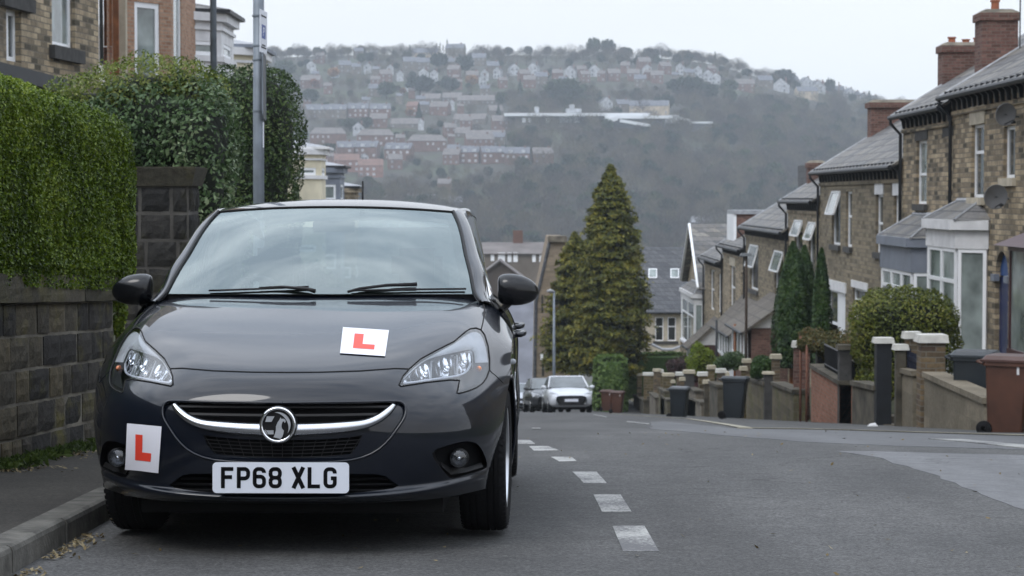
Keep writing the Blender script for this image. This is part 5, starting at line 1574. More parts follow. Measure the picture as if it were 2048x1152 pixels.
# ---- garden walls and hedges farther down the left side (behind the parked hatchback)
for i, (ya, yb, mt, hh_) in enumerate(((28.6, 44, 'hedge_dark', 1.0), (45, 62, None, 0), (63, 84, 'hedge_bright', .9), (85, 108, None, 0))):
    bs = Vector((-2.62, (ya + yb) / 2, zr(-2.6, (ya + yb) / 2)))
    w_ = empty('garden_wall', bs, label=('stone garden wall topped by a dark hedge, behind the parked hatchback', 'bare stone garden wall behind the parked hatchback', 'stone garden wall topped by a bright hedge, farther down behind the hatchback', 'lowest stone garden wall on the left side of the street')[i], cat='wall')
    za, zb2 = zr(-2.6, ya), zr(-2.6, yb)
    MB(bs).hexa([(-2.95, ya, za - .4), (-2.62, ya, za - .4), (-2.62, yb, zb2 - .4), (-2.95, yb, zb2 - .4), (-2.95, ya, za + 1.), (-2.62, ya, za + 1.), (-2.62, yb, zb2 + 1.), (-2.95, yb, zb2 + 1.)]).build('wall_body', M['wallstone'], w_)
    MB(bs).hexa([(-3.0, ya, za + 1.002), (-2.57, ya, za + 1.002), (-2.57, yb, zb2 + 1.002), (-3.0, yb, zb2 + 1.002), (-2.98, ya, za + 1.1), (-2.6, ya, za + 1.1), (-2.6, yb, zb2 + 1.1), (-2.98, yb, zb2 + 1.1)]).build('coping', M['coping'], w_)
    if mt:
        hr_ = empty('hedge', bs + Vector((-.6, 0, 1.1)), label=('dark hedge on the stone wall behind the parked hatchback', '', 'bright hedge on the lower stone wall behind the hatchback')[i], cat='hedge')
        n = 16000; yy_ = rng.uniform(ya, yb, n); f_ = rng.random(n); h_ = rng.random(n)
        X_ = np.where(f_ < .6, -2.66, -2.66 - rng.random(n) * .9); Z_ = np.where(f_ < .6, h_ * hh_, hh_) + np.interp(yy_, [ya, yb], [za, zb2]) + 1.1
        C_ = np.stack([X_, yy_, Z_], 1) + rng.normal(0, .04, (n, 3)); N_ = np.where((f_ < .6)[:, None], np.array([[1., 0, .2]]), np.array([[0, 0, 1.]]))
        V, F = leaves(C_, N_, .10, .7, .7); fast_mesh('foliage', V - np.array(hr_.location), F, M[mt], hr_, attr=rng.random(len(F)))
        MB(hr_.location).hexa([(-3.6, ya, za + 1.1), (-2.74, ya, za + 1.1), (-2.74, yb, zb2 + 1.1), (-3.6, yb, zb2 + 1.1), (-3.6, ya, za + 1.02 + hh_), (-2.74, ya, za + 1.02 + hh_), (-2.74, yb, zb2 + 1.02 + hh_), (-3.6, yb, zb2 + 1.02 + hh_)]).build('inner_core', M['core'], hr_)
# ============================================================ HOUSES, GARDEN WALLS, BINS, CARS
SX = 'xyz'
M['stoneA'] = masonry('stoneA', [(0.095, 0.083, 0.06), (0.269, 0.219, 0.152), (0.404, 0.329, 0.224), (0.484, 0.398, 0.274), (0.176, 0.144, 0.101), (0.429, 0.343, 0.232)], (.16, .14, .11), .42, .115, .012, .5, SX, (.035, .033, .030), .8, sscale=.7)
M['stoneB'] = masonry('stoneB', [(0.179, 0.15, 0.11), (0.308, 0.256, 0.186), (0.409, 0.34, 0.247), (0.358, 0.301, 0.215), (0.256, 0.216, 0.158)], (.19, .17, .13), .42, .115, .010, .4, SX, (.08, .07, .055), .5, sscale=.5)
M['stoneC'] = masonry('stoneC', [(0.133, 0.113, 0.081), (0.213, 0.182, 0.13), (0.281, 0.237, 0.168), (0.234, 0.198, 0.14)], (.14, .125, .10), .45, .12, .010, .4, SX, (.06, .053, .042), .5, sscale=.35)
M['brick_orange'] = masonry('brick_orange', [(.30, .165, .105), (.40, .235, .155), (.46, .29, .20), (.34, .19, .12)], (.30, .25, .2), .225, .078, .010, .3, SX, (.12, .06, .04), .4)
M['brick_red'] = masonry('brick_red', [(0.114, 0.06, 0.05), (0.175, 0.092, 0.078), (0.221, 0.122, 0.1), (0.14, 0.074, 0.061)], (.15, .12, .10), .225, .078, .009, .3, SX, (.05, .03, .025), .6)
M['brick_salmon'] = masonry('brick_salmon', [(.25, .11, .075), (.32, .15, .10), (.36, .18, .13), (.28, .13, .09)], (.22, .17, .13), .225, .078, .008, .25, SX, (.12, .07, .05), .35)
M['brick_buff'] = masonry('brick_buff', [(.10, .08, .055), (.16, .115, .07), (.22, .16, .09), (.09, .065, .05)], (.16, .145, .12), .32, .09, .010, .3, SX, (.04, .035, .03), .6)
M['render_tan'] = simple('render_tan', (.155, .135, .105), .95, nscale=2.5, noise_amt=.5, bump=.4, bscale=20)
M['render_dark'] = simple('render_dark', (.075, .066, .048), .95, nscale=2.5, noise_amt=.6, bump=.5, bscale=16)
M['slate'] = masonry('slate', [(.085, .088, .094), (.13, .132, .138), (.19, .185, .18), (.10, .10, .105), (.23, .22, .20)], (.045, .045, .047), .42, .24, .014, .5, SX, (.14, .125, .095), .6, rough=.55, sscale=1.2)
M['slate_dark'] = masonry('slate_dark', [(0.07, 0.074, 0.085), (0.093, 0.098, 0.109), (0.112, 0.116, 0.127)], (.028, .029, .032), .34, .28, .014, .5, SX, (.06, .06, .06), .3, rough=.5)
M['slate_brown'] = masonry('slate_brown', [(.10, .088, .075), (.13, .115, .10), (.16, .145, .125)], (.06, .055, .05), .34, .28, .012, .5, SX, (.09, .09, .06), .5, rough=.7)
M['upvc'] = simple('white_upvc', (.84, .85, .87), .35, nscale=2, noise_amt=.05)
M['whitepaint'] = simple('white_paint', (.66, .66, .67), .55, nscale=3, noise_amt=.12)
M['cream'] = simple('cream_render', (.66, .60, .45), .8, nscale=1.5, noise_amt=.12)
M['creamstone'] = simple('cream_stone', (.45, .40, .31), .85, nscale=4, noise_amt=.2)
M['greypaint'] = simple('grey_paint', (.17, .19, .23), .6, nscale=2, noise_amt=.12)
M['darktrim'] = simple('dark_trim', (.012, .014, .018), .5, nscale=5, noise_amt=.3)
M['sill_dark'] = simple('sooty_sill', (.05, .048, .046), .9, nscale=6, noise_amt=.35)
M['lead'] = simple('lead_flashing', (.30, .31, .33), .5, nscale=6, noise_amt=.25)
M['wood_brown'] = simple('varnished_wood', (.20, .07, .022), .5, nscale=5, noise_amt=.4)
M['maroon'] = simple('maroon_upvc', (.055, .018, .02), .45, nscale=4, noise_amt=.2)
M['blue_door'] = simple('blue_door', (.006, .018, .085), .4, nscale=2, noise_amt=.2)
M['blue_light'] = simple('blue_fanlight', (.012, .06, .20), .4, nscale=2, noise_amt=.2)
M['dish'] = simple('satellite_dish_grey', (.16, .165, .175), .5, nscale=4)
M['glass'] = glass_pane('window_glass', (.04, .048, .052), .14)
M['glass_green'] = glass_pane('window_glass_curtain_sky', (.13, .15, .145), .1)
M['glass_dark'] = glass_pane('window_glass_dark', (.018, .02, .02), .05)
M['curtain'] = simple('net_curtain', (.42, .42, .38), .9, nscale=14, noise_amt=.2)
M['potred'] = simple('chimney_pot_terracotta', (.30, .10, .05), .8, nscale=8, noise_amt=.3)

def wall_open(rects, u0, u1, z0, z1, topf=None):
    """cells of a flat wall in (u, z) round the openings rects (ua, ub, za, zb)"""
    us = sorted({u0, u1, *[r for q in rects for r in q[:2] if u0 < r < u1]}); zs = sorted({z0, z1, *[r for q in rects for r in q[2:4] if z0 < r < z1]})
    cells = []
    for i in range(len(us) - 1):
        for j in range(len(zs) - 1):
            cu, cz = (us[i] + us[i + 1]) / 2, (zs[j] + zs[j + 1]) / 2
            if any(q[0] < cu < q[1] and q[2] < cz < q[3] for q in rects): continue
            cells.append((us[i], us[i + 1], zs[j], zs[j + 1]))
    return cells
class Plane:
    """a vertical facade: origin, direction along it, outward normal (towards the street)"""
    def __init__(s, a, b, off=(0, 0, 0)):
        s.a = Vector((a[0], a[1], 0)); d = Vector((b[0] - a[0], b[1] - a[1], 0)); s.L = d.length; s.d = d.normalized()
        s.n = Vector((-s.d.y, s.d.x, 0))
        if s.n.dot(Vector((0, 0, 0)) - s.a) < 0: s.n = -s.n
    def P(s, u, z, o=0): return s.a + s.d * u + s.n * o + Vector((0, 0, z))
    def hit(s, px, py):
        r = ray(px, py); A = Vector((0, 0, CAM_Z)); t = (s.a - A).dot(s.n) / r.dot(s.n)
        p = A + r * t; return (p - s.a).dot(s.d), p.z
    def box(s, mb, u0, u1, z0, z1, o0, o1):
        P = [s.P(u0, z0, o0), s.P(u1, z0, o0), s.P(u1, z0, o1), s.P(u0, z0, o1), s.P(u0, z1, o0), s.P(u1, z1, o0), s.P(u1, z1, o1), s.P(u0, z1, o1)]
        mb.hexa(P); return mb
    def rect(s, x0, x1, y0, y1):
        xm = (x0 + x1) / 2
        ua, ub = s.hit(x0, 400)[0], s.hit(x1, 400)[0]; za, zb = s.hit(xm, y1)[1], s.hit(xm, y0)[1]
        return (min(ua, ub), max(ua, ub), za, zb)
def facade_wall(name, pl, rects, u0, u1, z0, z1, mat, parent, off, depth=.14):
    mb = MB(off)
    for c in wall_open(rects, u0, u1, z0, z1):
        mb.add([pl.P(c[0], c[2]), pl.P(c[1], c[2]), pl.P(c[1], c[3]), pl.P(c[0], c[3])], [[0, 1, 2, 3]])
    for (a, b, c, d) in rects:
        mb.add([pl.P(a, c), pl.P(b, c), pl.P(b, d), pl.P(a, d), pl.P(a, c, -depth), pl.P(b, c, -depth), pl.P(b, d, -depth), pl.P(a, d, -depth)], [[0, 1, 5, 4], [1, 2, 6, 5], [2, 3, 7, 6], [3, 0, 4, 7]])
    return mb.build(name, mat, parent)
def window(pl, r, parent, off, frame='upvc', fw=.075, rec=.09, bars=(), vbars=(), glass='glass', open_top=None, curtain=None, name='window'):
    """frame, pane and bars in an opening r=(ua,ub,za,zb). bars: heights (fractions) of transoms"""
    a, b, c, d = r; o1 = -rec; o0 = o1 - .06
    mb = MB(off)
    pl.box(mb, a, a + fw, c, d, o0, o1); pl.box(mb, b - fw, b, c, d, o0, o1); pl.box(mb, a + fw, b - fw, c, c + fw, o0, o1); pl.box(mb, a + fw, b - fw, d - fw, d, o0, o1)
    for f in bars:
        z = c + (d - c) * f; pl.box(mb, a + fw, b - fw, z - fw * .5, z + fw * .5, o0, o1)
    for f in vbars:
        u = a + (b - a) * f; pl.box(mb, u - fw * .5, u + fw * .5, c + fw, d - fw, o0 + .004, o1 - .004)
    w = mb.build(name, M[frame], parent)
    g = MB(off); pl.box(g, a + fw, b - fw, c + fw, d - fw, o0 + .015, o0 + .03); g.build('pane', M[glass], w)
    if curtain:
        g = MB(off); pl.box(g, a + fw, b - fw, c + fw, d - fw, o0 + .004, o0 + .012); 
    if open_top:
        f = open_top; zt_ = d; zb_ = c + (d - c) * f; k_ = .5 * (zt_ - zb_) ** .5 * .5
        mb = MB(off)
        def Q(u, z, o): return pl.P(u, z, o)
        def bar(p0, p1, th=.045): mb.tube([p0, p1], th, 4)
        T0, T1, B0, B1 = Q(a + .03, zt_ - .03, .0), Q(b - .03, zt_ - .03, .0), Q(a + .03, zb_ + .05, k_), Q(b - .03, zb_ + .05, k_)
        for p0, p1 in ((T0, T1), (T1, B1), (B1, B0), (B0, T0)): bar(p0, p1)
        s_ = mb.build('open_sash', M[frame], w)
        g = MB(off); g.add([T0, T1, B1, B0], [[0, 1, 2, 3]]); g.build('pane', M['glass_green'], s_)
    return w
def block(pl, r, mat, parent, off, name, o0=-.10, o1=.04):
    mb = MB(off); pl.box(mb, *r, o0, o1); return mb.build(name, M[mat], parent)
def roof_slab(mb, A, B_, C_, D_, th=.06):
    """four corners (eave a, eave b, ridge b, ridge a)"""
    P = [Vector(p) for p in (A, B_, C_, D_)]; n = (P[1] - P[0]).cross(P[3] - P[0]).normalized()
    if n.z < 0: n = -n
    mb.hexa([p - n * th for p in P] + P)
def chimney(parent, off, x0, x1, y0, y1, zb, zt, mat='brick_red', pots=(), oz=.05, potmat='potred'):
    c = MB(off).box(x0, x1, y0, y1, zb, zt - .18).box(x0 - oz, x1 + oz, y0 - oz, y1 + oz, zt - .18, zt - .001)
    co = c.build('chimney', M[mat], parent)
    MB(off).hexa([(x0 - oz, y0 - oz, zt), (x1 + oz, y0 - oz, zt), (x1 + oz, y1 + oz, zt), (x0 - oz, y1 + oz, zt), (x0 + .12, y0 + .12, zt + .10), (x1 - .12, y0 + .12, zt + .10), (x1 - .12, y1 - .12, zt + .10), (x0 + .12, y1 - .12, zt + .10)]).build('flaunching', M['render_tan'], co)
    for (x, h) in pots:
        p = MB(off); p.lathe([(.10, 0), (.095, h * .8), (.12, h * .82), (.12, h), (.08, h), (.08, h * .5)], 14, 'z', (x, (y0 + y1) / 2, zt + .06)); p.build('chimney_pot', M[potmat], co, auto=40)
    return co
FX = 10.5
_brk = {}
def terrace_house(name, x0, x1, eave, wins, mat, label, roofmat='slate', rise=2.45, half=4.0, ground=None, group='stone terraced houses stepping down the right side', pipe=True, brackets=True, over=.30, bstep=.55):
    """x0,x1: photo columns of the far and near ends of the facade; eave: height"""
    pl = Plane((FX, 0), (FX, 10))
    ya, yb = atX(x1, 400, FX).y, atX(x0, 400, FX).y      # near, far
    ym = (ya + yb) / 2
    zgnd = zg(FX, yb) - 2.
    base = Vector((FX, ym, zg(FX, ym)))
    H = empty(name, base, label=label, cat='house', group=group)
    rects = [w['r'] if 'r' in w else pl.rect(*w['px']) for w in wins]
    # the plane's u axis is y
    facade_wall('wall', pl, rects, ya, yb, zgnd, eave, M[mat], H, base)
    X1 = FX + 2 * half
    sw = MB(base)
    for y, rev in ((ya, 1), (yb, 0)):
        P = [(FX, y, zgnd), (X1, y, zgnd), (X1, y, eave), (FX + half, y, eave + rise), (FX, y, eave)]
        sw.add(P, [[0, 1, 2, 3, 4] if rev else [4, 3, 2, 1, 0]])
    sw.add([(X1, ya, zgnd), (X1, yb, zgnd), (X1, yb, eave), (X1, ya, eave)], [[0, 1, 2, 3]])
    sw.build('gable_wall', M[mat], H)
    k_ = rise / half
    rf = MB(base)
    roof_slab(rf, (FX - over, ya - .02, eave - over * k_ + .05), (FX - over, yb + .12, eave - over * k_ + .05), (FX + half, yb + .12, eave + rise + .05), (FX + half, ya - .02, eave + rise + .05), .07)
    roof_slab(rf, (X1 + over, ya - .02, eave - over * k_ + .05), (X1 + over, yb + .12, eave - over * k_ + .05), (FX + half + .003, yb + .12, eave + rise + .05), (FX + half + .003, ya - .02, eave + rise + .05), .07)
    ro = rf.build('roof', M[roofmat], H)
    MB(base).tube([(FX + half, ya, eave + rise + .06), (FX + half, yb + .12, eave + rise + .06)], .09, 8).build('ridge_tiles', M['slate_dark'], ro)
    MB(base).tube([(FX - over, yb + .12, eave - over * k_ + .03), (FX + half, yb + .12, eave + rise + .03)], .05, 6).build('verge', M['lead'], ro)
    # gutter, cornice band and brackets
    MB(base).tube([(FX - over - .05, ya, eave - over * k_ - .02), (FX - over - .05, yb + .12, eave - over * k_ - .02)], .065, 8).build('gutter', M['darktrim'], H)
    b_ = MB(base); pl.box(b_, ya, yb, eave - .62, eave - .52, 0.003, .06); b_.build('cornice_band', M[mat], H)
    if brackets:
        n = max(3, int((yb - ya) / bstep))
        key = 'b'
        me = None
        for i in range(n):
            y = ya + (yb - ya) * (i + .5) / n
            if me is None:
                mb = MB(); mb.prism([(0, -.045, -.50), (-.07, -.045, -.50), (-.10, -.045, -.30), (-.27, -.045, -.14), (-.27, -.045, -.05), (0, -.045, -.05)], (0, .09, 0))
                o = mb.build('eaves_bracket', M['darktrim'], H); me = o
            else:
                o = me.copy(); COL.objects.link(o); o.parent = H
            o.location = Vector((FX, y, eave)) - base
    if pipe:
        P = [(FX - over - .05, yb - .05, eave - .2), (FX - over - .05, yb - .05, eave - .35), (FX - .09, yb - .12, eave - .65), (FX - .09, yb - .12, zgnd + 2.5)]
        MB(base).tube(P, .045, 8).build('downpipe', M['darktrim'], H, True)
    for w, r in zip(wins, rects):
        if w.get('kind') == 'none': continue
        if w.get('door'):
            block(pl, r, w['door'], H, base, 'door', -.16, -.10); 
        else:
            window(pl, r, H, base, w.get('frame', 'upvc'), w.get('fw', .07), w.get('rec', .08), w.get('bars', ()), w.get('vbars', ()), w.get('glass', 'glass'), w.get('open'))
        wr = r[1] - r[0]
        if w.get('lintel'): block(pl, (r[0] - .12, r[1] + .12, r[3] + .002, r[3] + w.get('lh', .26)), w['lintel'], H, base, 'lintel', -.13, .03)
        if w.get('sill'): block(pl, (r[0] - .12, r[1] + .12, r[2] - .17, r[2] - .002), w['sill'], H, base, 'sill', -.13, .09)
    return H, pl, base, ya, yb
def bay(parent, off, pts, z0, z1, zt, wallmat, roofmat, cells, cornice=None, sillh=.9, name='bay_window', slope_to=.5, head=.3, frame='upvc', glass='glass_green', roofz=.9, cornmat='whitepaint'):
    """canted bay: pts = plan points (house, out, out, house); cells: per face the number of lights"""
    bo = None
    W = MB(off); hd = MB(off)
    faces = list(zip(pts[:-1], pts[1:]))
    for (p, q) in faces:
        pl = Plane(p, q)
        pl.box(W, 0, pl.L, z0, z0 + sillh, -.08, 0)
    bo = W.build(name, M[wallmat], parent)
    for (p, q) in faces:
        pl = Plane(p, q); pl.box(hd, 0, pl.L, z1 - head, z1, -.06, .02)
    hd.build('bay_head', M[cornmat], bo)
    co, cs = MB(off), MB(off)
    for (p, q) in faces:
        pl = Plane(p, q); pl.box(co, -.06, pl.L + .06, z1, z1 + .22, -.05, .14); pl.box(cs, -.05, pl.L + .05, z0 + sillh - .09, z0 + sillh + .04, -.05, .10)
    co.build('bay_cornice', M[cornmat], bo); cs.build('bay_sill', M[cornmat], bo)
    for (p, q), n in zip(faces, cells):
        pl = Plane(p, q)
        for i in range(n):
            u0, u1 = .04 + (pl.L - .08) * i / n, .04 + (pl.L - .08) * (i + 1) / n
            window(pl, (u0 + .02, u1 - .02, z0 + sillh + .04, z1 - head), bo, off, frame, .085, .0, (.68,) if n > 1 or pl.L > 2 else (), (), glass)
    # roof from the cornice up to the house wall
    z = z1 + .22; A = [Vector((p[0], p[1], z)) for p in pts]
    m = Vector(((pts[0][0] + pts[-1][0]) / 2, (pts[0][1] + pts[-1][1]) / 2, 0)); 
    out = [a + (a - Vector((m.x, m.y, z))).normalized() * .18 for a in A]
    t0 = Vector((pts[0][0], pts[0][1], 0)).lerp(m, .45); t1 = Vector((pts[-1][0], pts[-1][1], 0)).lerp(m, .45)
    t0.z = t1.z = z + roofz
    rf = MB(off); rf.add([*out, t0, t1], [[0, 1, 4], [1, 2, 5, 4], [2, 3, 5], [0, 1, 2, 3][::-1]]); rf.build('bay_roof', M[roofmat], bo)
    fl = MB(off); fl.tube([t0, t1], .07, 6); fl.tube([out[1], t0], .04, 6); fl.tube([out[2], t1], .04, 6); fl.build('lead_flashing', M['lead'], bo)
    return bo
W_ = lambda px, **k: dict(px=px, **k)
# A: nearest on the right
HA, pl, ba, ya, yb = terrace_house('terraced_house', 1905, 2150, 3.58, [
    W_((1942, 1967, 249, 395), lintel='creamstone', sill='creamstone', bars=(.62,), lh=.42, glass='glass'),
    W_((2006, 2029, 252, 356), sill='creamstone', bars=(), glass='glass'),
    W_((1992, 2018, 503, 735), kind='none')], 'stoneA', 'nearest stone terraced house on the right, with two satellite dishes and an arched blue doorway')
r = pl.rect(1992, 2018, 556, 735); block(pl, r, 'blue_door', HA, ba, 'door', -.16, -.10)
r2 = pl.rect(1992, 2018, 503, 553)
m = MB(ba); uc = (r2[0] + r2[1]) / 2; hw = (r2[1] - r2[0]) / 2
P = [pl.P(uc + hw * math.cos(R(a)), r2[2] + (r2[3] - r2[2]) * math.sin(R(a)), -.11) for a in range(0, 181, 15)]
m.prism(P, -pl.n * .03); m.build('fanlight', M['blue_light'], HA)
m = MB(ba)
for s_ in (0, 1):        # stone spandrels that round off the arch
    cs = [pl.P(uc + (hw if s_ else -hw), r2[3] + .01, 0.002)] + [pl.P(uc + (1 if s_ else -1) * hw * math.cos(R(a)), r2[2] + (r2[3] - r2[2]) * math.sin(R(a)), 0.002) for a in range(0, 91, 10)]
    m.prism(cs, -pl.n * .12)
m.build('door_arch', M['stoneA'], HA)
for s_ in (-1, 1):
    block(pl, (uc + s_ * hw - .16, uc + s_ * hw + .16, r2[2] - .12, r2[2] + .03), 'greypaint', HA, ba, 'impost', -.05, .07)
zb_ = pl.hit(1920, 694)[1]; zt_ = pl.hit(1900, 468)[1]
bay(HA, ba, [(FX, 47.0), (FX - .62, 47.55), (FX - .62, 50.75), (FX, 51.25)], zb_ - 1.6, pl.hit(1900, 455)[1] , 0, 'whitepaint', 'slate', (1, 2, 1), sillh=1.6, head=.42, roofz=.42)
for (cx_, cy_, w) in ((2012, 229, 46), (1992, 394, 50)):       # satellite dishes
    y = 10.2 * FPX / (cx_ - 1024)
    c = atY(cx_, cy_, y); rr = w / 2 / FPX * y
    d_ = empty('satellite_dish', c, (R(8), 0, R(18 if cy_ < 300 else 10)), 'grey satellite dish beside the upper window of the nearest house' if cy_ < 300 else 'grey satellite dish above the white bay window of the nearest house', 'satellite dish')
    m = MB(); m.lathe([(rr * t, .06 * (1 - t * t)) for t in (.001, .25, .5, .75, .95, 1.)] + [(rr * 1.01, .012), (rr * .95, .02), (rr * .5, .06), (.001, .075)], 28, 'y'); m.build('dish', M['dish'], d_, True)
    MB().tube([(0, .05, -rr * .9), (0, -.30, -rr * .35)], .012, 6).build('feed_arm', M['darktrim'], d_)
    MB().tube([(0, -.27, -.14), (0, -.36, -.12)], .03, 8).build('receiver', M['darktrim'], d_)
    MB().tube([(0, .06, 0), (.25, .10, -.05), (.34, .05, -.05)], .018, 6).build('wall_bracket', M['galv_dark'], d_)
ych = 51.2
chimney(HA, ba, *sorted((atY(1962, 100, ych).x, atY(2034, 100, ych).x)), ych - .1, ych + .7, atY(1990, 175, ych).z, atY(1990, 26, ych).z, 'brick_red', [(atY(1996, 10, ych).x, .28)])
# B
HB, pl, bb, ya, yb = terrace_house('terraced_house', 1805, 1905, 3.36, [
    W_((1832, 1853, 281, 408), lintel='sill_dark', sill='sill_dark', bars=(.47,), glass='glass_green')], 'stoneA', 'stone terraced house with a dark-fronted bay, second on the right, behind the rounded bush')
block(pl, pl.rect(1884, 1906, 254, 273), 'sill_dark', HB, bb, 'stone_panel', -.1, .01)
zt_ = pl.hit(1820, 487)[1]
bay(HB, bb, [(FX, 51.6), (FX - .75, 52.1), (FX - .75, 56.3), (FX, 57.0)], pl.hit(1820, 640)[1] - 1.2, zt_, 0, 'greypaint', 'slate', (1, 3, 1), sillh=1.2, head=.62, roofz=.55, cornmat='greypaint')
chimney(HB, bb, *sorted((atY(1883, 100, 57.6).x, atY(1957, 100, 57.6).x)), 57.4, 58.1, atY(1900, 190, 57.6).z, atY(1910, 92, 57.6).z, 'brick_red', [(atY(1906, 80, 57.6).x, .19), (atY(1934, 80, 57.6).x, .13), (atY(1957, 80, 57.6).x, .17)])
# C
HC, pl, bc, ya, yb = terrace_house('terraced_house', 1640, 1805, 2.04, [
    W_((1752, 1766, 389, 505), lintel='whitepaint', sill='sill_dark', bars=(.5,), lh=.34), W_((1788, 1802, 391, 452), lintel='whitepaint', bars=(), lh=.34, glass='glass_green'),
    W_((1692, 1704, 383, 494), sill='sill_dark', bars=(.55,)), W_((1664, 1681, 382, 490), sill='sill_dark', open=.55),
    W_((1657, 1692, 582, 690), kind='none'), W_((1706, 1736, 578, 640), lintel='whitepaint', bars=(.6,), lh=.22)], 'stoneC', 'broad grey-brown stone terraced house with white lintels, third on the right', bstep=.62)
r = pl.rect(1657, 1692, 582, 690); block(pl, (r[0] - .2, r[1] + .2, r[3] + .002, r[3] + .32), 'whitepaint', HC, bc, 'lintel', -.13, .05)
block(pl, (r[0], (r[0] + r[1]) / 2, r[2], r[3]), 'upvc', HC, bc, 'door', -.12, -.06); window(pl, ((r[0] + r[1]) / 2 + .02, r[1], r[2] + .6, r[3]), HC, bc, 'upvc', .08, .06)
chimney(HC, bc, atY(1738, 200, 72.6).x, atY(1738, 200, 72.6).x + 1.75, 72.1, 72.9, atY(1740, 285, 72.6).z, atY(1760, 206, 72.6).z, 'brick_red', [], .08)
# D
HD, pl, bd_, ya, yb = terrace_house('terraced_house', 1576, 1640, 1.06, [W_((1590, 1606, 440, 560), open=.72), W_((1618, 1632, 444, 560), open=.68)], 'stoneB', 'small buff stone terraced house with two propped-open windows, behind the dark columnar conifers')
chimney(HD, bd_, atY(1615, 330, 81.2).x, atY(1649, 330, 81.2).x, 80.9, 81.5, atY(1620, 375, 81.2).z, atY(1620, 326, 81.2).z, 'brick_red')
# E
HE, pl, be, ya, yb = terrace_house('terraced_house', 1492, 1578, -.13, [W_((1501, 1517, 490, 580), open=.5, sill='sill_dark'), W_((1550, 1567, 502, 596), open=.55, sill='sill_dark')], 'stoneC', 'grey stone terraced house with a pale slate roof and two open casements, beyond the conifers')
m = MB(be).box(FX + 1.8, FX + 5.2, 83, 92, -.2, 2.38).build('dormer', M['slate_dark'], HE)
# F with its box dormer
HF, pl, bf, ya, yb = terrace_house('terraced_house', 1447, 1492, -1.17, [W_((1461, 1471, 532, 620), lintel='creamstone', sill='creamstone', bars=(.5,), lh=.4), W_((1483, 1490, 545, 625), bars=(.5,))], 'stoneB', 'buff stone terraced house with a red-sided flat-roofed dormer, far down the right side')
yd = 104.; x0d, x1d = atY(1452, 450, yd).x, atY(1500, 450, yd).x; zt_, zb_ = atY(1480, 420, yd).z, atY(1480, 515, yd).z
dm = MB(bf).box(x0d + .35, x1d + 1.6, yd - 1.6, yd + 1.5, zb_ - .3, zt_ - .2).build('dormer', M['brick_red'], HF)
MB(bf).box(x0d + .22, x1d + 1.7, yd - 1.7, yd + 1.6, zt_ - .19, zt_).build('flat_roof', M['lead'], dm); MB(bf).box(x0d + .2, x0d + .34, yd - 1.6, yd + 1.5, zb_, zt_ - .2).build('dormer_window', M['upvc'], dm)
# G
HG, pl, bg, ya, yb = terrace_house('terraced_house', 1410, 1447, -2.04, [W_((1421, 1429, 540, 620), bars=(.5,)), W_((1437, 1443, 548, 625), bars=(.5,))], 'stoneB', 'narrow buff stone terraced house next to the white-edged gable')
# H: cross gable with white bargeboards
yh0, yh1 = FX * FPX / (1410 - 1024), FX * FPX / (1376 - 1024)
base = Vector((FX, (yh0 + yh1) / 2, zg(FX, 120)))
HH_ = empty('terraced_house', base, label='farthest terraced house on the right, its street gable edged with white boards', cat='house', group='stone terraced houses stepping down the right side')
ym = (yh0 + yh1) / 2; ze = -3.9; zr_ = atX(1398, 452, FX).z
m = MB(base); m.add([(FX, yh0, zg(FX, 120) - 2), (FX, yh1, zg(FX, 120) - 2), (FX, yh1, ze), (FX, ym, zr_), (FX, yh0, ze)], [[0, 1, 2, 3, 4]]); m.add([(FX, yh0, zg(FX, 120) - 2), (FX + 9, yh0, zg(FX, 120) - 2), (FX + 9, yh0, ze), (FX, yh0, ze)], [[0, 1, 2, 3]]); m.build('wall', M['stoneB'], HH_)
rf = MB(base); roof_slab(rf, (FX - .35, yh0 - .2, ze - .05), (FX + 9, yh0 - .2, ze - .05), (FX + 9, ym, zr_ + .1), (FX - .35, ym, zr_ + .1)); roof_slab(rf, (FX - .35, yh1 + .2, ze - .05), (FX + 9, yh1 + .2, ze - .05), (FX + 9, ym, zr_ + .1), (FX - .35, ym, zr_ + .1)); rf.build('roof', M['slate'], HH_)
MB(base).tube([(FX - .4, yh0 - .2, ze), (FX - .4, ym, zr_ + .08), (FX - .4, yh1 + .2, ze)], .085, 4).build('bargeboard', M['upvc'], HH_)
pl = Plane((FX, 0), (FX, 10)); window(pl, pl.rect(1388, 1400, 590, 690), HH_, base, 'upvc', .09, -.07, (.5,), (), 'glass_green')
zz = atX(1385, 640, FX).z; bay(HH_, base, [(FX, yh0 + .6), (FX - .5, yh0 + 1.1), (FX - .5, yh1 - 1.6), (FX, yh1 - .9)], zz - 2.6, zz + 1.6, 0, 'stoneB', 'slate', (1, 2, 1), sillh=1.4, roofz=.5)

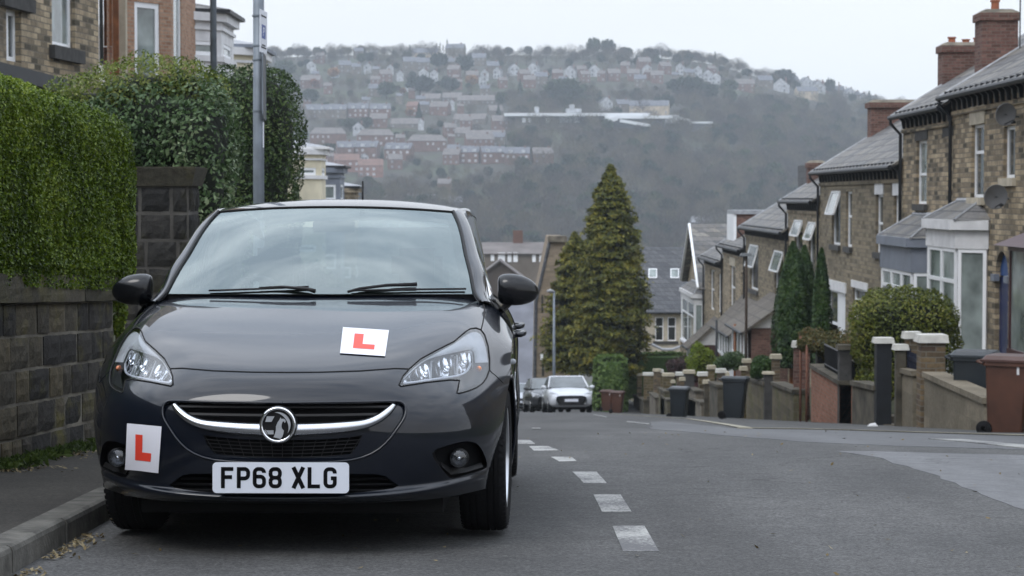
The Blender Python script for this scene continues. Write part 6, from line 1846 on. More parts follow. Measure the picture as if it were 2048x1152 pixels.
# lean-to porches against the terrace
def porch(pxl, pxr, ytop, yeave, y0, y1, label, sidemat='brick_red', roofmat='slate_brown', X0=8.3, frontmat='upvc', tri='whitepaint'):
    zt_ = atY(pxr, ytop, y0).z; ze = atY(pxl, yeave, y0).z; zbot = zg(9.5, y1) - 1.
    base = Vector(((X0 + FX) / 2, (y0 + y1) / 2, zg(9.5, (y0 + y1) / 2)))
    Pq = empty('porch', base, label=label, cat='porch', group='lean-to porches of the right-hand terrace')
    m = MB(base); m.box(X0 + .05, FX - .01, y0 + .03, y1 - .03, zbot, ze - .02); m.build('side_wall', M[sidemat], Pq)
    m = MB(base); m.prism([(X0, y0, ze), (FX - .01, y0, ze), (FX - .01, y0, zt_)], (0, .04, 0)); m.prism([(X0, y1, ze), (FX - .01, y1, ze), (FX - .01, y1, zt_)], (0, -.04, 0)); m.build('gable_panel', M[tri], Pq)
    rf = MB(base); roof_slab(rf, (X0 - .35, y0 - .25, ze - .16), (X0 - .35, y1 + .25, ze - .16), (FX - .005, y1 + .25, zt_ + .05), (FX - .005, y0 - .25, zt_ + .05), .08); rf.build('roof', M[roofmat], Pq)
    MB(base).tube([(X0 - .36, y0 - .25, ze - .2), (X0 - .36, y1 + .25, ze - .2)], .06, 6).build('gutter', M['darktrim'], Pq)
    pl2 = Plane((X0, y0), (X0, y1)); n = max(2, int((y1 - y0) / 1.1))
    for i in range(n):
        u0, u1 = (y1 - y0) * i / n + .04, (y1 - y0) * (i + 1) / n - .04
        window(pl2, (u0, u1, ze - 2.2 + .9, ze - .2), Pq, base, frontmat, .10, -.14, (), (), 'glass')
    return Pq
porch(1465, 1558, 600, 656, 81, 86.5, 'brick-sided lean-to porch with a white gable panel, just left of the columnar conifers', X0=9.05)
porch(1437, 1500, 608, 664, 90, 97, 'white-fronted lean-to porch with a brown slate roof, between the other two', 'upvc', X0=9.45)
porch(1378, 1432, 640, 690, 108, 110.5, 'dark lean-to porch with a white gable panel, behind the lime green bush', 'maroon', X0=9.2)
# maroon porch of the house just out of frame
y0 = 8.9 * FPX / (2026 - 1024)
base = Vector((9.4, 36.5, zg(9.4, 36.5))); PM = empty('porch', base, label='maroon framed glazed porch with a pitched roof at the right edge', cat='porch')
zt_, ze, zb_ = atY(2048, 445, 38).z, atY(2030, 490, 38).z, atY(2030, 700, 38).z
m = MB(base)
for y in (34.2, 35.3, 36.4, 37.8): m.box(8.82, 8.90, y, y + .09, zb_ - .9, ze)
m.box(8.81, 8.91, 34.2, 37.95, zb_ - .12, zb_ + .04).box(8.81, 8.91, 34.2, 37.95, ze - .1, ze + .04).box(8.83, 10.5, 37.9, 37.97, zb_ - 1.2, zb_); m.build('frame', M['maroon'], PM)
MB(base).box(8.85, 8.87, 34.3, 37.85, zb_, ze - .1).box(8.9, 10.5, 37.93, 37.95, zb_, ze).build('glazing', M['glass_green'], PM)
MB(base).box(8.83, 8.92, 34.2, 37.95, zb_ - 1.6, zb_ - .121).build('dwarf_wall', M['stoneA'], PM)
rf = MB(base); rf.hexa([(8.6, 34, ze), (10.5, 34, ze), (10.5, 38.15, ze), (8.6, 38.15, ze), (9.6, 35.2, zt_ + .1), (10.5, 35.2, zt_ + .1), (10.5, 37.2, zt_ + .1), (9.6, 37.2, zt_ + .1)]); rf.build('roof', M['maroon'], PM)
# rest of the terrace beyond the right edge of the picture (it shows in the car's paint)
for (a, b, e, lab, mt) in ((30.2, 37.3, 4.9, 'stone terraced house just beyond the right edge of the picture', 'stoneA'), (15, 30, 6.0, 'stone terraced house across the road from the hatchback, out of the picture', 'stoneC')):
    px0, px1 = 1024 + FX * FPX / b, 1024 + FX * FPX / a
    wn = [dict(r=(y, y + 1.0, e - 2.9, e - 1.3), bars=(.5,), sill='sill_dark') for y in np.arange(a + 1.2, b - 1.5, 2.6)] + [dict(r=(y, y + 1.1, e - 6.2, e - 4.2), bars=(.5,), sill='sill_dark') for y in np.arange(a + 1.2, b - 1.5, 2.6)]
    terrace_house('terraced_house', px0, px1, e, wn, mt, lab)
# row across the road behind the camera, and a dark hedge: what the bumper and glass reflect
for i, (x, y, w, h, mt) in enumerate(((-15, -42, 9, 5, 'stoneC'), (-4, -43, 9, 5.2, 'brick_red'), (7, -44, 9, 4.8, 'stoneA'))):
    base = Vector((x, y, zr(0, y)))
    hz = empty('brick_house' if 'brick' in mt else 'stone_house', base, label=('stone house behind the camera on the left, reflected in the hatchback', 'red brick house behind the camera, reflected in the hatchback', 'buff stone house behind the camera on the right, reflected in the hatchback')[i], cat='house')
    m = MB(); m.box(-w / 2, w / 2, -4, 4, -1, h); m.prism([(-w / 2, -4, h), (-w / 2, 4, h), (-w / 2, 0, h + 3)], (w, 0, 0)); m.build('wall', M[mt], hz)
    rf = MB(); roof_slab(rf, (-w / 2 - .2, 4.3, h - .2), (w / 2 + .2, 4.3, h - .2), (w / 2 + .2, 0, h + 3.1), (-w / 2 - .2, 0, h + 3.1)); roof_slab(rf, (-w / 2 - .2, -4.3, h - .2), (w / 2 + .2, -4.3, h - .2), (w / 2 + .2, 0, h + 3.1), (-w / 2 - .2, 0, h + 3.1)); rf.build('roof', M['slate'], hz)
    for (wx, wz) in ((-2.4, 1.2), (2.0, 1.2), (-2.4, 4.4), (2.0, 4.4)):
        MB().box(wx, wx + 1.2, 4.003, 4.05, wz, wz + 1.7).build('window', M['glass_green'], hz)

# ---- left-hand terrace
def pxline(pl, px): return pl.hit(px, 300)[0]
A_, B2 = (-9.55, 33.4), (-8.54, 44.0)
pl = Plane(A_, B2); base = Vector((-8.9, 40, zg(-8.9, 40)))
HL = empty('stone_house', base, label='blackened buff stone house at the top left, above the clipped hedge', cat='house')
rw = [pl.rect(16, 46, 20, 124), pl.rect(107, 153, -95, 96)]
facade_wall('wall', pl, rw, 0, pl.L, base.z - 2, 11.5, M['stoneA'], HL, base, .2)
window(pl, rw[0], HL, base, 'upvc', .10, .12, (), (.5,), 'glass'); window(pl, rw[1], HL, base, 'upvc', .10, .10, (), (), 'glass_green')
block(pl, (rw[1][0] - .2, rw[1][1] + .3, rw[1][2] - .26, rw[1][2] - .003), 'sill_dark', HL, base, 'sill', -.1, .12); block(pl, (rw[0][0] - .4, rw[0][1] + .5, rw[0][3] + .003, rw[0][3] + .25), 'sill_dark', HL, base, 'lintel', -.1, .12)
MB(base).box(-13, -8.54, 44.0, 44.3, base.z - 2, 11.5).build('gable_wall', M['stoneA'], HL)
q0, q1 = atY(-60, 108, 34), atY(135, 158, 38.5)
m = MB(base); m.hexa([q0 + Vector((-1.2, 0, -.5)), q0 + Vector((0, 0, -.25)), q1 + Vector((0, 0, -.25)), q1 + Vector((-1.2, 0, -.5)), q0 + Vector((-1.2, 0, .25)), q0, q1, q1 + Vector((-1.2, 0, .25))]); m.build('lean_to_roof', M['darktrim'], HL)
# timber-panelled recess and the brick bay house
base = Vector((-8.2, 50, zg(-8.2, 50)))
H2 = empty('brick_house', base, label='orange brick house with a bay window and a varnished timber recess', cat='house')
pl = Plane((-8.5, 44.35), (-8.34, 56.5))
rr = pl.rect(199, 236, -120, 150)
facade_wall('wall', pl, [], rr[0] + .9, pl.L, base.z - 2, 11.5, M['brick_orange'], H2, base)
MB(base).box(-9.6, -9.5, 44.3, 47., base.z - 2, 11.5).build('timber_panelling', M['wood_brown'], H2)
for (xa, xb, ya_, yb_, mt) in ((198, 206, -20, 130, 'glass'), (207, 224, -20, 92, 'wood_brown'), (207, 224, 94, 150, 'brick_salmon'), (225, 238, -20, 150, 'wood_brown')):
    P0, P1 = atY(xa, ya_, 45.2), atY(xb, yb_, 45.2); m = MB(base); m.box(P0.x, P1.x, 45.2, 45.26, P1.z, P0.z); m.build('recess_panel', M[mt], H2)
P0 = atY(240, 300, 45.9); m = MB(base); m.box(P0.x - .14, P0.x + .14, 45.9, 46.1, base.z - 2, 11.5).build('brick_pier', M['creamstone'], H2)
pts = [(-8.34, 46.0), (-7.52, 47.3), (-7.52, 49.1), (-8.3, 50.3)]
z0 = atY(300, 150, 47).z
for k_, (p, q) in enumerate(zip(pts[:-1], pts[1:])):
    plb = Plane(p, q); L_ = plb.L; op = [(L_ * .23, L_ * .76, z0 - .6, z0 + 1.55), (L_ * .23, L_ * .76, z0 + 1.65, z0 + 3.)] if k_ == 0 else [(L_ * .18, L_ * .82, z0 - .6, z0 + 3.)]
    facade_wall('bay_wall', plb, op, 0, L_, base.z - 2, 11.5, M['brick_orange'], H2, base, .1)
    for r_ in op: window(plb, r_, H2, base, 'upvc', .12, .03, (), (), 'glass_green', name='bay_window')
# white bay
def lbay(x0, xa, xb, y0, ztop_px, mats, label, kind='white', flat=False, zsill=120, roofover=.35, name='bay_fronted_house'):
    """x0: photo column where the near canted face starts, xa: its outer corner, xb: far corner"""
    pass
def left_bay_house(label, ybay, X0, X1, y2, y3, z_eave, z_sill, wall, trim, roof, fascia, wins=True, side=True, thick=.22, sillmat='whitepaint', name='bay_fronted_house'):
    base = Vector((X0, ybay, zg(X0, ybay)))
    H = empty(name, base, label=label, cat='house')
    pts = [(X0, ybay), (X1, ybay + (X1 - X0) * .95), (X1, y2), (X0, y3)]
    for k_, (p, q) in enumerate(zip(pts[:-1], pts[1:])):
        plb = Plane(p, q); L_ = plb.L; zb = z_sill; zt = z_eave - .75
        op = [(L_ * .2, L_ * .82, zb, zt), (L_ * .2, L_ * .82, zb - 3.1, zt - 3.1)] if wins else []
        facade_wall('bay_wall', plb, op, 0, L_, base.z - 3, z_eave - .2, M[wall], H, base, .08)
        for r_ in op: window(plb, r_, H, base, 'upvc', .10, .02, (), (), 'glass_green', name='bay_window')
        m = MB(base); plb.box(m, -.03, L_ + .03, zt + .30, zt + .38, 0.003, .07); plb.box(m, -.05, L_ + .05, z_eave - .22, z_eave, -.1, .16); plb.box(m, -.02, L_ + .02, zb - .16, zb - .01, .003, .08); m.build('bay_cornice', M[trim], H)
    m = MB(base); A = [Vector((p[0], p[1], z_eave)) for p in pts]; c = Vector((X0 - .6, (ybay + y3) / 2, z_eave))
    out = [a + (a - c).normalized() * .38 for a in A]; out[0].x -= 1.5; out[3].x -= 1.5
    up = [o_ + Vector((0, 0, .10)) for o_ in out]
    m.add(out + up, [[3, 2, 1, 0], [4, 5, 6, 7], [0, 1, 5, 4], [1, 2, 6, 5], [2, 3, 7, 6], [3, 0, 4, 7]]); m.build('roof_fascia', M[fascia], H)
    m = MB(base); t0, t1 = c + Vector((-.5, -.6, .55)), c + Vector((-.5, .6, .55)); m.add(up + [t0, t1], [[0, 1, 4], [1, 2, 5, 4], [2, 3, 5]]); m.build('bay_roof', M[roof], H)
    m = MB(base); m.box(X0 - 6, X0 - .02, ybay - .5, y3 + 2, base.z - 3, z_eave - .4); m.build('wall', M[wall], H)
    return H
left_bay_house('house with a white painted bay under a dark slate roof, behind the yellow-green shrub', 56.2, -8.62, -7.74, 59.6, 60.6, atY(430, 30, 57.4).z, atY(400, 112, 57).z, 'whitepaint', 'whitepaint', 'slate', 'darktrim')
left_bay_house('house with a low pale flat-topped bay, mostly behind the dark hedge', 63.4, -8.6, -7.72, 67.5, 68.4, atY(490, 98, 64.5).z, atY(490, 150, 64.5).z, 'cream', 'whitepaint', 'lead', 'greypaint')
left_bay_house('cream house with a moulded white cornice, right of the dark hedge', 85.5, -8.75, -7.72, 88.6, 89.6, atY(625, 298, 86).z, atY(620, 350, 86).z, 'cream', 'whitepaint', 'lead', 'whitepaint')
left_bay_house('grey painted house with a black edged bay roof, beside the cream house', 95.0, -8.62, -7.72, 98.4, 99.4, atY(665, 336, 96.4).z, atY(660, 400, 96).z, 'greypaint', 'greypaint', 'lead', 'darktrim')
left_bay_house('low brown house with a black edged bay roof, left of the car aerial', 104.0, -8.62, -7.72, 107.4, 108.4, atY(700, 376, 105.4).z, atY(700, 430, 105).z, 'stoneB', 'stoneB', 'lead', 'darktrim')

# television aerial on the nearest chimney
p_ = atY(2040, 60, 50.6)
ta = empty('television_aerial', p_, label='thin television aerial beside the nearest tall brick chimney', cat='aerial')
MB().tube([(0, 0, -1.2), (0, 0, .9)], .018, 6).build('mast', M['galv_dark'], ta)
m = MB(); m.tube([(-.1, 0, .75), (.9, .1, .75)], .012, 5)
for i in range(7): m.tube([(i * .13, -.2, .75), (i * .13, .25, .75)], .006, 4)
m.build('dipole_array', M['galv_dark'], ta)
# ============================================================ GARDEN WALLS, GATE PIERS, BINS, PLANTS ON THE RIGHT
GX = 6.75
def gy(px, X=GX): return X * FPX / (px - 1024)
_pil_n = 0
M['capwhite'] = simple('painted_capstone', (.55, .54, .50), .8, nscale=5, noise_amt=.2)
M['capstone'] = simple('worn_capstone', (.40, .36, .27), .9, nscale=5, noise_amt=.25)
M['pier_stone'] = masonry('pier_stone', [(.06, .05, .03), (.13, .10, .05), (.17, .13, .07), (.05, .045, .04)], (.20, .18, .14), .34, .15, .010, .4, SX, (.07, .065, .02), .6, sscale=1.4)
M['wallrubble'] = masonry('wallrubble', [(.10, .088, .066), (.14, .12, .085), (.17, .145, .10), (.08, .07, .055)], (.13, .12, .095), .5, .22, .008, .3, SX, (.10, .105, .03), .7, sscale=1.2)
M['wall_tan'] = masonry('wall_tan', [(.17, .15, .115), (.21, .185, .14), (.24, .21, .16)], (.15, .135, .10), .9, .3, .006, .3, SX, (.10, .085, .06), .7, sscale=1.2)  # tan-grey blocks, the walls' own colour
M['iron'] = simple('black_iron', (.01, .011, .013), .5, nscale=8)
M['bluepost'] = simple('dark_blue_gate', (.010, .014, .032), .45, nscale=6, noise_amt=.3)
def gbase(x, y): return zr(x, y)
def pier(px0, px1, ytop, mat, cap, label, X=GX, group=None, capth=.10, ycut=None, name='gate_pier', deep=None, y=None):
    y = y or gy(px0, X); x0 = atY(px0, 400, y).x; x1 = atY(px1, 400, y).x; zt_ = atY(px0, ytop, y).z; zb_ = gbase(x0, y) - .3
    d = deep or min(.5, (x1 - x0)); base = Vector(((x0 + x1) / 2, y + d / 2, gbase(x0, y)))
    p = empty(name, base, label=label, cat='gate pier' if name == 'gate_pier' else 'post', group=group)
    MB(base).box(x0, x1, y, y + d, zb_, zt_ - capth, .008).build('shaft', M[mat], p)
    if cap:
        c = MB(base); o_ = .05
        c.hexa([(x0 - o_, y - o_, zt_ - capth + .001), (x1 + o_, y - o_, zt_ - capth + .001), (x1 + o_, y + d + o_, zt_ - capth + .001), (x0 - o_, y + d + o_, zt_ - capth + .001), (x0 - o_ + .02, y - o_ + .02, zt_), (x1 + o_ - .02, y - o_ + .02, zt_), (x1 + o_ - .02, y + d + o_ - .02, zt_), (x0 - o_ + .02, y + d + o_ - .02, zt_)])
        c.build('capstone', M[cap], p)
    return p
def gwall(pxa, ya_, pxb, yb_, mat, cop, label, X=GX, th=.28, coph=.09, group=None, name='garden_wall'):
    """wall along the street; (pxa, ya_) far top corner, (pxb, yb_) near top corner"""
    Y1, Y0 = gy(pxa, X), gy(pxb, X); z1, z0 = atX(pxa, ya_, X).z, atX(pxb, yb_, X).z
    base = Vector((X, (Y0 + Y1) / 2, gbase(X, (Y0 + Y1) / 2))); w = empty(name, base, label=label, cat='wall', group=group)
    b0, b1 = gbase(X, Y0) - .3, gbase(X, Y1) - .3
    MB(base).hexa([(X, Y0, b0), (X + th, Y0, b0), (X + th, Y1, b1), (X, Y1, b1), (X, Y0, z0 - coph), (X + th, Y0, z0 - coph), (X + th, Y1, z1 - coph), (X, Y1, z1 - coph)]).build('wall_body', M[mat], w)
    e = .045
    MB(base).hexa([(X - e, Y0 - e, z0 - coph + .002), (X + th + e, Y0 - e, z0 - coph + .002), (X + th + e, Y1, z1 - coph + .002), (X - e, Y1, z1 - coph + .002), (X - e, Y0 - e, z0), (X + th + e, Y0 - e, z0), (X + th + e, Y1, z1), (X - e, Y1, z1)]).build('coping', M[cop], w)
    return w
G_ = 'gate piers and posts along the right-hand garden walls'
pier(1845, 1894, 670, 'brick_buff', 'capwhite', 'broad brick gate pier with a white cap, beside the dark blue gate', capth=.13)
pier(1815, 1841, 664, 'brick_buff', 'capwhite', 'slimmer brick gate pier with a white cap, left of the dark blue gate', X=6.95, capth=.12)
y = 36.4; b0 = Vector((6.85, y, gbase(6.85, y))); x0, x1 = atY(1838, 700, y).x, atY(1846, 700, y).x
gt = empty('garden_gate', b0, label='dark blue garden gate standing between two white-capped brick piers', cat='gate')
m = MB(b0); zt_, zb_ = atY(1840, 705, y).z, atY(1840, 822, y).z
m.box(x0 - .01, x0 + .05, y, y + .05, zb_, zt_).box(x0 - .01, x0 + .05, y + 1.0, y + 1.05, zb_, zt_).box(x0, x0 + .03, y, y + 1.05, zb_ + .1, zb_ + .17).box(x0, x0 + .03, y, y + 1.05, zt_ - .2, zt_ - .13)
for i in range(7): m.box(x0 + .005, x0 + .025, y + .13 + .125 * i, y + .16 + .125 * i, zb_ + .1, zt_ - .05)
m.build('frame', M['bluepost'], gt)
gwall(1851, 744, 1972, 796, 'wall_tan', 'wall_tan', 'tan rendered garden wall with a sloping coping, between the brick pier and the near brown bin')
pier(1795, 1815, 689, 'render_dark', 'capwhite', 'short dark gate post with a white cap, right of the tall black one', group=G_)
pier(1756, 1786, 676, 'darktrim', 'capwhite', 'tall black gate post with a white cap, in front of the rounded bush')
gwall(1803, 736, 1828, 742, 'wall_tan', 'wall_tan', 'stub of rendered wall between the white-capped posts', X=6.85)
m = MB(); 
for (a, b, c) in ((1762, 1800, 833), (1816, 1846, 832)):
    y = gy(a, 6.85); x0, x1 = atY(a, 830, y).x, atY(b, 830, y).x; zt_ = atY(a, c, y).z; bs = Vector(((x0 + x1) / 2, y, zt_ - .2))
    st = empty('steps', bs, label='pair of worn stone steps between the posts by the rounded bush' if a == 1762 else 'worn stone steps below the dark blue gate', cat='steps')
    MB(bs).box(x0, x1, y + .0, y + .4, zt_ - .5, zt_ - .0).box(x0, x1, y - .28, y - .003, zt_ - .5, zt_ - .12).build('treads', M['render_tan'], st)
gwall(1706, 762, 1752, 772, 'render_dark', 'render_dark', 'dark stained garden wall left of the black gate post')
pier(1704, 1736, 722, 'darktrim', 'render_dark', 'low black pier with a mossy grey cap above the dark stained wall', X=7.05, capth=.07)
pier(1681, 1706, 690, 'sill_dark', 'render_dark', 'sooty square gate pier standing at the end of the black railings')
gwall(1624, 728, 1681, 762, 'brick_salmon', 'render_dark', 'salmon brick garden wall with a stone coping, below the black railings')
# railings
Y1, Y0 = gy(1638), gy(1681); z1, z0 = atX(1638, 733, GX).z, atX(1681, 758, GX).z; bs = Vector((GX + .14, (Y0 + Y1) / 2, (z0 + z1) / 2 - .1))
rl = empty('railings', bs, label='black iron railings standing on the salmon brick wall', cat='railings')
hgt = atX(1660, 700, GX).z - atX(1660, 745, GX).z
m = MB(bs); m.tube([(GX + .14, Y0, z0 + hgt), (GX + .14, Y1, z1 + hgt)], .022, 6); m.tube([(GX + .14, Y0, z0 + .05), (GX + .14, Y1, z1 + .05)], .022, 6); m.build('rails', M['iron'], rl)
n = 26
me = None
for i in range(n):
    t = (i + .5) / n; p_ = Vector((GX + .14, Y0 + (Y1 - Y0) * t, z0 + (z1 - z0) * t)) - bs
    if me is None:
        me = MB().tube([(0, 0, -.02), (0, 0, hgt)], .014, 5).build('baluster', M['iron'], rl); o = me
    else:
        o = me.copy(); COL.objects.link(o); o.parent = rl
    o.location = p_
pier(1637, 1668, 688, 'darktrim', 'render_dark', 'low black stone pier at the top end of the railings', X=7.1, capth=.07)
pier(1606, 1622, 668, 'brick_red', 'brick_red', 'tall red brick pier beside the two rusty pipes', X=7.0)
pier(1590, 1603, 682, 'brick_red', 'capwhite', 'narrow red brick pier with a rounded white cap, left of the rusty pipes', X=6.9, capth=.16)
for (px, yt, lb) in ((1601.5, 672, 'rusty upright pipe left of the tall red brick pier'), (1614, 690, 'rusty upright pipe in front of the tall red brick pier')):
    y = gy(px, 6.7); p0 = atY(px, yt, y); bs = Vector((p0.x, y, gbase(p0.x, y)))
    o = MB().tube([(0, 0, -.1), (0, 0, p0.z - bs.z)], .03, 8).build('pipe', simple('rusty_pipe', (.16, .07, .045), .8, nscale=10, noise_amt=.3), None, True, loc=bs); tag(o, lb, 'pipe')
gwall(1546, 764, 1589, 780, 'wallrubble', 'render_dark', 'mottled stone garden wall left of the red brick piers')
pier(1531, 1548, 744, 'sill_dark', 'capstone', 'sooty gate post with a pale cap left of the mottled stone wall', capth=.06)
pier(1546, 1562, 709, 'brick_buff', 'capstone', 'stone pier with a cream cap behind the sooty gate post', X=7.05, capth=.12)
gwall(1494, 753, 1530, 765, 'wallrubble', 'render_dark', 'yellow-mossed stone garden wall just right of the leaning black bin')
pier(1484, 1494, 733, 'pier_stone', 'capstone', 'thin mossy pier with a cream cap behind the leaning black bin', capth=.12)
pier(1489, 1502, 718, 'brick_buff', 'capstone', 'cream-capped pier under the tall brown pole', X=7.1, capth=.12)
far = [(1436, 1452, 738, 7.0), (1418, 1431, 731, 6.95), (1410, 1419, 760, 6.75), (1399, 1418, 745, 7.05), (1370, 1390, 741, 7.0), (1362, 1370, 755, 6.75), (1355, 1372, 745, 7.1), (1328, 1349, 747, 6.9), (1345, 1350, 760, 6.7), (1289, 1308, 746, 6.8), (1275, 1285, 747, 6.75), (1259, 1276, 728, 6.85), (1266, 1281, 735, 7.1), (1236, 1247, 739, 6.95), (1249, 1262, 738, 7.15), (1312, 1327, 740, 7.2), (1440, 1458, 744, 7.2), (1309, 1322, 738, 6.95)]
looks = ['brick_buff', 'pier_stone', 'render_dark', 'pier_stone', 'sill_dark', 'brick_buff']
for i, (a, b, t, X) in enumerate(far):
    pier(a, b, t, looks[i % 6] if a > 1285 else ('cream' if i % 2 else 'pier_stone'), 'capstone' if i % 3 else 'capwhite', 'pale-capped stone gate pier in the crowded far run of garden walls', X=X, group='pale-capped piers in the far run of garden walls', capth=.13)
fw = [(1460, 762, 1482, 768), (1376, 792, 1404, 805), (1420, 763, 1436, 770), (1322, 790, 1336, 800), (1300, 785, 1312, 796), (1268, 790, 1288, 800), (1318, 775, 1330, 783), (1376, 775, 1392, 782)]
for i, (a, b, c, d) in enumerate(fw):
    gwall(a, b, c, d, ('wallrubble', 'render_tan', 'render_dark')[i % 3], 'render_dark', 'stepped stone garden wall in the crowded far run of piers', group='stepped garden walls of the far run')
gwall(1236, 776, 1262, 780, 'cream', 'capstone', 'cream garden wall beyond the two far brown bins', X=6.95)

# ---- wheelie bins
M['bin_brown'] = simple('brown_bin_plastic', (.078, .031, .018), .55, nscale=3, noise_amt=.25)
M['bin_brown_lid'] = simple('brown_bin_lid', (.072, .034, .027), .45, nscale=3, noise_amt=.2)
M['bin_black'] = simple('black_bin_plastic', (.012, .017, .022), .5, nscale=3, noise_amt=.25)
M['bin_black_lid'] = simple('black_bin_lid', (.035, .042, .05), .4, nscale=3, noise_amt=.2)
def make_bin(bodym, lidm):
    t = empty('wheelie_bin')
    def ring(w, d0, d1, z, r_=.04):
        P = []
        for cx_, cy_, a0 in ((w - r_, d1 - r_, 0), (-w + r_, d1 - r_, 90), (-w + r_, -d0 + r_, 180), (w - r_, -d0 + r_, 270)):
            P += [(cx_ + r_ * math.cos(R(a0 + k * 22.5)), cy_ + r_ * math.sin(R(a0 + k * 22.5)), z) for k in range(5)]
        return P
    rings = [ring(.205, .22, .20, .03), ring(.215, .235, .22, .12), ring(.245, .31, .24, .90), ring(.27, .335, .265, .905), ring(.27, .335, .265, .955)]
    V = [p for r_ in rings for p in r_]; n = 20
    F = [[i * n + k, i * n + (k + 1) % n, (i + 1) * n + (k + 1) % n, (i + 1) * n + k] for i in range(4) for k in range(n)] + [list(range(n))[::-1], [4 * n + k for k in range(n)]]
    b = MB().add(V, F).build('body', M[bodym], t, auto=30)
    L0 = ring(.285, .355, .28, .958); L1 = ring(.285, .355, .28, .985); L2 = ring(.25, .31, .24, 1.035, .06)
    V = L0 + L1 + L2; F = [[i * n + k, i * n + (k + 1) % n, (i + 1) * n + (k + 1) % n, (i + 1) * n + k] for i in range(2) for k in range(n)] + [list(range(n))[::-1], [2 * n + k for k in range(n)]]
    MB().add(V, F).build('lid', M[lidm], t, auto=30)
    MB().tube([(-.24, .27, .93), (-.24, .34, .955), (.24, .34, .955), (.24, .27, .93)], .017, 8).build('handle', M[bodym], t)
    for s_ in (-1, 1):
        w = MB(); w.lathe([(.03, -.03), (.085, -.028), (.10, -.018), (.10, .018), (.085, .028), (.03, .03)], 20, 'x', (s_ * .225, .25, .10)); wo = w.build('wheel', M['rubber'], t, auto=40)
        h_ = MB(); h_.lathe([(.001, .034), (.03, .032), (.055, .026)], 16, 'x', (s_ * .225, .25, .10)); h_.build('hub', M['plastic'], wo)
    return t
def children(o): return [c for c in bpy.data.objects if c.parent == o]
def copy_tree(o, parent=None):
    c = o.copy(); COL.objects.link(c); c.parent = parent
    for ch in children(o): copy_tree(ch, c)
    return c
GB = 'brown wheelie bins'; GK = 'black wheelie bins'
brown = make_bin('bin_brown', 'bin_brown_lid'); black = make_bin('bin_black', 'bin_black_lid')
def place_bin(proto, first, pxc, pyb, y, rz, label, group, s=1., tilt=0.):
    o = proto if first else copy_tree(proto)
    p = atY(pxc, pyb, y); o.location = p; o.rotation_euler = (0, tilt, rz); o.scale = (s, s, s)
    tag(o, label, 'wheelie bin', group); return o
nb = place_bin(brown, True, 2016, 871, 28.0, R(62), 'large scuffed brown wheelie bin at the right edge of the street', GB, 1.03)
MB().box(-.247, -.243, -.20, -.17, .80, .92).build('label_strip', M['whitepaint'], nb)
place_bin(brown, False, 1234, 826, 100, R(75), 'brown wheelie bin with a lilac-brown lid, nearer the pale garden piers', GB)
place_bin(brown, False, 1213, 822, 104, R(80), 'brown wheelie bin just right of the silver car, in front of the green hedge', GB)
place_bin(black, True, 1357, 838, 68, R(72), 'black-green wheelie bin standing upright at the edge of the pavement', GK)
place_bin(black, False, 1467, 838, 53.5, R(75), 'leaning black wheelie bin, the larger of the two on the pavement', GK, 1.04, R(4))
place_bin(black, False, 1945, 852, 33.4, R(70), 'black wheelie bin with a grey lid behind the tan garden wall', GK, 1.15)

# ---- plants on the right
M['bush_gold'] = foliage('bush_gold', [(0.022, 0.034, 0.006), (0.078, 0.102, 0.014), (0.144, 0.174, 0.024), (0.24, 0.228, 0.042)], .5, .2, 1.6, .15, .85)
M['conifer_dark'] = foliage('conifer_dark', [(0.007, 0.025, 0.007), (0.019, 0.055, 0.011), (0.04, 0.084, 0.015), (0.066, 0.108, 0.02)], .5, .15, 2.2, .15, .85)
M['conifer_gold'] = foliage('conifer_gold', [(.014, .022, .003), (.070, .082, .008), (.145, .145, .014), (.25, .21, .025)], .6, .2, .9, .15, .85)
M['hedge_green'] = foliage('hedge_green', [(.055, .105, .02), (.10, .165, .035), (.15, .225, .05)], .6, .3, .8, .15, .85)
M['lime'] = foliage('lime', [(0.084, 0.132, 0.012), (0.168, 0.228, 0.018), (0.24, 0.288, 0.036)], .5, .3, 2., .15, .85)
M['purple'] = foliage('purple', [(.03, .015, .016), (.055, .028, .028), (.085, .05, .045)], .7, .2, 2., .15, .85)
M['bush_green'] = foliage('bush_green', [(0.017, 0.042, 0.008), (0.042, 0.091, 0.017), (0.077, 0.14, 0.028)], .5, .25, 2., .15, .85)
M['bush_olive'] = foliage('bush_olive', [(.03, .035, .01), (.07, .075, .018), (.12, .10, .03), (.16, .09, .03)], .6, .25, 2., .15, .85)
bush('bush', [B(1810, 672, 43.8, (1.08, .95, 1.0)), B(1742, 640, 43.6, (.44, .6, .48)), B(1870, 690, 43.6, (.45, .6, .80)), B(1795, 770, 43.6, (.8, .7, .6))], 30000, .075, M['bush_gold'], 'large rounded golden-green conifer bush behind the black gate posts', jitter=.8, aspect=.42, depth=.22, bump=.13, bscale=2.6, shrink=.2)
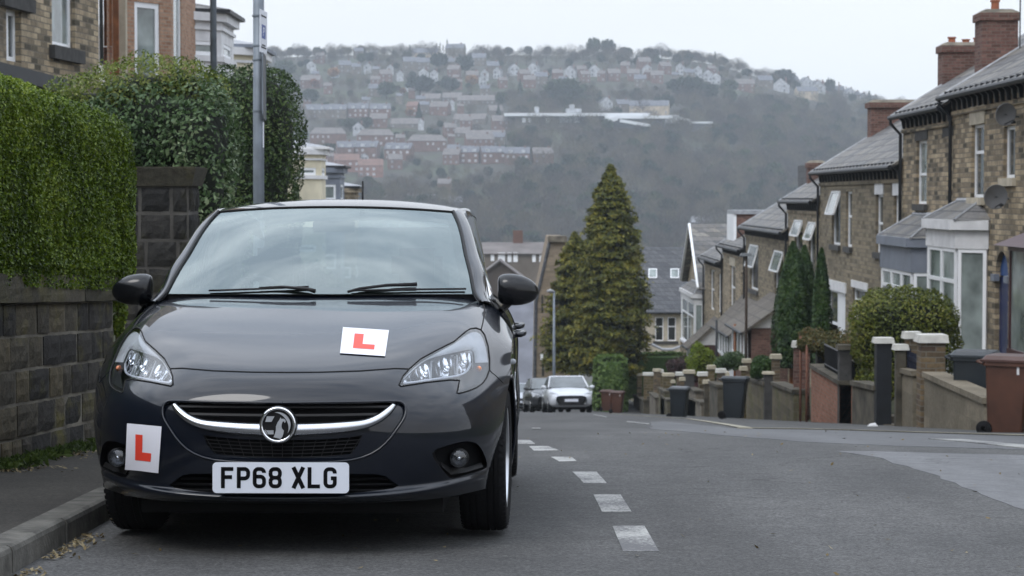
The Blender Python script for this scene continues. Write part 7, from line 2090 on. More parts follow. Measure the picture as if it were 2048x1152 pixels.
def columnar(px, ytop, ybase, y, rx, n, label, lean=0.):
    b0 = atY(px, ybase, y); t0 = atY(px, ytop, y); h = t0.z - b0.z
    root = empty('columnar_conifer', (b0.x, y, b0.z - .5), label=label, cat='tree', group='dark columnar conifers')
    n_ = n; C, Nn = [], []
    for i in range(n_):
        t = rng.random() ** .8; a = rng.uniform(0, 2 * math.pi)
        sh = (1 - t ** 2.4) ** .8 * (.75 + .25 * min(1, t * 5))
        lob = 1 + .10 * math.sin(a * 5 + t * 3) + .16 * noise.noise(Vector((math.cos(a) * 1.5, math.sin(a) * 1.5, t * 7 + px)))
        r_ = rx * sh * lob * (1 - .35 * rng.random() ** 2.5)
        C.append((r_ * math.cos(a), r_ * math.sin(a), .5 + h * t)); Nn.append((math.cos(a), math.sin(a), .9))
    C, Nn = np.array(C), np.array(Nn); Nn /= np.linalg.norm(Nn, axis=1, keepdims=True)
    V, F = leaves(C, Nn, .11, .45, .35); fast_mesh('foliage', V, F, M['conifer_dark'], root, attr=rng.random(len(F)))
    m = MB(); m.lathe([(rx * .72 * (1 - (i / 12) ** 2.4) ** .8 + .01, .5 + h * .96 * i / 12) for i in range(13)], 14, 'z'); m.build('inner_core', M['core'], root)
    MB().tube([(0, 0, -.2), (0, 0, .9)], .09, 8).build('trunk', M['wood_brown'], root)
columnar(1585, 484, 735, 60, .56, 21000, 'taller dark green columnar conifer with a broad base, on the left of the pair')
columnar(1608, 492, 735, 60.6, .47, 12000, 'dark green columnar conifer grown into the right side of the tallest one')
columnar(1642, 497, 730, 58.6, .29, 8000, 'slender dark green columnar conifer standing right of the broad pair')
bush('bush', [B(1660, 688, 49, (.75, .8, .26)), B(1622, 676, 50, (.30, .5, .2)), B(1690, 694, 48, (.4, .5, .2))], 9000, .07, M['bush_olive'], 'low olive and orange shrub spreading behind the railings', jitter=1.2, depth=.2, bump=.16, shrink=.16)
bush('bush', [B(1526, 732, 58.5, (.30, .4, .28)), B(1512, 742, 58, (.18, .3, .2))], 5000, .07, M['bush_green'], 'small bright green bush above the mossy garden wall', depth=.12, bump=.08)
bush('bush', [B(1405, 722, 90, (.55, .6, .55)), B(1398, 705, 90, (.26, .4, .45)), B(1420, 735, 90, (.4, .5, .4))], 6000, .11, M['lime'], 'lime green bush in front of the dark porch', jitter=1.2, depth=.3, bump=.25, shrink=.25)
bush('bush', [B(1368, 737, 98, (.75, .7, .5)), B(1395, 742, 96, (.6, .6, .5))], 5000, .11, M['purple'], 'dull purple-leaved shrub behind the far garden piers', jitter=1.2, depth=.3, bump=.2, shrink=.2)
bush('bush', [B(1466, 722, 78, (.45, .5, .3)), B(1446, 728, 80, (.3, .4, .25))], 5000, .09, simple_f if False else M['bush_silver'], 'straggly grey-green shrub in front of the white porch', jitter=1.2, depth=.25, bump=.2, shrink=.2)
# pale green clipped hedge with a rounded corner
hx0, hx1, hx2 = atY(1187, 730, 112).x, atY(1262, 730, 112).x, atY(1368, 725, 120).x
zb_, zt_ = atY(1220, 800, 112).z - .6, atY(1225, 716, 112).z
hr = empty('hedge', (hx0 + 1, 113, zb_), label='pale green clipped hedge with a rounded end, in front of the big conifer', cat='hedge')
bz_ = Vector(hr.location)
C, Nn = [], []
def hedge_run(p0, p1, w, z0, z1, n):
    d = (Vector(p1) - Vector(p0)); L_ = d.length; d.normalize(); nn = Vector((-d.y, d.x, 0))
    for i in range(n):
        t = rng.uniform(0, L_); f = rng.random()
        if f < .65:
            s_ = rng.choice([-1, 1]); h = rng.random(); k_ = max(0, (h - .75) / .25); o_ = s_ * w * (1 - .35 * k_ * k_); q = Vector(p0) + d * t + nn * o_; C.append((q.x, q.y, z0 + (z1 - z0) * h)); Nn.append((nn.x * s_, nn.y * s_, .3 + k_))
        elif f < .9:
            o_ = rng.uniform(-w, w) * .7; q = Vector(p0) + d * t + nn * o_; C.append((q.x, q.y, z1 - .0)); Nn.append((0, 0, 1))
        else:
            a = rng.uniform(0, 2 * math.pi); e = p0 if rng.random() < .5 else p1; h = rng.random(); C.append((e[0] + w * math.cos(a), e[1] + w * math.sin(a), z0 + (z1 - z0) * h)); Nn.append((math.cos(a), math.sin(a), .2))
hedge_run((hx0 + .9, 112, 0), (hx0 + 1.2, 119, 0), .85, zb_, zt_, 24000)
hedge_run((hx0 + 1.2, 119.6, 0), (hx2 - .3, 121, 0), .6, zb_, atY(1300, 709, 120).z, 22000)
C, Nn = np.array(C), np.array(Nn); Nn /= np.linalg.norm(Nn, axis=1, keepdims=True)
V, F = leaves(C + rng.normal(0, .03, C.shape), Nn, .17, .45, .8); fast_mesh('foliage', V - np.array(bz_), F, M['hedge_green'], hr, attr=rng.random(len(F)))
M['hedge_core'] = simple('hedge_inner', (.06, .11, .025), 1, noise_amt=.4, nscale=12)
MB(bz_).hexa([(hx0 + .35, 111.5, zb_), (hx0 + 1.6, 111.5, zb_), (hx0 + 1.9, 119.4, zb_), (hx0 + .5, 119.4, zb_), (hx0 + .35, 111.6, zt_ - .2), (hx0 + 1.45, 111.6, zt_ - .2), (hx0 + 1.8, 119.4, zt_ - .2), (hx0 + .7, 119.4, zt_ - .2)]).box(hx0 + .9, hx2 - .3, 119.5, 120.6, zb_, atY(1300, 709, 120).z - .12).build('inner_core', M['hedge_core'], hr)

# the big golden conifer and its smaller companion: drooping sprays on tiers of branches
def big_conifer(px, ytop, ybase, y, prof, n, label, seed, trunk=True):
    t0, b0 = atY(px, ytop, y), atY(px, ybase, y); h = t0.z - b0.z
    root = empty('conifer', (t0.x, y, b0.z), label=label, cat='tree')
    rs = np.random.default_rng(seed)
    C, Nn, S_ = [], [], []
    pt, pr = [p[0] for p in prof], [p[1] for p in prof]
    nb = int(n / 38)
    br = MB()
    for i in range(nb):
        t = 1 - (i + rs.random()) / nb; t = t ** .85
        a = rs.uniform(0, 2 * math.pi)
        Rm = np.interp(t, pt, pr) * (1 + .17 * noise.noise(Vector((math.cos(a) * 1.2, math.sin(a) * 1.2, t * 9 + seed))) + rs.normal(0, .12))
        z0 = h * (1 - t) + .15
        if i % 9 == 0: br.tube([(0, 0, z0), (Rm * .8 * math.cos(a), Rm * .8 * math.sin(a), z0 + Rm * .05)], [.035, .012], 4, False)
        for k in range(38):
            f = .35 + .65 * rs.random() ** .6
            w = rs.normal(0, .13) * Rm * f ** .5 + rs.normal(0, .04)
            dz = .22 * Rm * (f - .35) - .55 * Rm * max(0, f - .55) ** 1.5 - abs(rs.normal(0, .09))
            C.append((Rm * f * math.cos(a) - w * math.sin(a), Rm * f * math.sin(a) + w * math.cos(a), z0 + dz))
            Nn.append((math.cos(a) * .6 + rs.normal(0, .25), math.sin(a) * .6 + rs.normal(0, .25), .55))
    C, Nn = np.array(C), np.array(Nn); Nn /= np.linalg.norm(Nn, axis=1, keepdims=True)
    V, F = leaves(C, Nn, .27, .5, .36, rs); fast_mesh('crown', V, F, M['conifer_gold'], root, attr=rs.random(len(F)))
    br.build('branches', M['wood_brown'], root)
    m = MB(); m.lathe([(np.interp(1 - i / 14, pt, pr) * .55 + .01, h * (i / 14) * .97 + .4) for i in range(15)], 12, 'z'); m.build('inner_core', M['core'], root)
    if trunk: MB().tube([(0, 0, -2.), (0, 0, .9), (.03, 0, h * .6), (0, 0, h * .98)], [.24, .2, .1, .02], 10).build('trunk', M['wood_dark'], root)
M['wood_dark'] = simple('bark_dark', (.05, .035, .025), .95, nscale=6, noise_amt=.3)
big_conifer(1222, 335, 752, 116, [(0, .05), (.05, .42), (.15, .95), (.28, 1.3), (.4, 1.55), (.52, 1.78), (.66, 1.95), (.82, 2.05), (.93, 1.95), (1., 1.4)], 46000, 'tall bushy golden-green conifer standing at the bottom of the street', 5)
big_conifer(1150, 470, 748, 119, [(0, .06), (.1, .65), (.3, 1.15), (.55, 1.55), (.8, 1.85), (1., 1.5)], 22000, 'smaller darker conifer growing against the left of the tall golden one', 6)

# ---- poles and street lamps
y = 90; p = atY(1108, 583, y); b_ = Vector((p.x, y, zr(p.x, y)))
lp = empty('street_lamp', b_, label='slim grey street lamp beside the tall conifer', cat='street lamp')
MB().tube([(0, 0, -.1), (0, 0, 1.2), (0, 0, p.z - b_.z)], [.075, .07, .045], 10).build('pole', M['galv'], lp, True)
MB().tube([(0.03, 0, p.z - b_.z - .03), (-.16, -.02, p.z - b_.z + .03), (-.30, -.04, p.z - b_.z + .01)], [.05, .085, .04], 8).build('lamp_head', M['lead'], lp, True)
for (px, yt, y, r_, mt, lb) in ((1493, 512, 74, .055, 'wood_dark', 'brown timber pole with a small flat lamp head, in front of the terrace'),):
    p = atY(px, yt, y); b_ = Vector((p.x, y, zg(p.x, y)))
    q = empty('street_lamp', b_, label=lb, cat='street lamp')
    MB().tube([(0, 0, -.2), (0, 0, p.z - b_.z)], [r_, r_ * .8], 8).build('pole', M[mt], q, True)
    MB().hexa([(-.24, -.15, p.z - b_.z + .0), (.2, -.15, p.z - b_.z + .0), (.2, .15, p.z - b_.z + .0), (-.24, .15, p.z - b_.z), (-.18, -.1, p.z - b_.z + .1), (.14, -.1, p.z - b_.z + .1), (.14, .1, p.z - b_.z + .1), (-.18, .1, p.z - b_.z + .1)]).build('lamp_head', M['galv_dark'], q)
for (px, yt, y, mt, lb) in ((1470, 648, 84, 'wood_brown', 'short brown post in front of the white porch'), (1433, 640, 92, 'darktrim', 'thin black pole left of the white porch')):
    p = atY(px, yt, y); b_ = Vector((p.x, y, zg(p.x, y))); o = MB().tube([(0, 0, -.2), (0, 0, p.z - b_.z)], .05, 8).build('pole', M[mt], None, True, loc=b_); tag(o, lb, 'pole')

# ---- the cars at the bottom of the street (facing the camera)
def far_car(name, pxc, pyb, y, rz, paintcol, label, W=1.74, H=1.45, Lc=4.0):
    p = atY(pxc, pyb, y); p.z = zr(p.x, y)
    o = empty(name, p, (-.098, 0, rz), label, 'car')
    pm = paint('far_car_paint', paintcol)
    # rows along the car: (v, half width, z of bottom, z of top) -> smooth loft with rounded section
    st = [(0, .60, .30, .66), (.06, .76, .22, .72), (.35, .84, .20, .82), (.9, .87, .20, .95), (1.25, .87, .2, 1.0), (3.3, .87, .2, 1.0), (3.8, .83, .22, .98), (4.0, .70, .35, .9)]
    V = []
    ns = 16
    for (v, hw, z0, z1) in st:
        for k in range(ns):
            a = 2 * math.pi * k / ns; c, s = math.cos(a), math.sin(a)
            V.append((hw * math.copysign(abs(c) ** .35, c), v, (z0 + z1) / 2 + (z1 - z0) / 2 * math.copysign(abs(s) ** .55, s)))
    F = [[i * ns + k, i * ns + (k + 1) % ns, (i + 1) * ns + (k + 1) % ns, (i + 1) * ns + k] for i in range(len(st) - 1) for k in range(ns)] + [list(range(ns)), [(len(st) - 1) * ns + k for k in range(ns)][::-1]]
    body = mesh_obj('body', V, F, pm, o, True)
    m = MB(); m.hexa([(-.66, 2.0, 1.405), (.66, 2.0, 1.405), (.66, 3.5, 1.40), (-.66, 3.5, 1.40), (-.58, 2.1, H), (.58, 2.1, H), (.58, 3.3, H), (-.58, 3.3, H)]); m.build('roof', pm, o)
    g = MB(); g.add([(-.74, 1.15, .99), (.74, 1.15, .99), (.62, 2.0, 1.42), (-.62, 2.0, 1.42)], [[0, 1, 2, 3]]); g.build('windscreen', M['glass'], o)
    sw_ = MB()
    for s_ in (-1, 1): sw_.add([(s_ * .80, 1.3, .98), (s_ * .80, 3.7, .98), (s_ * .64, 3.4, 1.40), (s_ * .66, 2.05, 1.40)], [[0, 1, 2, 3]])
    sw_.add([(-.7, 3.75, .98), (.7, 3.75, .98), (.6, 3.45, 1.4), (-.6, 3.45, 1.4)], [[0, 1, 2, 3]]); sw_.build('side_window', M['glass_dark'], o)
    pm_ = MB()
    for s_ in (-1, 1): pm_.tube([(s_ * .78, 1.2, .98), (s_ * .64, 2.05, 1.42)], .035, 6)
    pm_.build('pillar', pm, o)
    MB().hexa([(-.40, -.035, .30), (.40, -.035, .30), (.55, .03, .30), (-.55, .03, .30), (-.55, -.03, .56), (.55, -.03, .56), (.6, .03, .56), (-.6, .03, .56)]).build('grille', M['plastic'], o)
    MB().box(-.26, .26, -.055, -.04, .42, .53).build('number_plate', M['white_plate'], o)
    for s_ in (-1, 1):
        MB().hexa([(s_ * .50, .0, .62), (s_ * .80, .16, .64), (s_ * .80, .26, .70), (s_ * .5, .05, .70), (s_ * .52, .04, .70), (s_ * .84, .30, .80), (s_ * .83, .5, .84), (s_ * .55, .12, .74)]).build('headlight', M['lampgrey'], o)
        bm = bmesh.new(); bmesh.ops.create_icosphere(bm, subdivisions=2, radius=1)
        V = [(s_ * .95 + v.co.x * .11, 1.35 + v.co.y * .06, 1.0 + v.co.z * .07) for v in bm.verts]; F = [[v.index for v in f.verts] for f in bm.faces]; bm.free()
        mesh_obj('door_mirror', V, F, pm, o, True)
        for v in (.75, 3.25):
            w = MB(); w.lathe([(.19, -.09), (.28, -.10), (.31, -.07), (.31, .07), (.28, .10), (.19, .09)], 24, 'x', (s_ * .76, v, .31)); wo = w.build('wheel', M['rubber'], o, auto=40)
            r_ = MB(); r_.lathe([(.001, s_ * .09), (.10, s_ * .085), (.19, s_ * .095), (.20, s_ * .06)], 20, 'x', (s_ * .76, v, .31)); r_.build('rim', M['alloy'], wo)
    MB().box(-.7, .7, .2, 3.8, .12, .3).build('underbody', M['gap'], o)
    return o
far_car('parked_car', 1143, 824, 82, R(4), (.55, .57, .61), 'silver hatchback with a dark smiling grille, facing up the street in front of the conifer')
far_car('parked_car', 1105, 818, 88, R(6), (.035, .037, .042), 'dark car mostly hidden behind the silver hatchback down the street')
far_car('parked_car', 1049, 809, 108, R(2), (.40, .43, .48), 'silver car lowest down the street, half hidden behind the learner hatchback')
# litter and a gas riser at the foot of the walls
for (px, py) in ((1543, 838), (1703, 845), (1745, 854)):
    p = on_road(px, py); o = MB().hexa([(-.1, -.05, 0.01), (.1, -.04, .01), (.09, .05, .01), (-.08, .06, .01), (-.05, -.02, .06), (.06, -.03, .05), (.05, .03, .07), (-.04, .03, .05)]).build('scrap_of_paper', M['whitepaint'], None, loc=p)
    tag(o, 'scrap of white paper lying at the foot of the garden walls', 'litter', 'paper scraps along the garden walls')
p = on_road(1622, 841); p.z += .02
o = MB().box(-.14, -.02, -.05, .05, 0, .26, .02).tube([(.05, 0, 0), (.05, 0, .2), (.14, 0, .22), (.16, 0, 0)], .02, 6).build('gas_riser', M['darktrim'], None, loc=p); tag(o, 'small black pipe fitting at the foot of the salmon brick wall', 'pipe fitting')
# ============================================================ BOTTOM OF THE STREET AND THE HILLSIDE
def gable_block(name, cx, cy, zb, w, d, he, hr_, wallm, roofm, label, cat='house', group=None, axis='x', rz=0., wins=(), chim=(), hip=0., winm='upvc', over=.3, base_drop=6.):
    """house with its ridge along x (seen broadside) or y (gable facing the camera); wins: (u, z, w, h) on the camera side"""
    o = empty(name, (cx, cy, zb), (0, 0, rz), label, cat, group)
    m = MB()
    if axis == 'x':
        m.box(-w / 2, w / 2, -d / 2, d / 2, -base_drop, he)
        if not hip: m.prism([(-w / 2, -d / 2, he), (-w / 2, d / 2, he), (-w / 2, 0, hr_)], (w, 0, 0))
        rf = MB(); a = w / 2 + over * .5; b = d / 2 + over; e = he - over * (hr_ - he) / (d / 2); q = a - hip
        for s_ in (-1, 1):
            roof_slab(rf, (-a, s_ * b, e + .08), (a, s_ * b, e + .08), (q, 0, hr_ + .1), (-q, 0, hr_ + .1), .12)
        if hip:
            for s_ in (-1, 1): rf.add([(s_ * a, -b, e + .08), (s_ * a, b, e + .08), (s_ * q, 0, hr_ + .1)], [[0, 1, 2]])
    else:
        m.box(-w / 2, w / 2, -d / 2, d / 2, -base_drop, he); m.prism([(-w / 2, -d / 2, he), (w / 2, -d / 2, he), (0, -d / 2, hr_)], (0, d, 0))
        rf = MB(); b = d / 2 + over; e = he - over * (hr_ - he) / (w / 2)
        for s_ in (-1, 1): roof_slab(rf, (s_ * (w / 2 + over), -b, e + .08), (s_ * (w / 2 + over), b, e + .08), (0, b, hr_ + .1), (0, -b, hr_ + .1), .12)
    m.build('wall', M[wallm], o); rf.build('roof', M[roofm], o)
    me = None
    for (u, z, ww, hh) in wins:
        MB().box(u - ww / 2, u + ww / 2, -d / 2 - .08, -d / 2 - .01, z, z + hh).build('window', M[winm], o)
    for (u, v, zt_) in chim:
        MB().box(u - .55, u + .55, v - .4, v + .4, he - .5, zt_).build('chimney', M['h_brick'], o)
    return o
def flat_mat(name, c, amt=.25, sc=.6): return simple(name, c, .9, nscale=sc, noise_amt=amt)
M['h_brick'] = flat_mat('hill_brick', (.145, .085, .068)); M['h_orange'] = flat_mat('hill_orange_brick', (.22, .12, .095)); M['h_stone'] = flat_mat('hill_stone', (.14, .12, .10)); M['h_white'] = flat_mat('hill_white', (.38, .39, .41), .35)
M['h_cream'] = flat_mat('hill_cream', (.42, .35, .26)); M['h_slate'] = flat_mat('hill_slate', (.13, .135, .155)); M['h_slate2'] = flat_mat('hill_slate_brown', (.15, .135, .13)); M['h_tile'] = flat_mat('hill_tile', (.17, .10, .08)); M['h_dark'] = flat_mat('sooty_stone_far', (.07, .055, .045)); M['h_frame'] = flat_mat('hill_window_frame', (.42, .42, .44)); M['h_dimwin'] = flat_mat('hill_window_dim', (.24, .24, .26)); M['h_glass'] = flat_mat('hill_window', (.09, .10, .12))
# slate-roofed cream house at the foot of the street
yc = 146.; Xl, Xr = atY(1205, 600, yc).x, atY(1412, 600, yc).x
ze, zr2, zb_ = atY(1330, 622, yc).z, atY(1330, 494, yc + 4.5).z, atY(1330, 760, yc).z - 1
bs = Vector(((Xl + Xr) / 2, yc, zb_))
ch = empty('cream_house', bs, label='cream stone house with a big dark slate roof, right of the tall conifer', cat='house')
pl = Plane((Xl, yc), (Xr, yc)); rws_ = [pl.rect(1311, 1328, 634, 682), pl.rect(1336, 1353, 634, 682), pl.rect(1252, 1268, 634, 682)]
facade_wall('wall', pl, rws_, 0, pl.L, zb_ - 2, ze, M['creamstone'], ch, bs)
for r_ in rws_:
    window(pl, r_, ch, bs, 'upvc', .07, .08, (.6,), (), 'glass_dark'); block(pl, (r_[0] - .15, r_[1] + .15, r_[2] - .2, r_[2] - .01), 'sill_dark', ch, bs, 'sill', -.1, .1)
MB(bs).hexa([(Xl, yc + .3, zb_), (Xr, yc + .3, zb_), (Xr, yc + 9, zb_), (Xl, yc + 9, zb_), (Xl, yc + .3, ze), (Xr, yc + .3, ze), (Xr, yc + 9, ze), (Xl, yc + 9, ze)]).build('rear_wall', M['creamstone'], ch)
rf = MB(bs); roof_slab(rf, (Xl - .2, yc - .35, ze - .1), (Xr + .2, yc - .35, ze - .1), (Xr + .2, yc + 4.5, zr2), (Xl - .2, yc + 4.5, zr2), .1); roof_slab(rf, (Xl - .2, yc + 9.3, ze - .1), (Xr + .2, yc + 9.3, ze - .1), (Xr + .2, yc + 4.5, zr2), (Xl - .2, yc + 4.5, zr2), .1); rfo = rf.build('roof', M['slate_dark'], ch)
MB(bs).tube([(Xl, yc - .42, ze - .1), (Xr, yc - .42, ze - .1)], .07, 6).build('gutter', M['darktrim'], ch)
for (a, b, t, bt) in ((1297, 1314, 536, 556), (1341, 1358, 536, 556)):
    f0, f1 = (622 - bt) / 128, (622 - t) / 128
    P = []
    for x, f in ((a, f0), (b, f0), (b, f1), (a, f1)):
        yy = yc + 4.5 * f * .93; P.append(Vector((atY(x, 500, yy).x, yy, ze + (zr2 - ze) * f * .93 + .10)))
    n_ = (P[1] - P[0]).cross(P[3] - P[0]).normalized() * .06
    s_ = MB(bs).hexa(P + [p + n_ for p in P]).build('skylight', M['upvc'], rfo)
    c_ = sum(P, Vector()) / 4; MB(bs).add([c_ + (p - c_) * .82 + n_ * 1.2 for p in P], [[0, 1, 2, 3]]).build('pane', M['glass_green'], s_)  # pale pane tint stands in for reflected sky
zc_ = atY(1330, 700, yc - 3).z
cn = MB(bs); cn.tube([(atY(1303, 700, yc - 2.5).x, yc - 2.5, zc_ + .35), (atY(1325, 700, yc - 2.5).x, yc - 2.5, zc_), (atY(1345, 700, yc - 2.5).x, yc - 2.5, zc_), (atY(1370, 700, yc - 2.5).x, yc - 2.5, zc_ + .3)], .10, 6); cn.build('canopy_rail', M['lead'], ch)
# stone gable building left of the conifer
yg = 128.
def G3(px, py, y): return atY(px, py, y)
P = [G3(1068, 860, yg), G3(1150, 860, yg), G3(1142, 600, yg), G3(1131, 478, yg), G3(1099, 478, yg), G3(1073, 600, yg)]
bs = Vector((P[0].x + 1.2, yg, P[0].z)); gb = empty('stone_building', bs, label='tall tan stone gable end between the conifer and the hatchback', cat='building')
M['tanstone'] = masonry('tanstone', [(.20, .16, .115), (.26, .205, .15), (.30, .24, .175)], (.22, .19, .15), .5, .16, .01, .3, SX, (.13, .11, .09), .4)
MB(bs).prism(P, (0, 14, 0)).build('wall', M['tanstone'], gb)
cp_ = MB(bs); a, b = G3(1096, 480, yg - .2), G3(1134, 480, yg - .2); cp_.box(a.x, b.x, yg - .3, yg + .9, a.z - .15, a.z + .25, .05); cp_.build('capstone', M['render_tan'], gb)
MB(bs).tube([G3(1099, 484, yg - .02), G3(1072, 602, yg - .02), G3(1067, 860, yg - .02)], .10, 6).build('verge', M['slate_dark'], gb)
for (x0, x1, y0, y1, mt) in ((1083, 1086, 590, 625, 'glass_dark'), (1081, 1086, 706, 722, 'upvc'), (1084, 1088, 722, 752, 'glass_dark')):
    a, b = G3(x0, y0, yg), G3(x1, y1, yg); MB(bs).box(a.x, b.x, yg - .04, yg - .01, b.z, a.z).build('window', M[mt], gb)
# big grey roof lower still
yy = 172.; a, b = G3(1000, 620, yy), G3(1080, 620, yy)
bs = Vector((a.x, yy, zg(0, yy))); lr = empty('low_building', bs, label='low building with a broad plain grey slate roof, seen between the hatchback mirror and the stone gable', cat='building')
lr['label'] = 'low building with a broad grey roof between the hatchback mirror and the stone gable'
x0, x1 = G3(930, 600, yy).x, G3(1120, 600, yy).x; z0, z1 = G3(1050, 770, yy).z, G3(1050, 600, yy + 12).z
MB(bs).box(x0, x1, yy, yy + 24, z0 - 4, z0 + .2).build('wall', M['h_stone'], lr)
rf = MB(bs); roof_slab(rf, (x0, yy - .4, z0), (x1, yy - .4, z0), (x1, yy + 12, z1), (x0, yy + 12, z1)); roof_slab(rf, (x0, yy + 24.4, z0), (x1, yy + 24.4, z0), (x1, yy + 12, z1), (x0, yy + 12, z1)); rf.build('roof', M['h_slate'], lr)
# long grey house across the valley bottom with white windows
yy = 236.; cx_ = G3(1035, 500, yy).x; zb_ = zg(cx_, yy); he_ = G3(1035, 507, yy).z - zb_; hr2 = G3(1035, 486, yy + 4).z - zb_
gable_block('stone_house', cx_, yy + 4, zb_, (1112 - 955) / FPX * yy, 8, he_, hr2, 'h_stone', 'h_slate2', 'long grey stone house with white windows just above the right door mirror', base_drop=8,
    wins=[((px - 1035) / FPX * yy, G3(px, y1, yy).z - zb_, w / FPX * yy, (y1 - y0) / FPX * yy) for (px, y0, y1, w) in ((985, 506, 522, 7), (1003, 505, 524, 14), (1019, 505, 524, 8), (1031, 505, 524, 9), (1068, 508, 524, 7), (1082, 508, 524, 7), (1098, 508, 524, 5))], chim=[((1036 - 1035) / FPX * yy, 0, G3(1036, 462, yy).z - zb_)])
gable_block('stone_house', G3(1000, 540, 205).x, 205, zg(-1, 205), 4.2, 6, G3(1000, 552, 205).z - zg(-1, 205), G3(1000, 520, 205).z - zg(-1, 205), 'h_dark', 'h_slate2', 'small dark gable in front of the long grey house', axis='y', base_drop=8)
yy = 560.
for (x0, x1, yt, yb, lb, mt) in ((730, 870, 388, 396, 'long low pale shed roof behind the aerial of the hatchback', 'lead'), (862, 925, 392, 404, 'short pale shed roof right of the longer one behind the hatchback', 'lead'), (1385, 1440, 432, 446, 'pale flat roofed works building just above the dormer', 'lead')):
    yy = min(1050, on_hill((x0 + x1) / 2, yb + 8).y); cx_ = G3((x0 + x1) / 2, 400, yy).x; zt_ = G3(800, yt, yy).z; zb2 = G3(800, yb, yy).z; bs = Vector((cx_, yy + 6, zg(cx_, yy))); w = (x1 - x0) / FPX * yy
    o = empty('works_building', bs, label=lb, cat='building'); h_ = zb2 - bs.z
    MB().box(-w / 2, w / 2, -6, 6, -3, h_).build('wall', M['h_slate'], o); MB().hexa([(-w / 2 - .5, -6.5, h_), (w / 2 + .5, -6.5, h_), (w / 2 + .5, 6.5, h_), (-w / 2 - .5, 6.5, h_), (-w / 2 - .5, -6.5, h_ + .3), (w / 2 + .5, -6.5, h_ + .3), (w / 2, 0, zt_ - bs.z), (-w / 2, 0, zt_ - bs.z)]).build('roof', M[mt], o)

# ---- hillside houses: (photo column, base row, width px, kind)
HL_ = [
 (622, 146, 22, 'w'), (734, 149, 17, 'w'), (689, 146, 26, 's'), (711, 150, 20, 's'), (753, 155, 16, 's'), (780, 152, 16, 'w'), (799, 164, 16, 'w'), (847, 162, 24, 'w'), (868, 164, 20, 'w'), (851, 121, 56, 'c'), (911, 112, 40, 's'), (822, 140, 36, 's'), (847, 141, 28, 's'), (901, 140, 22, 's'), (965, 172, 18, 'w'), (622, 178, 42, 'b'), (640, 128, 18, 'b'), (716, 118, 20, 's'), (748, 121, 18, 's'), (945, 168, 26, 'b'), (958, 132, 30, 's'), (985, 148, 26, 's'),
 (631, 238, 44, 'g'), (672, 238, 46, 'g'), (716, 236, 44, 'd'), (760, 237, 44, 'd'), (757, 258, 36, 'b'), (812, 258, 64, 'S'), (842, 262, 14, 'w'), (655, 289, 78, 'B'), (750, 292, 80, 'B'), (853, 305, 82, 'B'), (688, 318, 34, 'r'), (728, 318, 62, 'r'), (798, 322, 58, 'r'), (692, 345, 54, 'o'), (740, 355, 54, 'o'), (789, 340, 30, 'b'),
 (889, 390, 28, 'b'), (862, 207, 44, 'S'), (905, 205, 42, 'S'), (952, 210, 80, 'S'), (826, 233, 24, 'o'), (880, 232, 40, 'b'), (941, 248, 70, 'S'), (975, 282, 74, 'S'), (925, 276, 32, 'S'), (958, 300, 60, 'b'), (940, 328, 40, 'r'), (985, 328, 52, 'r'), (1035, 330, 54, 'r'), (1085, 330, 44, 'b'), (905, 330, 36, 'b'), (990, 232, 30, 'S'), (1000, 262, 36, 'b'),
 (969, 163, 20, 'w'), (996, 158, 18, 'w'), (1027, 152, 24, 'w'), (1048, 164, 24, 'b'), (1068, 150, 24, 'w'), (1005, 178, 18, 'b'), (1142, 158, 28, 'w'), (1115, 163, 22, 'b'), (1163, 156, 20, 'b'), (1188, 155, 24, 'w'), (1227, 164, 26, 'b'), (1267, 164, 26, 'b'), (1294, 152, 20, 'w'), (1379, 163, 22, 's'), (1397, 155, 20, 'w'), (1416, 164, 22, 'w'), (1433, 170, 24, 'w'), (1362, 150, 20, 'w'), (1330, 150, 24, 'b'), (1212, 222, 30, 'w'), (1300, 231, 84, 'C'), (1245, 226, 26, 's'),
 (1491, 185, 40, 'b'), (1530, 177, 32, 's'), (1565, 186, 38, 'w'), (1585, 157, 28, 's'), (1629, 158, 30, 's'), (1612, 178, 26, 'w'), (1640, 187, 30, 'w'), (1614, 199, 46, 'c'), (1674, 181, 34, 's'), (1695, 170, 20, 'w'), (1727, 167, 20, 'w'), (1699, 199, 20, 'w'), (1726, 200, 22, 'w'), (1712, 186, 20, 's'), (1655, 160, 24, 'b'), (1748, 180, 22, 's')]
KIND = {'w': ('h_white', 'h_slate', 'y', 'white gabled house on the far hillside', 'white gabled houses on the far hillside'), 's': ('h_stone', 'h_slate', 'x', 'small grey stone house on the far hillside', 'small grey stone houses on the far hillside'),
 'b': ('h_brick', 'h_slate2', 'x', 'plain brown brick house on the far hillside', 'brown brick houses on the far hillside'), 'r': ('h_brick', 'h_slate', 'x', 'red brick terrace with white windows on the far hillside', 'red brick terraces with white windows'),
 'o': ('h_orange', 'h_tile', 'x', 'orange brick block on the far hillside', 'orange brick blocks on the far hillside'), 'B': ('h_brick', 'h_slate2', 'x', 'hipped-roof brick block of flats low on the far hillside', 'hipped-roof brick blocks on the far hillside'),
 'S': ('h_stone', 'h_slate2', 'x', 'long low grey-roofed block on the far hillside', 'long grey-roofed blocks on the far hillside'), 'c': ('h_cream', 'h_slate', 'x', 'large cream house on the far hillside', 'large cream houses on the far hillside'),
 'C': ('h_cream', 'h_slate', 'x', 'pale terrace immediately behind the long white school roof', None), 'g': ('h_stone', 'h_slate', 'x', 'slate terrace with white gablets on the far hillside', 'slate terraces with white gablets'), 'd': ('h_brick', 'h_slate', 'x', 'brick terrace with white dormers on the far hillside', 'brick terraces with white dormers')}
HOUSES = []
rh = random.Random(5)
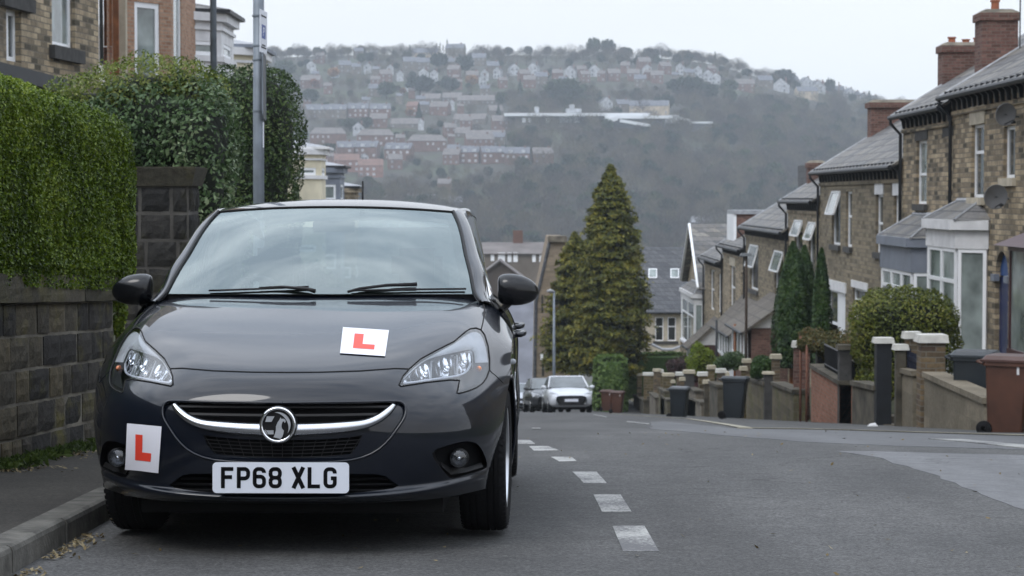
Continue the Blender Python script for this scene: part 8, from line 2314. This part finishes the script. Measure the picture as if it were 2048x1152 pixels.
for (xa, xb, ya_, yb_, n_) in ((612, 1000, 150, 235, 40), (612, 870, 262, 335, 12), (1010, 1450, 138, 178, 24), (1490, 1760, 152, 200, 16), (870, 1000, 250, 340, 10)):
    for q in range(n_):
        x, y = rh.uniform(xa, xb), rh.uniform(ya_, yb_)
        if any(abs(x - h[0]) < (h[2] * .5 + 9) and abs(y - h[1]) < 9 for h in HL_): continue
        HL_.append((round(x), round(y), rh.choice((14, 17, 20, 26)), rh.choice('sbsbw')))
for (px, py, wpx, k) in HL_:
    p = on_hill(px, py); y = p.y; w = wpx * (.8 if k in 'w' else .93) / FPX * y; wm, rm, ax, lab, grp = KIND[k]
    fl = 2.7 * (1 if k in 'S' else 2 if k in 'wsbgdcC' else 2.2); he_ = fl + .2; d = min(w, 8.5) if ax == 'x' else w * 1.3
    rise = min(3.6, d * .38) if ax == 'x' else w * .42
    wins = []
    nW = max(2, int(w / 2.9)) if ax == 'x' else 2
    for i in range(nW):
        for z in ((.9, 3.6) if fl > 4 else (.9,)):
            if rh.random() < (.55 if k not in 'rod' else .75): wins.append((-w / 2 + w * (i + .5) / nW, z, 1.1 if k not in 'ro' else 1.35, 1.3))
    if k in 'w': wm2 = 'h_white'
    o = gable_block('hillside_house', p.x, y + d / 2, p.z, w, d, he_, he_ + rise, wm, rm, lab, 'house', grp, ax, R(rh.uniform(-16, 16)), [] if wpx < 17 else wins, [(w * .3, 0, he_ + rise + .9)] if k in 'sbrwdg' else [], 2.8 if k == 'B' else 0, ('h_frame' if k in 'rodB' else 'h_dimwin') if k not in 'w' else 'h_glass')
    if k in 'gdr':                                     # dormers or gablets with white fronts
        n = max(2, int(w / 4.5))
        for i in range(n):
            u = -w / 2 + w * (i + .5) / n
            MB().prism([(u - 1.0, -d / 2 + .2, he_ + .2), (u + 1.0, -d / 2 + .2, he_ + .2), (u + (1.0 if k != 'g' else .1), -d / 2 + .2, he_ + 1.7), (u - (1.0 if k != 'g' else .1), -d / 2 + .2, he_ + 1.7)], (0, 1.8, 0)).build('dormer', M['h_white'], o)
    HOUSES.append((px, py, wpx, y))
# white-roofed school across the slope
M['schoolroof'] = simple('school_roof', (.62, .64, .66), .5, nscale=.05, noise_amt=.06)
p = on_hill(1215, 262); y = p.y
sc = empty('school', (p.x, y, p.z), label='long white flat-roofed school building across the wooded hillside', cat='school')
def SBX(x0, x1, yt, yb, y_, dp, mt, nm, skew=0.):
    a, b = G3(x0, yt, y_), G3(x1, yb, y_)
    MB(sc.location).hexa([(a.x, y_, b.z), (b.x, y_, b.z - skew), (b.x, y_ + dp, b.z - skew), (a.x, y_ + dp, b.z), (a.x, y_, a.z), (b.x, y_, a.z - skew), (b.x, y_ + dp, a.z - skew), (a.x, y_ + dp, a.z)]).build(nm, M[mt], sc)
SBX(1008, 1300, 226, 232, y - 4, 22, 'schoolroof', 'flat_roof'); SBX(1210, 1345, 231, 237, y - 10, 5.9, 'schoolroof', 'flat_roof'); SBX(1240, 1300, 238, 244, y - 14, 3.9, 'schoolroof', 'flat_roof', 3)
SBX(1330, 1358, 230, 246, y - 9, 12, 'h_white', 'end_wall'); SBX(1358, 1382, 233, 238, y - 6, 8, 'schoolroof', 'flat_roof', 1.8); SBX(1382, 1426, 243, 247, y - 6, 10, 'schoolroof', 'flat_roof')
SBX(1216, 1236, 238, 247, y - 13, 3, 'schoolroof', 'flat_roof', -2); SBX(1030, 1340, 233, 258, y, 14, 'h_stone', 'wall'); SBX(1118, 1170, 233, 245, y - .6, .5, 'h_white', 'wall_panel'); SBX(1210, 1330, 237, 256, y - 6, 5.8, 'h_slate', 'wall'); SBX(1384, 1424, 248, 262, y - 4, 8, 'h_slate', 'wall')
SBX(1132, 1163, 217, 225.5, y, 8, 'h_white', 'plant_room'); SBX(1139, 1149, 209, 216.5, y, 6, 'h_white', 'plant_room'); SBX(1069, 1078, 213, 225.5, y, 5, 'h_white', 'roof_vent'); SBX(1044, 1052, 236, 245, y - .5, .4, 'upvc', 'window'); SBX(1056, 1062, 236, 245, y - .5, .4, 'upvc', 'window'); SBX(1092, 1100, 236, 245, y - .5, .4, 'upvc', 'window')
HOUSES.append((1215, 252, 420, y - 14))
mp = on_hill(1679, 160); o = MB().tube([(0, 0, -1), (0, 0, 12)], [.5, .4], 6).build('mast', M['h_tile'], None, loc=mp); tag(o, 'thin mast rising from the right shoulder of the hill', 'mast')

# ---- trees of the hillside
def twig_mat(name, a, b_, c):
    m, t, b = new_mat(name); oi = N(t, 'ShaderNodeObjectInfo'); tc = N(t, 'ShaderNodeTexCoord')
    r = ramp(t, [(0, a), (.45, b_), (1, c)]); t.links.new(oi.outputs['Random'], r.inputs['Fac'])
    no = N(t, 'ShaderNodeTexNoise', i_Scale=.5, i_Detail=2.); t.links.new(tc.outputs['Object'], no.inputs['Vector'])
    rr = ramp(t, [(.3, (.6, .6, .6)), (.7, (1.4, 1.4, 1.4))]); t.links.new(no.outputs['Fac'], rr.inputs['Fac'])
    mu = N(t, 'ShaderNodeMix', data_type='RGBA', blend_type='MULTIPLY'); mu.inputs['Factor'].default_value = 1; t.links.new(r.outputs['Color'], mu.inputs['A']); t.links.new(rr.outputs['Color'], mu.inputs['B'])
    t.links.new(mu.outputs['Result'], b.inputs['Base Color']); b.inputs['Roughness'].default_value = 1; b.inputs['Specular IOR Level'].default_value = .1
    return m
M['twigs'] = twig_mat('bare_twigs', (.040, .031, .027), (.085, .066, .054), (.12, .105, .062))
M['evergreen'] = twig_mat('evergreen_leaf', (.018, .030, .022), (.028, .042, .026), (.045, .062, .028))
M['autumn'] = twig_mat('russet_twigs', (.30, .15, .06), (.26, .17, .09), (.22, .08, .05))
def bare_crown(seed, n=520, r=5., h=11., spread=1., size=1.0, aspect=.16, shape='round'):
    rs = np.random.default_rng(seed); C = []; D = []
    for i in range(n):
        u = rs.normal(0, 1, 3); u /= np.linalg.norm(u); q = rs.random() ** .4
        if shape == 'round': p = np.array([u[0] * r * q, u[1] * r * q, h * .60 + u[2] * h * .38 * q])
        elif shape == 'cone': t = rs.random(); rr_ = r * (1 - t) * (.4 + .6 * rs.random()); a = rs.uniform(0, 6.28); p = np.array([rr_ * math.cos(a), rr_ * math.sin(a), h * (.06 + .94 * t)])
        else: t = rs.random(); rr_ = r * math.sin(math.pi * min(1, .15 + t * .85)) * rs.random() ** .5; a = rs.uniform(0, 6.28); p = np.array([rr_ * math.cos(a), rr_ * math.sin(a), h * (.1 + .9 * t)])
        C.append(p); d = (p - np.array([0, 0, h * .25])); D.append(d / np.linalg.norm(d))
    C, D = np.array(C), np.array(D)
    b = np.cross(D, rs.normal(0, 1, D.shape)); b /= np.linalg.norm(b, axis=1, keepdims=True)
    D = D + rs.normal(0, .3, D.shape); L_ = size * rs.uniform(.6, 1.5, (n, 1))
    V = np.stack([C - D * L_ * .5, C + b * L_ * aspect, C + D * L_ * .5, C - b * L_ * aspect], 1).reshape(-1, 3)
    return V, np.arange(4 * n).reshape(n, 4)
def tree_proto(name, label, group, crown, mat, h, tr=.25, limbs=5, seed=0):
    root = empty(name, label=label, cat='tree', group=group)
    fast_mesh('crown', crown[0], crown[1], M[mat], root)
    m = MB(); m.tube([(0, 0, -1), (0, 0, h * .35), (.1, 0, h * .8)], [tr, tr * .7, tr * .15], 5); rs = random.Random(seed)
    for i in range(limbs):
        a = i * 6.28 / max(1, limbs) + rs.random(); z = h * rs.uniform(.25, .5); L_ = h * .35
        m.tube([(0, 0, z), (L_ * .5 * math.cos(a), L_ * .5 * math.sin(a), z + L_ * .5), (L_ * .8 * math.cos(a), L_ * .8 * math.sin(a), z + L_ * 1.05)], [tr * .5, tr * .3, tr * .08], 4, False)
    m.build('trunk', M['twigs' if mat != 'evergreen' else 'wood_dark'], root)
    return root
PR = {}
PR['bare'] = [tree_proto('bare_tree', 'bare deciduous tree standing against the sky on the hill ridge', 'bare trees on the ridge', bare_crown(i, 560, 4.6, 11, size=1.25, aspect=.05), 'twigs', 11, .28, 6, i) for i in range(3)]
PR['ever'] = [tree_proto('evergreen_tree', 'dark rounded evergreen tree on the far hillside', 'dark evergreens on the far hillside', bare_crown(20 + i, 700, 4.2, 10, size=1.3, aspect=.30), 'evergreen', 10, .3, 0, i) for i in range(2)]
PR['cone'] = [tree_proto('pointed_conifer', 'dark pointed conifer on the far hillside', 'dark pointed conifers on the far hillside', bare_crown(30, 600, 3.4, 12, size=1.3, aspect=.28, shape='cone'), 'evergreen', 12, .3, 0, 1)]
PR['poplar'] = [tree_proto('poplar', 'tall narrow bare poplar on the skyline', 'tall bare poplars on the skyline', bare_crown(40, 500, 1.9, 15, size=1.2, aspect=.06, shape='col'), 'twigs', 15, .22, 0, 1)]
PR['rust'] = [tree_proto('russet_tree', 'orange-brown leafed tree on the far hillside', 'orange-brown trees on the far hillside', bare_crown(50, 600, 3.6, 8, size=1.2, aspect=.28), 'autumn', 8, .25, 0, 1)]
used = set()
rt_ = random.Random(3)
def put_tree(kind, px, py, hpx, wscale=1.):
    """px, py: foot of the trunk on the hill; hpx: height in photo pixels"""
    protos = PR[kind]; i = rt_.randrange(len(protos)); q = protos[i]
    p = on_hill(px, py); h0 = {'bare': 11, 'ever': 10, 'cone': 12, 'poplar': 15, 'rust': 8}[kind]
    o = q if (kind, i) not in used else copy_tree(q); used.add((kind, i))
    s = hpx / FPX * p.y / h0; o.location = p; o.scale = (s * wscale, s * wscale, s); o.rotation_euler = (0, 0, rt_.uniform(0, 6.28)); return o
for x in range(552, 1860, 21):                           # trees one can tell apart along the ridge
    yb = float(np.interp(x, [540, 600, 700, 870, 1000, 1200, 1350, 1450, 1550, 1650, 1750, 1850], [122, 112, 108, 108, 118, 116, 118, 128, 150, 165, 178, 192]))
    if 880 < x < 905 or rt_.random() < .12: continue
    put_tree('bare', x + rt_.uniform(-7, 7), yb + rt_.uniform(5, 18), rt_.uniform(24, 40) * (1 if x < 1500 else .8), rt_.uniform(.9, 1.3))
for (x, yb, h) in ((873, 105, 36), (880, 104, 38), (886, 104, 34), (894, 104, 44), (866, 104, 26)): put_tree('poplar', x, yb, h, .8)
for (x, yb, h, k, w) in ((920, 106, 20, 'ever', 1.2), (1187, 116, 40, 'ever', .9), (1216, 116, 38, 'ever', 1.), (1372, 112, 36, 'ever', 1.1), (1431, 120, 38, 'cone', .8), (1130, 218, 62, 'ever', 1.5), (1375, 205, 52, 'ever', 1.8), (1410, 210, 44, 'ever', 1.5), (1568, 172, 34, 'ever', 1.6), (1545, 174, 26, 'cone', 1.3), (1661, 168, 36, 'ever', .7), (1740, 186, 28, 'cone', 1.), (878, 142, 36, 'ever', 1.2), (930, 150, 40, 'ever', 1.1), (820, 112, 22, 'cone', .8), (838, 250, 40, 'cone', .9), (997, 252, 40, 'cone', .9), (1040, 190, 30, 'cone', .9), (773, 200, 36, 'ever', 1.3), (840, 195, 44, 'ever', 1.6), (570, 160, 40, 'ever', 1.4), (620, 215, 36, 'ever', 1.2), (730, 112, 16, 'cone', .8), (700, 262, 26, 'ever', 1.5), (732, 262, 28, 'ever', 1.2), (764, 322, 24, 'cone', .7), (660, 310, 24, 'ever', 1.4), (1168, 220, 30, 'ever', 1.4), (1460, 190, 30, 'ever', 1.3), (1003, 315, 26, 'ever', 1.2), (1250, 120, 26, 'ever', 1.4), (1300, 122, 26, 'ever', 1.6), (1060, 122, 22, 'cone', .8), (900, 190, 34, 'ever', 1.4)):
    put_tree(k, x, yb, h, w)
for (x, yb, h) in ((667, 160, 24), (628, 178, 20), (943, 176, 26), (806, 190, 14), (820, 236, 20), (1090, 160, 18)): put_tree('rust', x, yb, h, 1.1)
# the woodland that clothes the rest: one mass of instanced trees
def scatter(name, label, protos, pts_, hs, seed):
    me = bpy.data.meshes.new(name); me.from_pydata([tuple(p) for p in pts_], [], [])
    a = me.attributes.new('hs', 'FLOAT', 'POINT'); a.data.foreach_set('value', hs)
    o = bpy.data.objects.new(name, me); COL.objects.link(o); tag(o, label, 'woodland', kind='stuff')
    ng = bpy.data.node_groups.new(name, 'GeometryNodeTree')
    ng.interface.new_socket('Geometry', in_out='INPUT', socket_type='NodeSocketGeometry'); ng.interface.new_socket('Geometry', in_out='OUTPUT', socket_type='NodeSocketGeometry')
    gi, go = ng.nodes.new('NodeGroupInput'), ng.nodes.new('NodeGroupOutput'); mp_ = ng.nodes.new('GeometryNodeMeshToPoints')
    ng.links.new(gi.outputs[0], mp_.inputs['Mesh']); ji = ng.nodes.new('GeometryNodeJoinGeometry')
    for k, pr in enumerate(protos):
        oi = ng.nodes.new('GeometryNodeObjectInfo'); oi.inputs['Object'].default_value = pr; oi.inputs['As Instance'].default_value = True; oi.transform_space = 'ORIGINAL'
        g2 = ng.nodes.new('GeometryNodeGeometryToInstance') if False else None
        ng.links.new(oi.outputs['Geometry'], ji.inputs[0])
    iop = ng.nodes.new('GeometryNodeInstanceOnPoints'); iop.inputs['Pick Instance'].default_value = True
    ng.links.new(mp_.outputs[0], iop.inputs['Points']); ng.links.new(ji.outputs[0], iop.inputs['Instance'])
    rz_ = ng.nodes.new('FunctionNodeRandomValue'); rz_.data_type = 'FLOAT_VECTOR'; rz_.inputs[0].default_value = (0, 0, 0); rz_.inputs[1].default_value = (.1, .1, 6.28)
    ng.links.new(rz_.outputs[0], iop.inputs['Rotation'])
    na = ng.nodes.new('GeometryNodeInputNamedAttribute'); na.data_type = 'FLOAT'; na.inputs['Name'].default_value = 'hs'
    ng.links.new(na.outputs[0], iop.inputs['Scale']); ng.links.new(iop.outputs[0], go.inputs[0])
    md = o.modifiers.new('trees', 'NODES'); md.node_group = ng
    return o
def crown_of(q): return next(c for c in children(q) if c.name.startswith('crown'))
wp = {'bare': ([], []), 'ever': ([], [])}
rs_ = random.Random(17)
tries = 0; cnt = 0
while cnt < 5600 and tries < 90000:
    tries += 1
    y = 720 + 850 * rs_.random() ** .9; x = rs_.uniform(-.135, .245) * y
    px, pyb = 1024 + FPX * x / y, 0
    z = zg(x, y); f = y * CT - (z - CAM_Z) * ST; up = y * ST + (z - CAM_Z) * CT; pyb = 576 - FPX * up / f
    urban = (px < 1000 and pyb < 400) or pyb < 205
    h = rs_.uniform(4., 8.) if urban else rs_.uniform(8, 14)
    if y > 1490: h = rs_.uniform(5, 10)
    hp_ = h / y * FPX
    # a field of grass and streets stay open here and there
    dens_ = .5 + noise.noise(Vector((x / 60, y / 60, 3)))
    if urban and rs_.random() > .5 + dens_ * .7: continue
    bad = False
    for (hx, hy, hw, hy_) in HOUSES:
        if abs(px - hx) < hw * .5 + hp_ * .3 and hy_ - 16 < y < hy_ + 14 and hw < 200: bad = True; break
        if y < hy_ and abs(px - hx) < hw * .5 + hp_ * .25 and pyb - hp_ < hy - 5 and pyb > hy - 2 and rs_.random() < (.62 if hw < 200 else (.97 if pyb - hp_ < hy - 10 else .55)): bad = True; break
    if bad: continue
    k = 'ever' if rs_.random() < .16 + .25 * max(0, noise.noise(Vector((x / 90, y / 90, 8)))) else 'bare'
    wp[k][0].append((x, y, z - .5)); wp[k][1].append(h / 11. if k == 'bare' else h * .85 / 10.); cnt += 1
# nearer belts of trees in the valley, below the houses
for i in range(420):
    y = rs_.uniform(250, 700); x = rs_.uniform(-.11, .12) * y; h = rs_.uniform(7, 12)
    z = zg(x, y); zt_lim = CAM_Z + (395 - rs_.uniform(385, 470)) / FPX * y
    if zt_lim - z < 5: continue
    hh_ = min(zt_lim - z, 40)
    if hh_ > 16: z = zt_lim - rs_.uniform(9, 14); hh_ = zt_lim - z; continue
    wp['bare' if rs_.random() < .85 else 'ever'][0].append((x, y, z)); wp['bare' if False else 'bare'][1]
    (wp['bare'][1] if len(wp['bare'][0]) > len(wp['bare'][1]) else wp['ever'][1]).append(hh_ / 11.)
scatter('bare_woodland', 'bare brown woodland covering the far hillside', [crown_of(q) for q in PR['bare']], *wp['bare'], 1)
scatter('evergreen_woodland', 'dark evergreens scattered through the hillside woodland', [crown_of(q) for q in PR['ever']], *wp['ever'], 2)

# ---- haze over the valley
hz = MB().box(-1300, 1500, -90, 3700, -60, 175)
hm = bpy.data.materials.new('haze'); hm.use_nodes = True; ht = hm.node_tree; ht.nodes.clear()
ho = ht.nodes.new('ShaderNodeOutputMaterial'); hv = ht.nodes.new('ShaderNodeVolumePrincipled')
hv.inputs['Color'].default_value = (.82, .91, 1, 1); hv.inputs['Density'].default_value = .00023; hv.inputs['Anisotropy'].default_value = .0
ht.links.new(hv.outputs[0], ho.inputs['Volume'])
o = hz.build('haze', hm); tag(o, 'thin pale haze filling the valley', 'haze', kind='stuff')

# ---- every look-alike gets a label that says which one it is
ONES = 'first second third fourth fifth sixth seventh eighth ninth tenth eleventh twelfth thirteenth fourteenth fifteenth sixteenth seventeenth eighteenth nineteenth'.split()
TENS = {2: 'twent', 3: 'thirt', 4: 'fort', 5: 'fift', 6: 'sixt'}
def ordinal(n):
    if n < 20: return ONES[n - 1]
    t, u = divmod(n, 10)
    return TENS[t] + 'ieth' if u == 0 else TENS[t] + 'y-' + ONES[u - 1]
def pix(o):
    p = o.matrix_basis.translation; f = p.y * CT - (p.z - CAM_Z) * ST; up = p.y * ST + (p.z - CAM_Z) * CT
    return 1024 + FPX * p.x / f, 576 - FPX * up / f
grp = {}
for o in bpy.data.objects:
    if o.parent is None and o.get('group') and o.get('label'): grp.setdefault(o['label'], []).append(o)
BANDS = [(136, 'just under the skyline'), (172, 'in the upper rows'), (216, 'below the upper rows'), (270, 'halfway down the hill'), (900, 'low on the hill')]
PLURAL = {'bare trees on the ridge': 'bare trees along the skyline', 'pale-capped piers in the far run of garden walls': 'pale-capped piers in the far garden walls', 'stepped garden walls of the far run': 'stepped garden walls far down the street'}
for lab, os_ in grp.items():
    if len(os_) < 2: continue
    g_ = os_[0]['group']; hill = pix(os_[0])[1] < 420 and 'skyline' not in lab and 'ridge' not in lab
    nm = PLURAL.get(g_, g_).replace(' on the far hillside', '')
    bands = {}
    for o in os_:
        x, y = pix(o); b_ = next(t for lim, t in BANDS if y < lim) if hill else ''
        bands.setdefault(b_, []).append((x, o))
    for b_, L_ in bands.items():
        L_.sort(key=lambda q: q[0])
        for i, (x, o) in enumerate(L_):
            o['label'] = (ordinal(i + 1) + ' from the left of the ' + nm + ' ' + b_).strip() if len(L_) > 1 else ('only one of the ' + nm + ' ' + b_).strip()
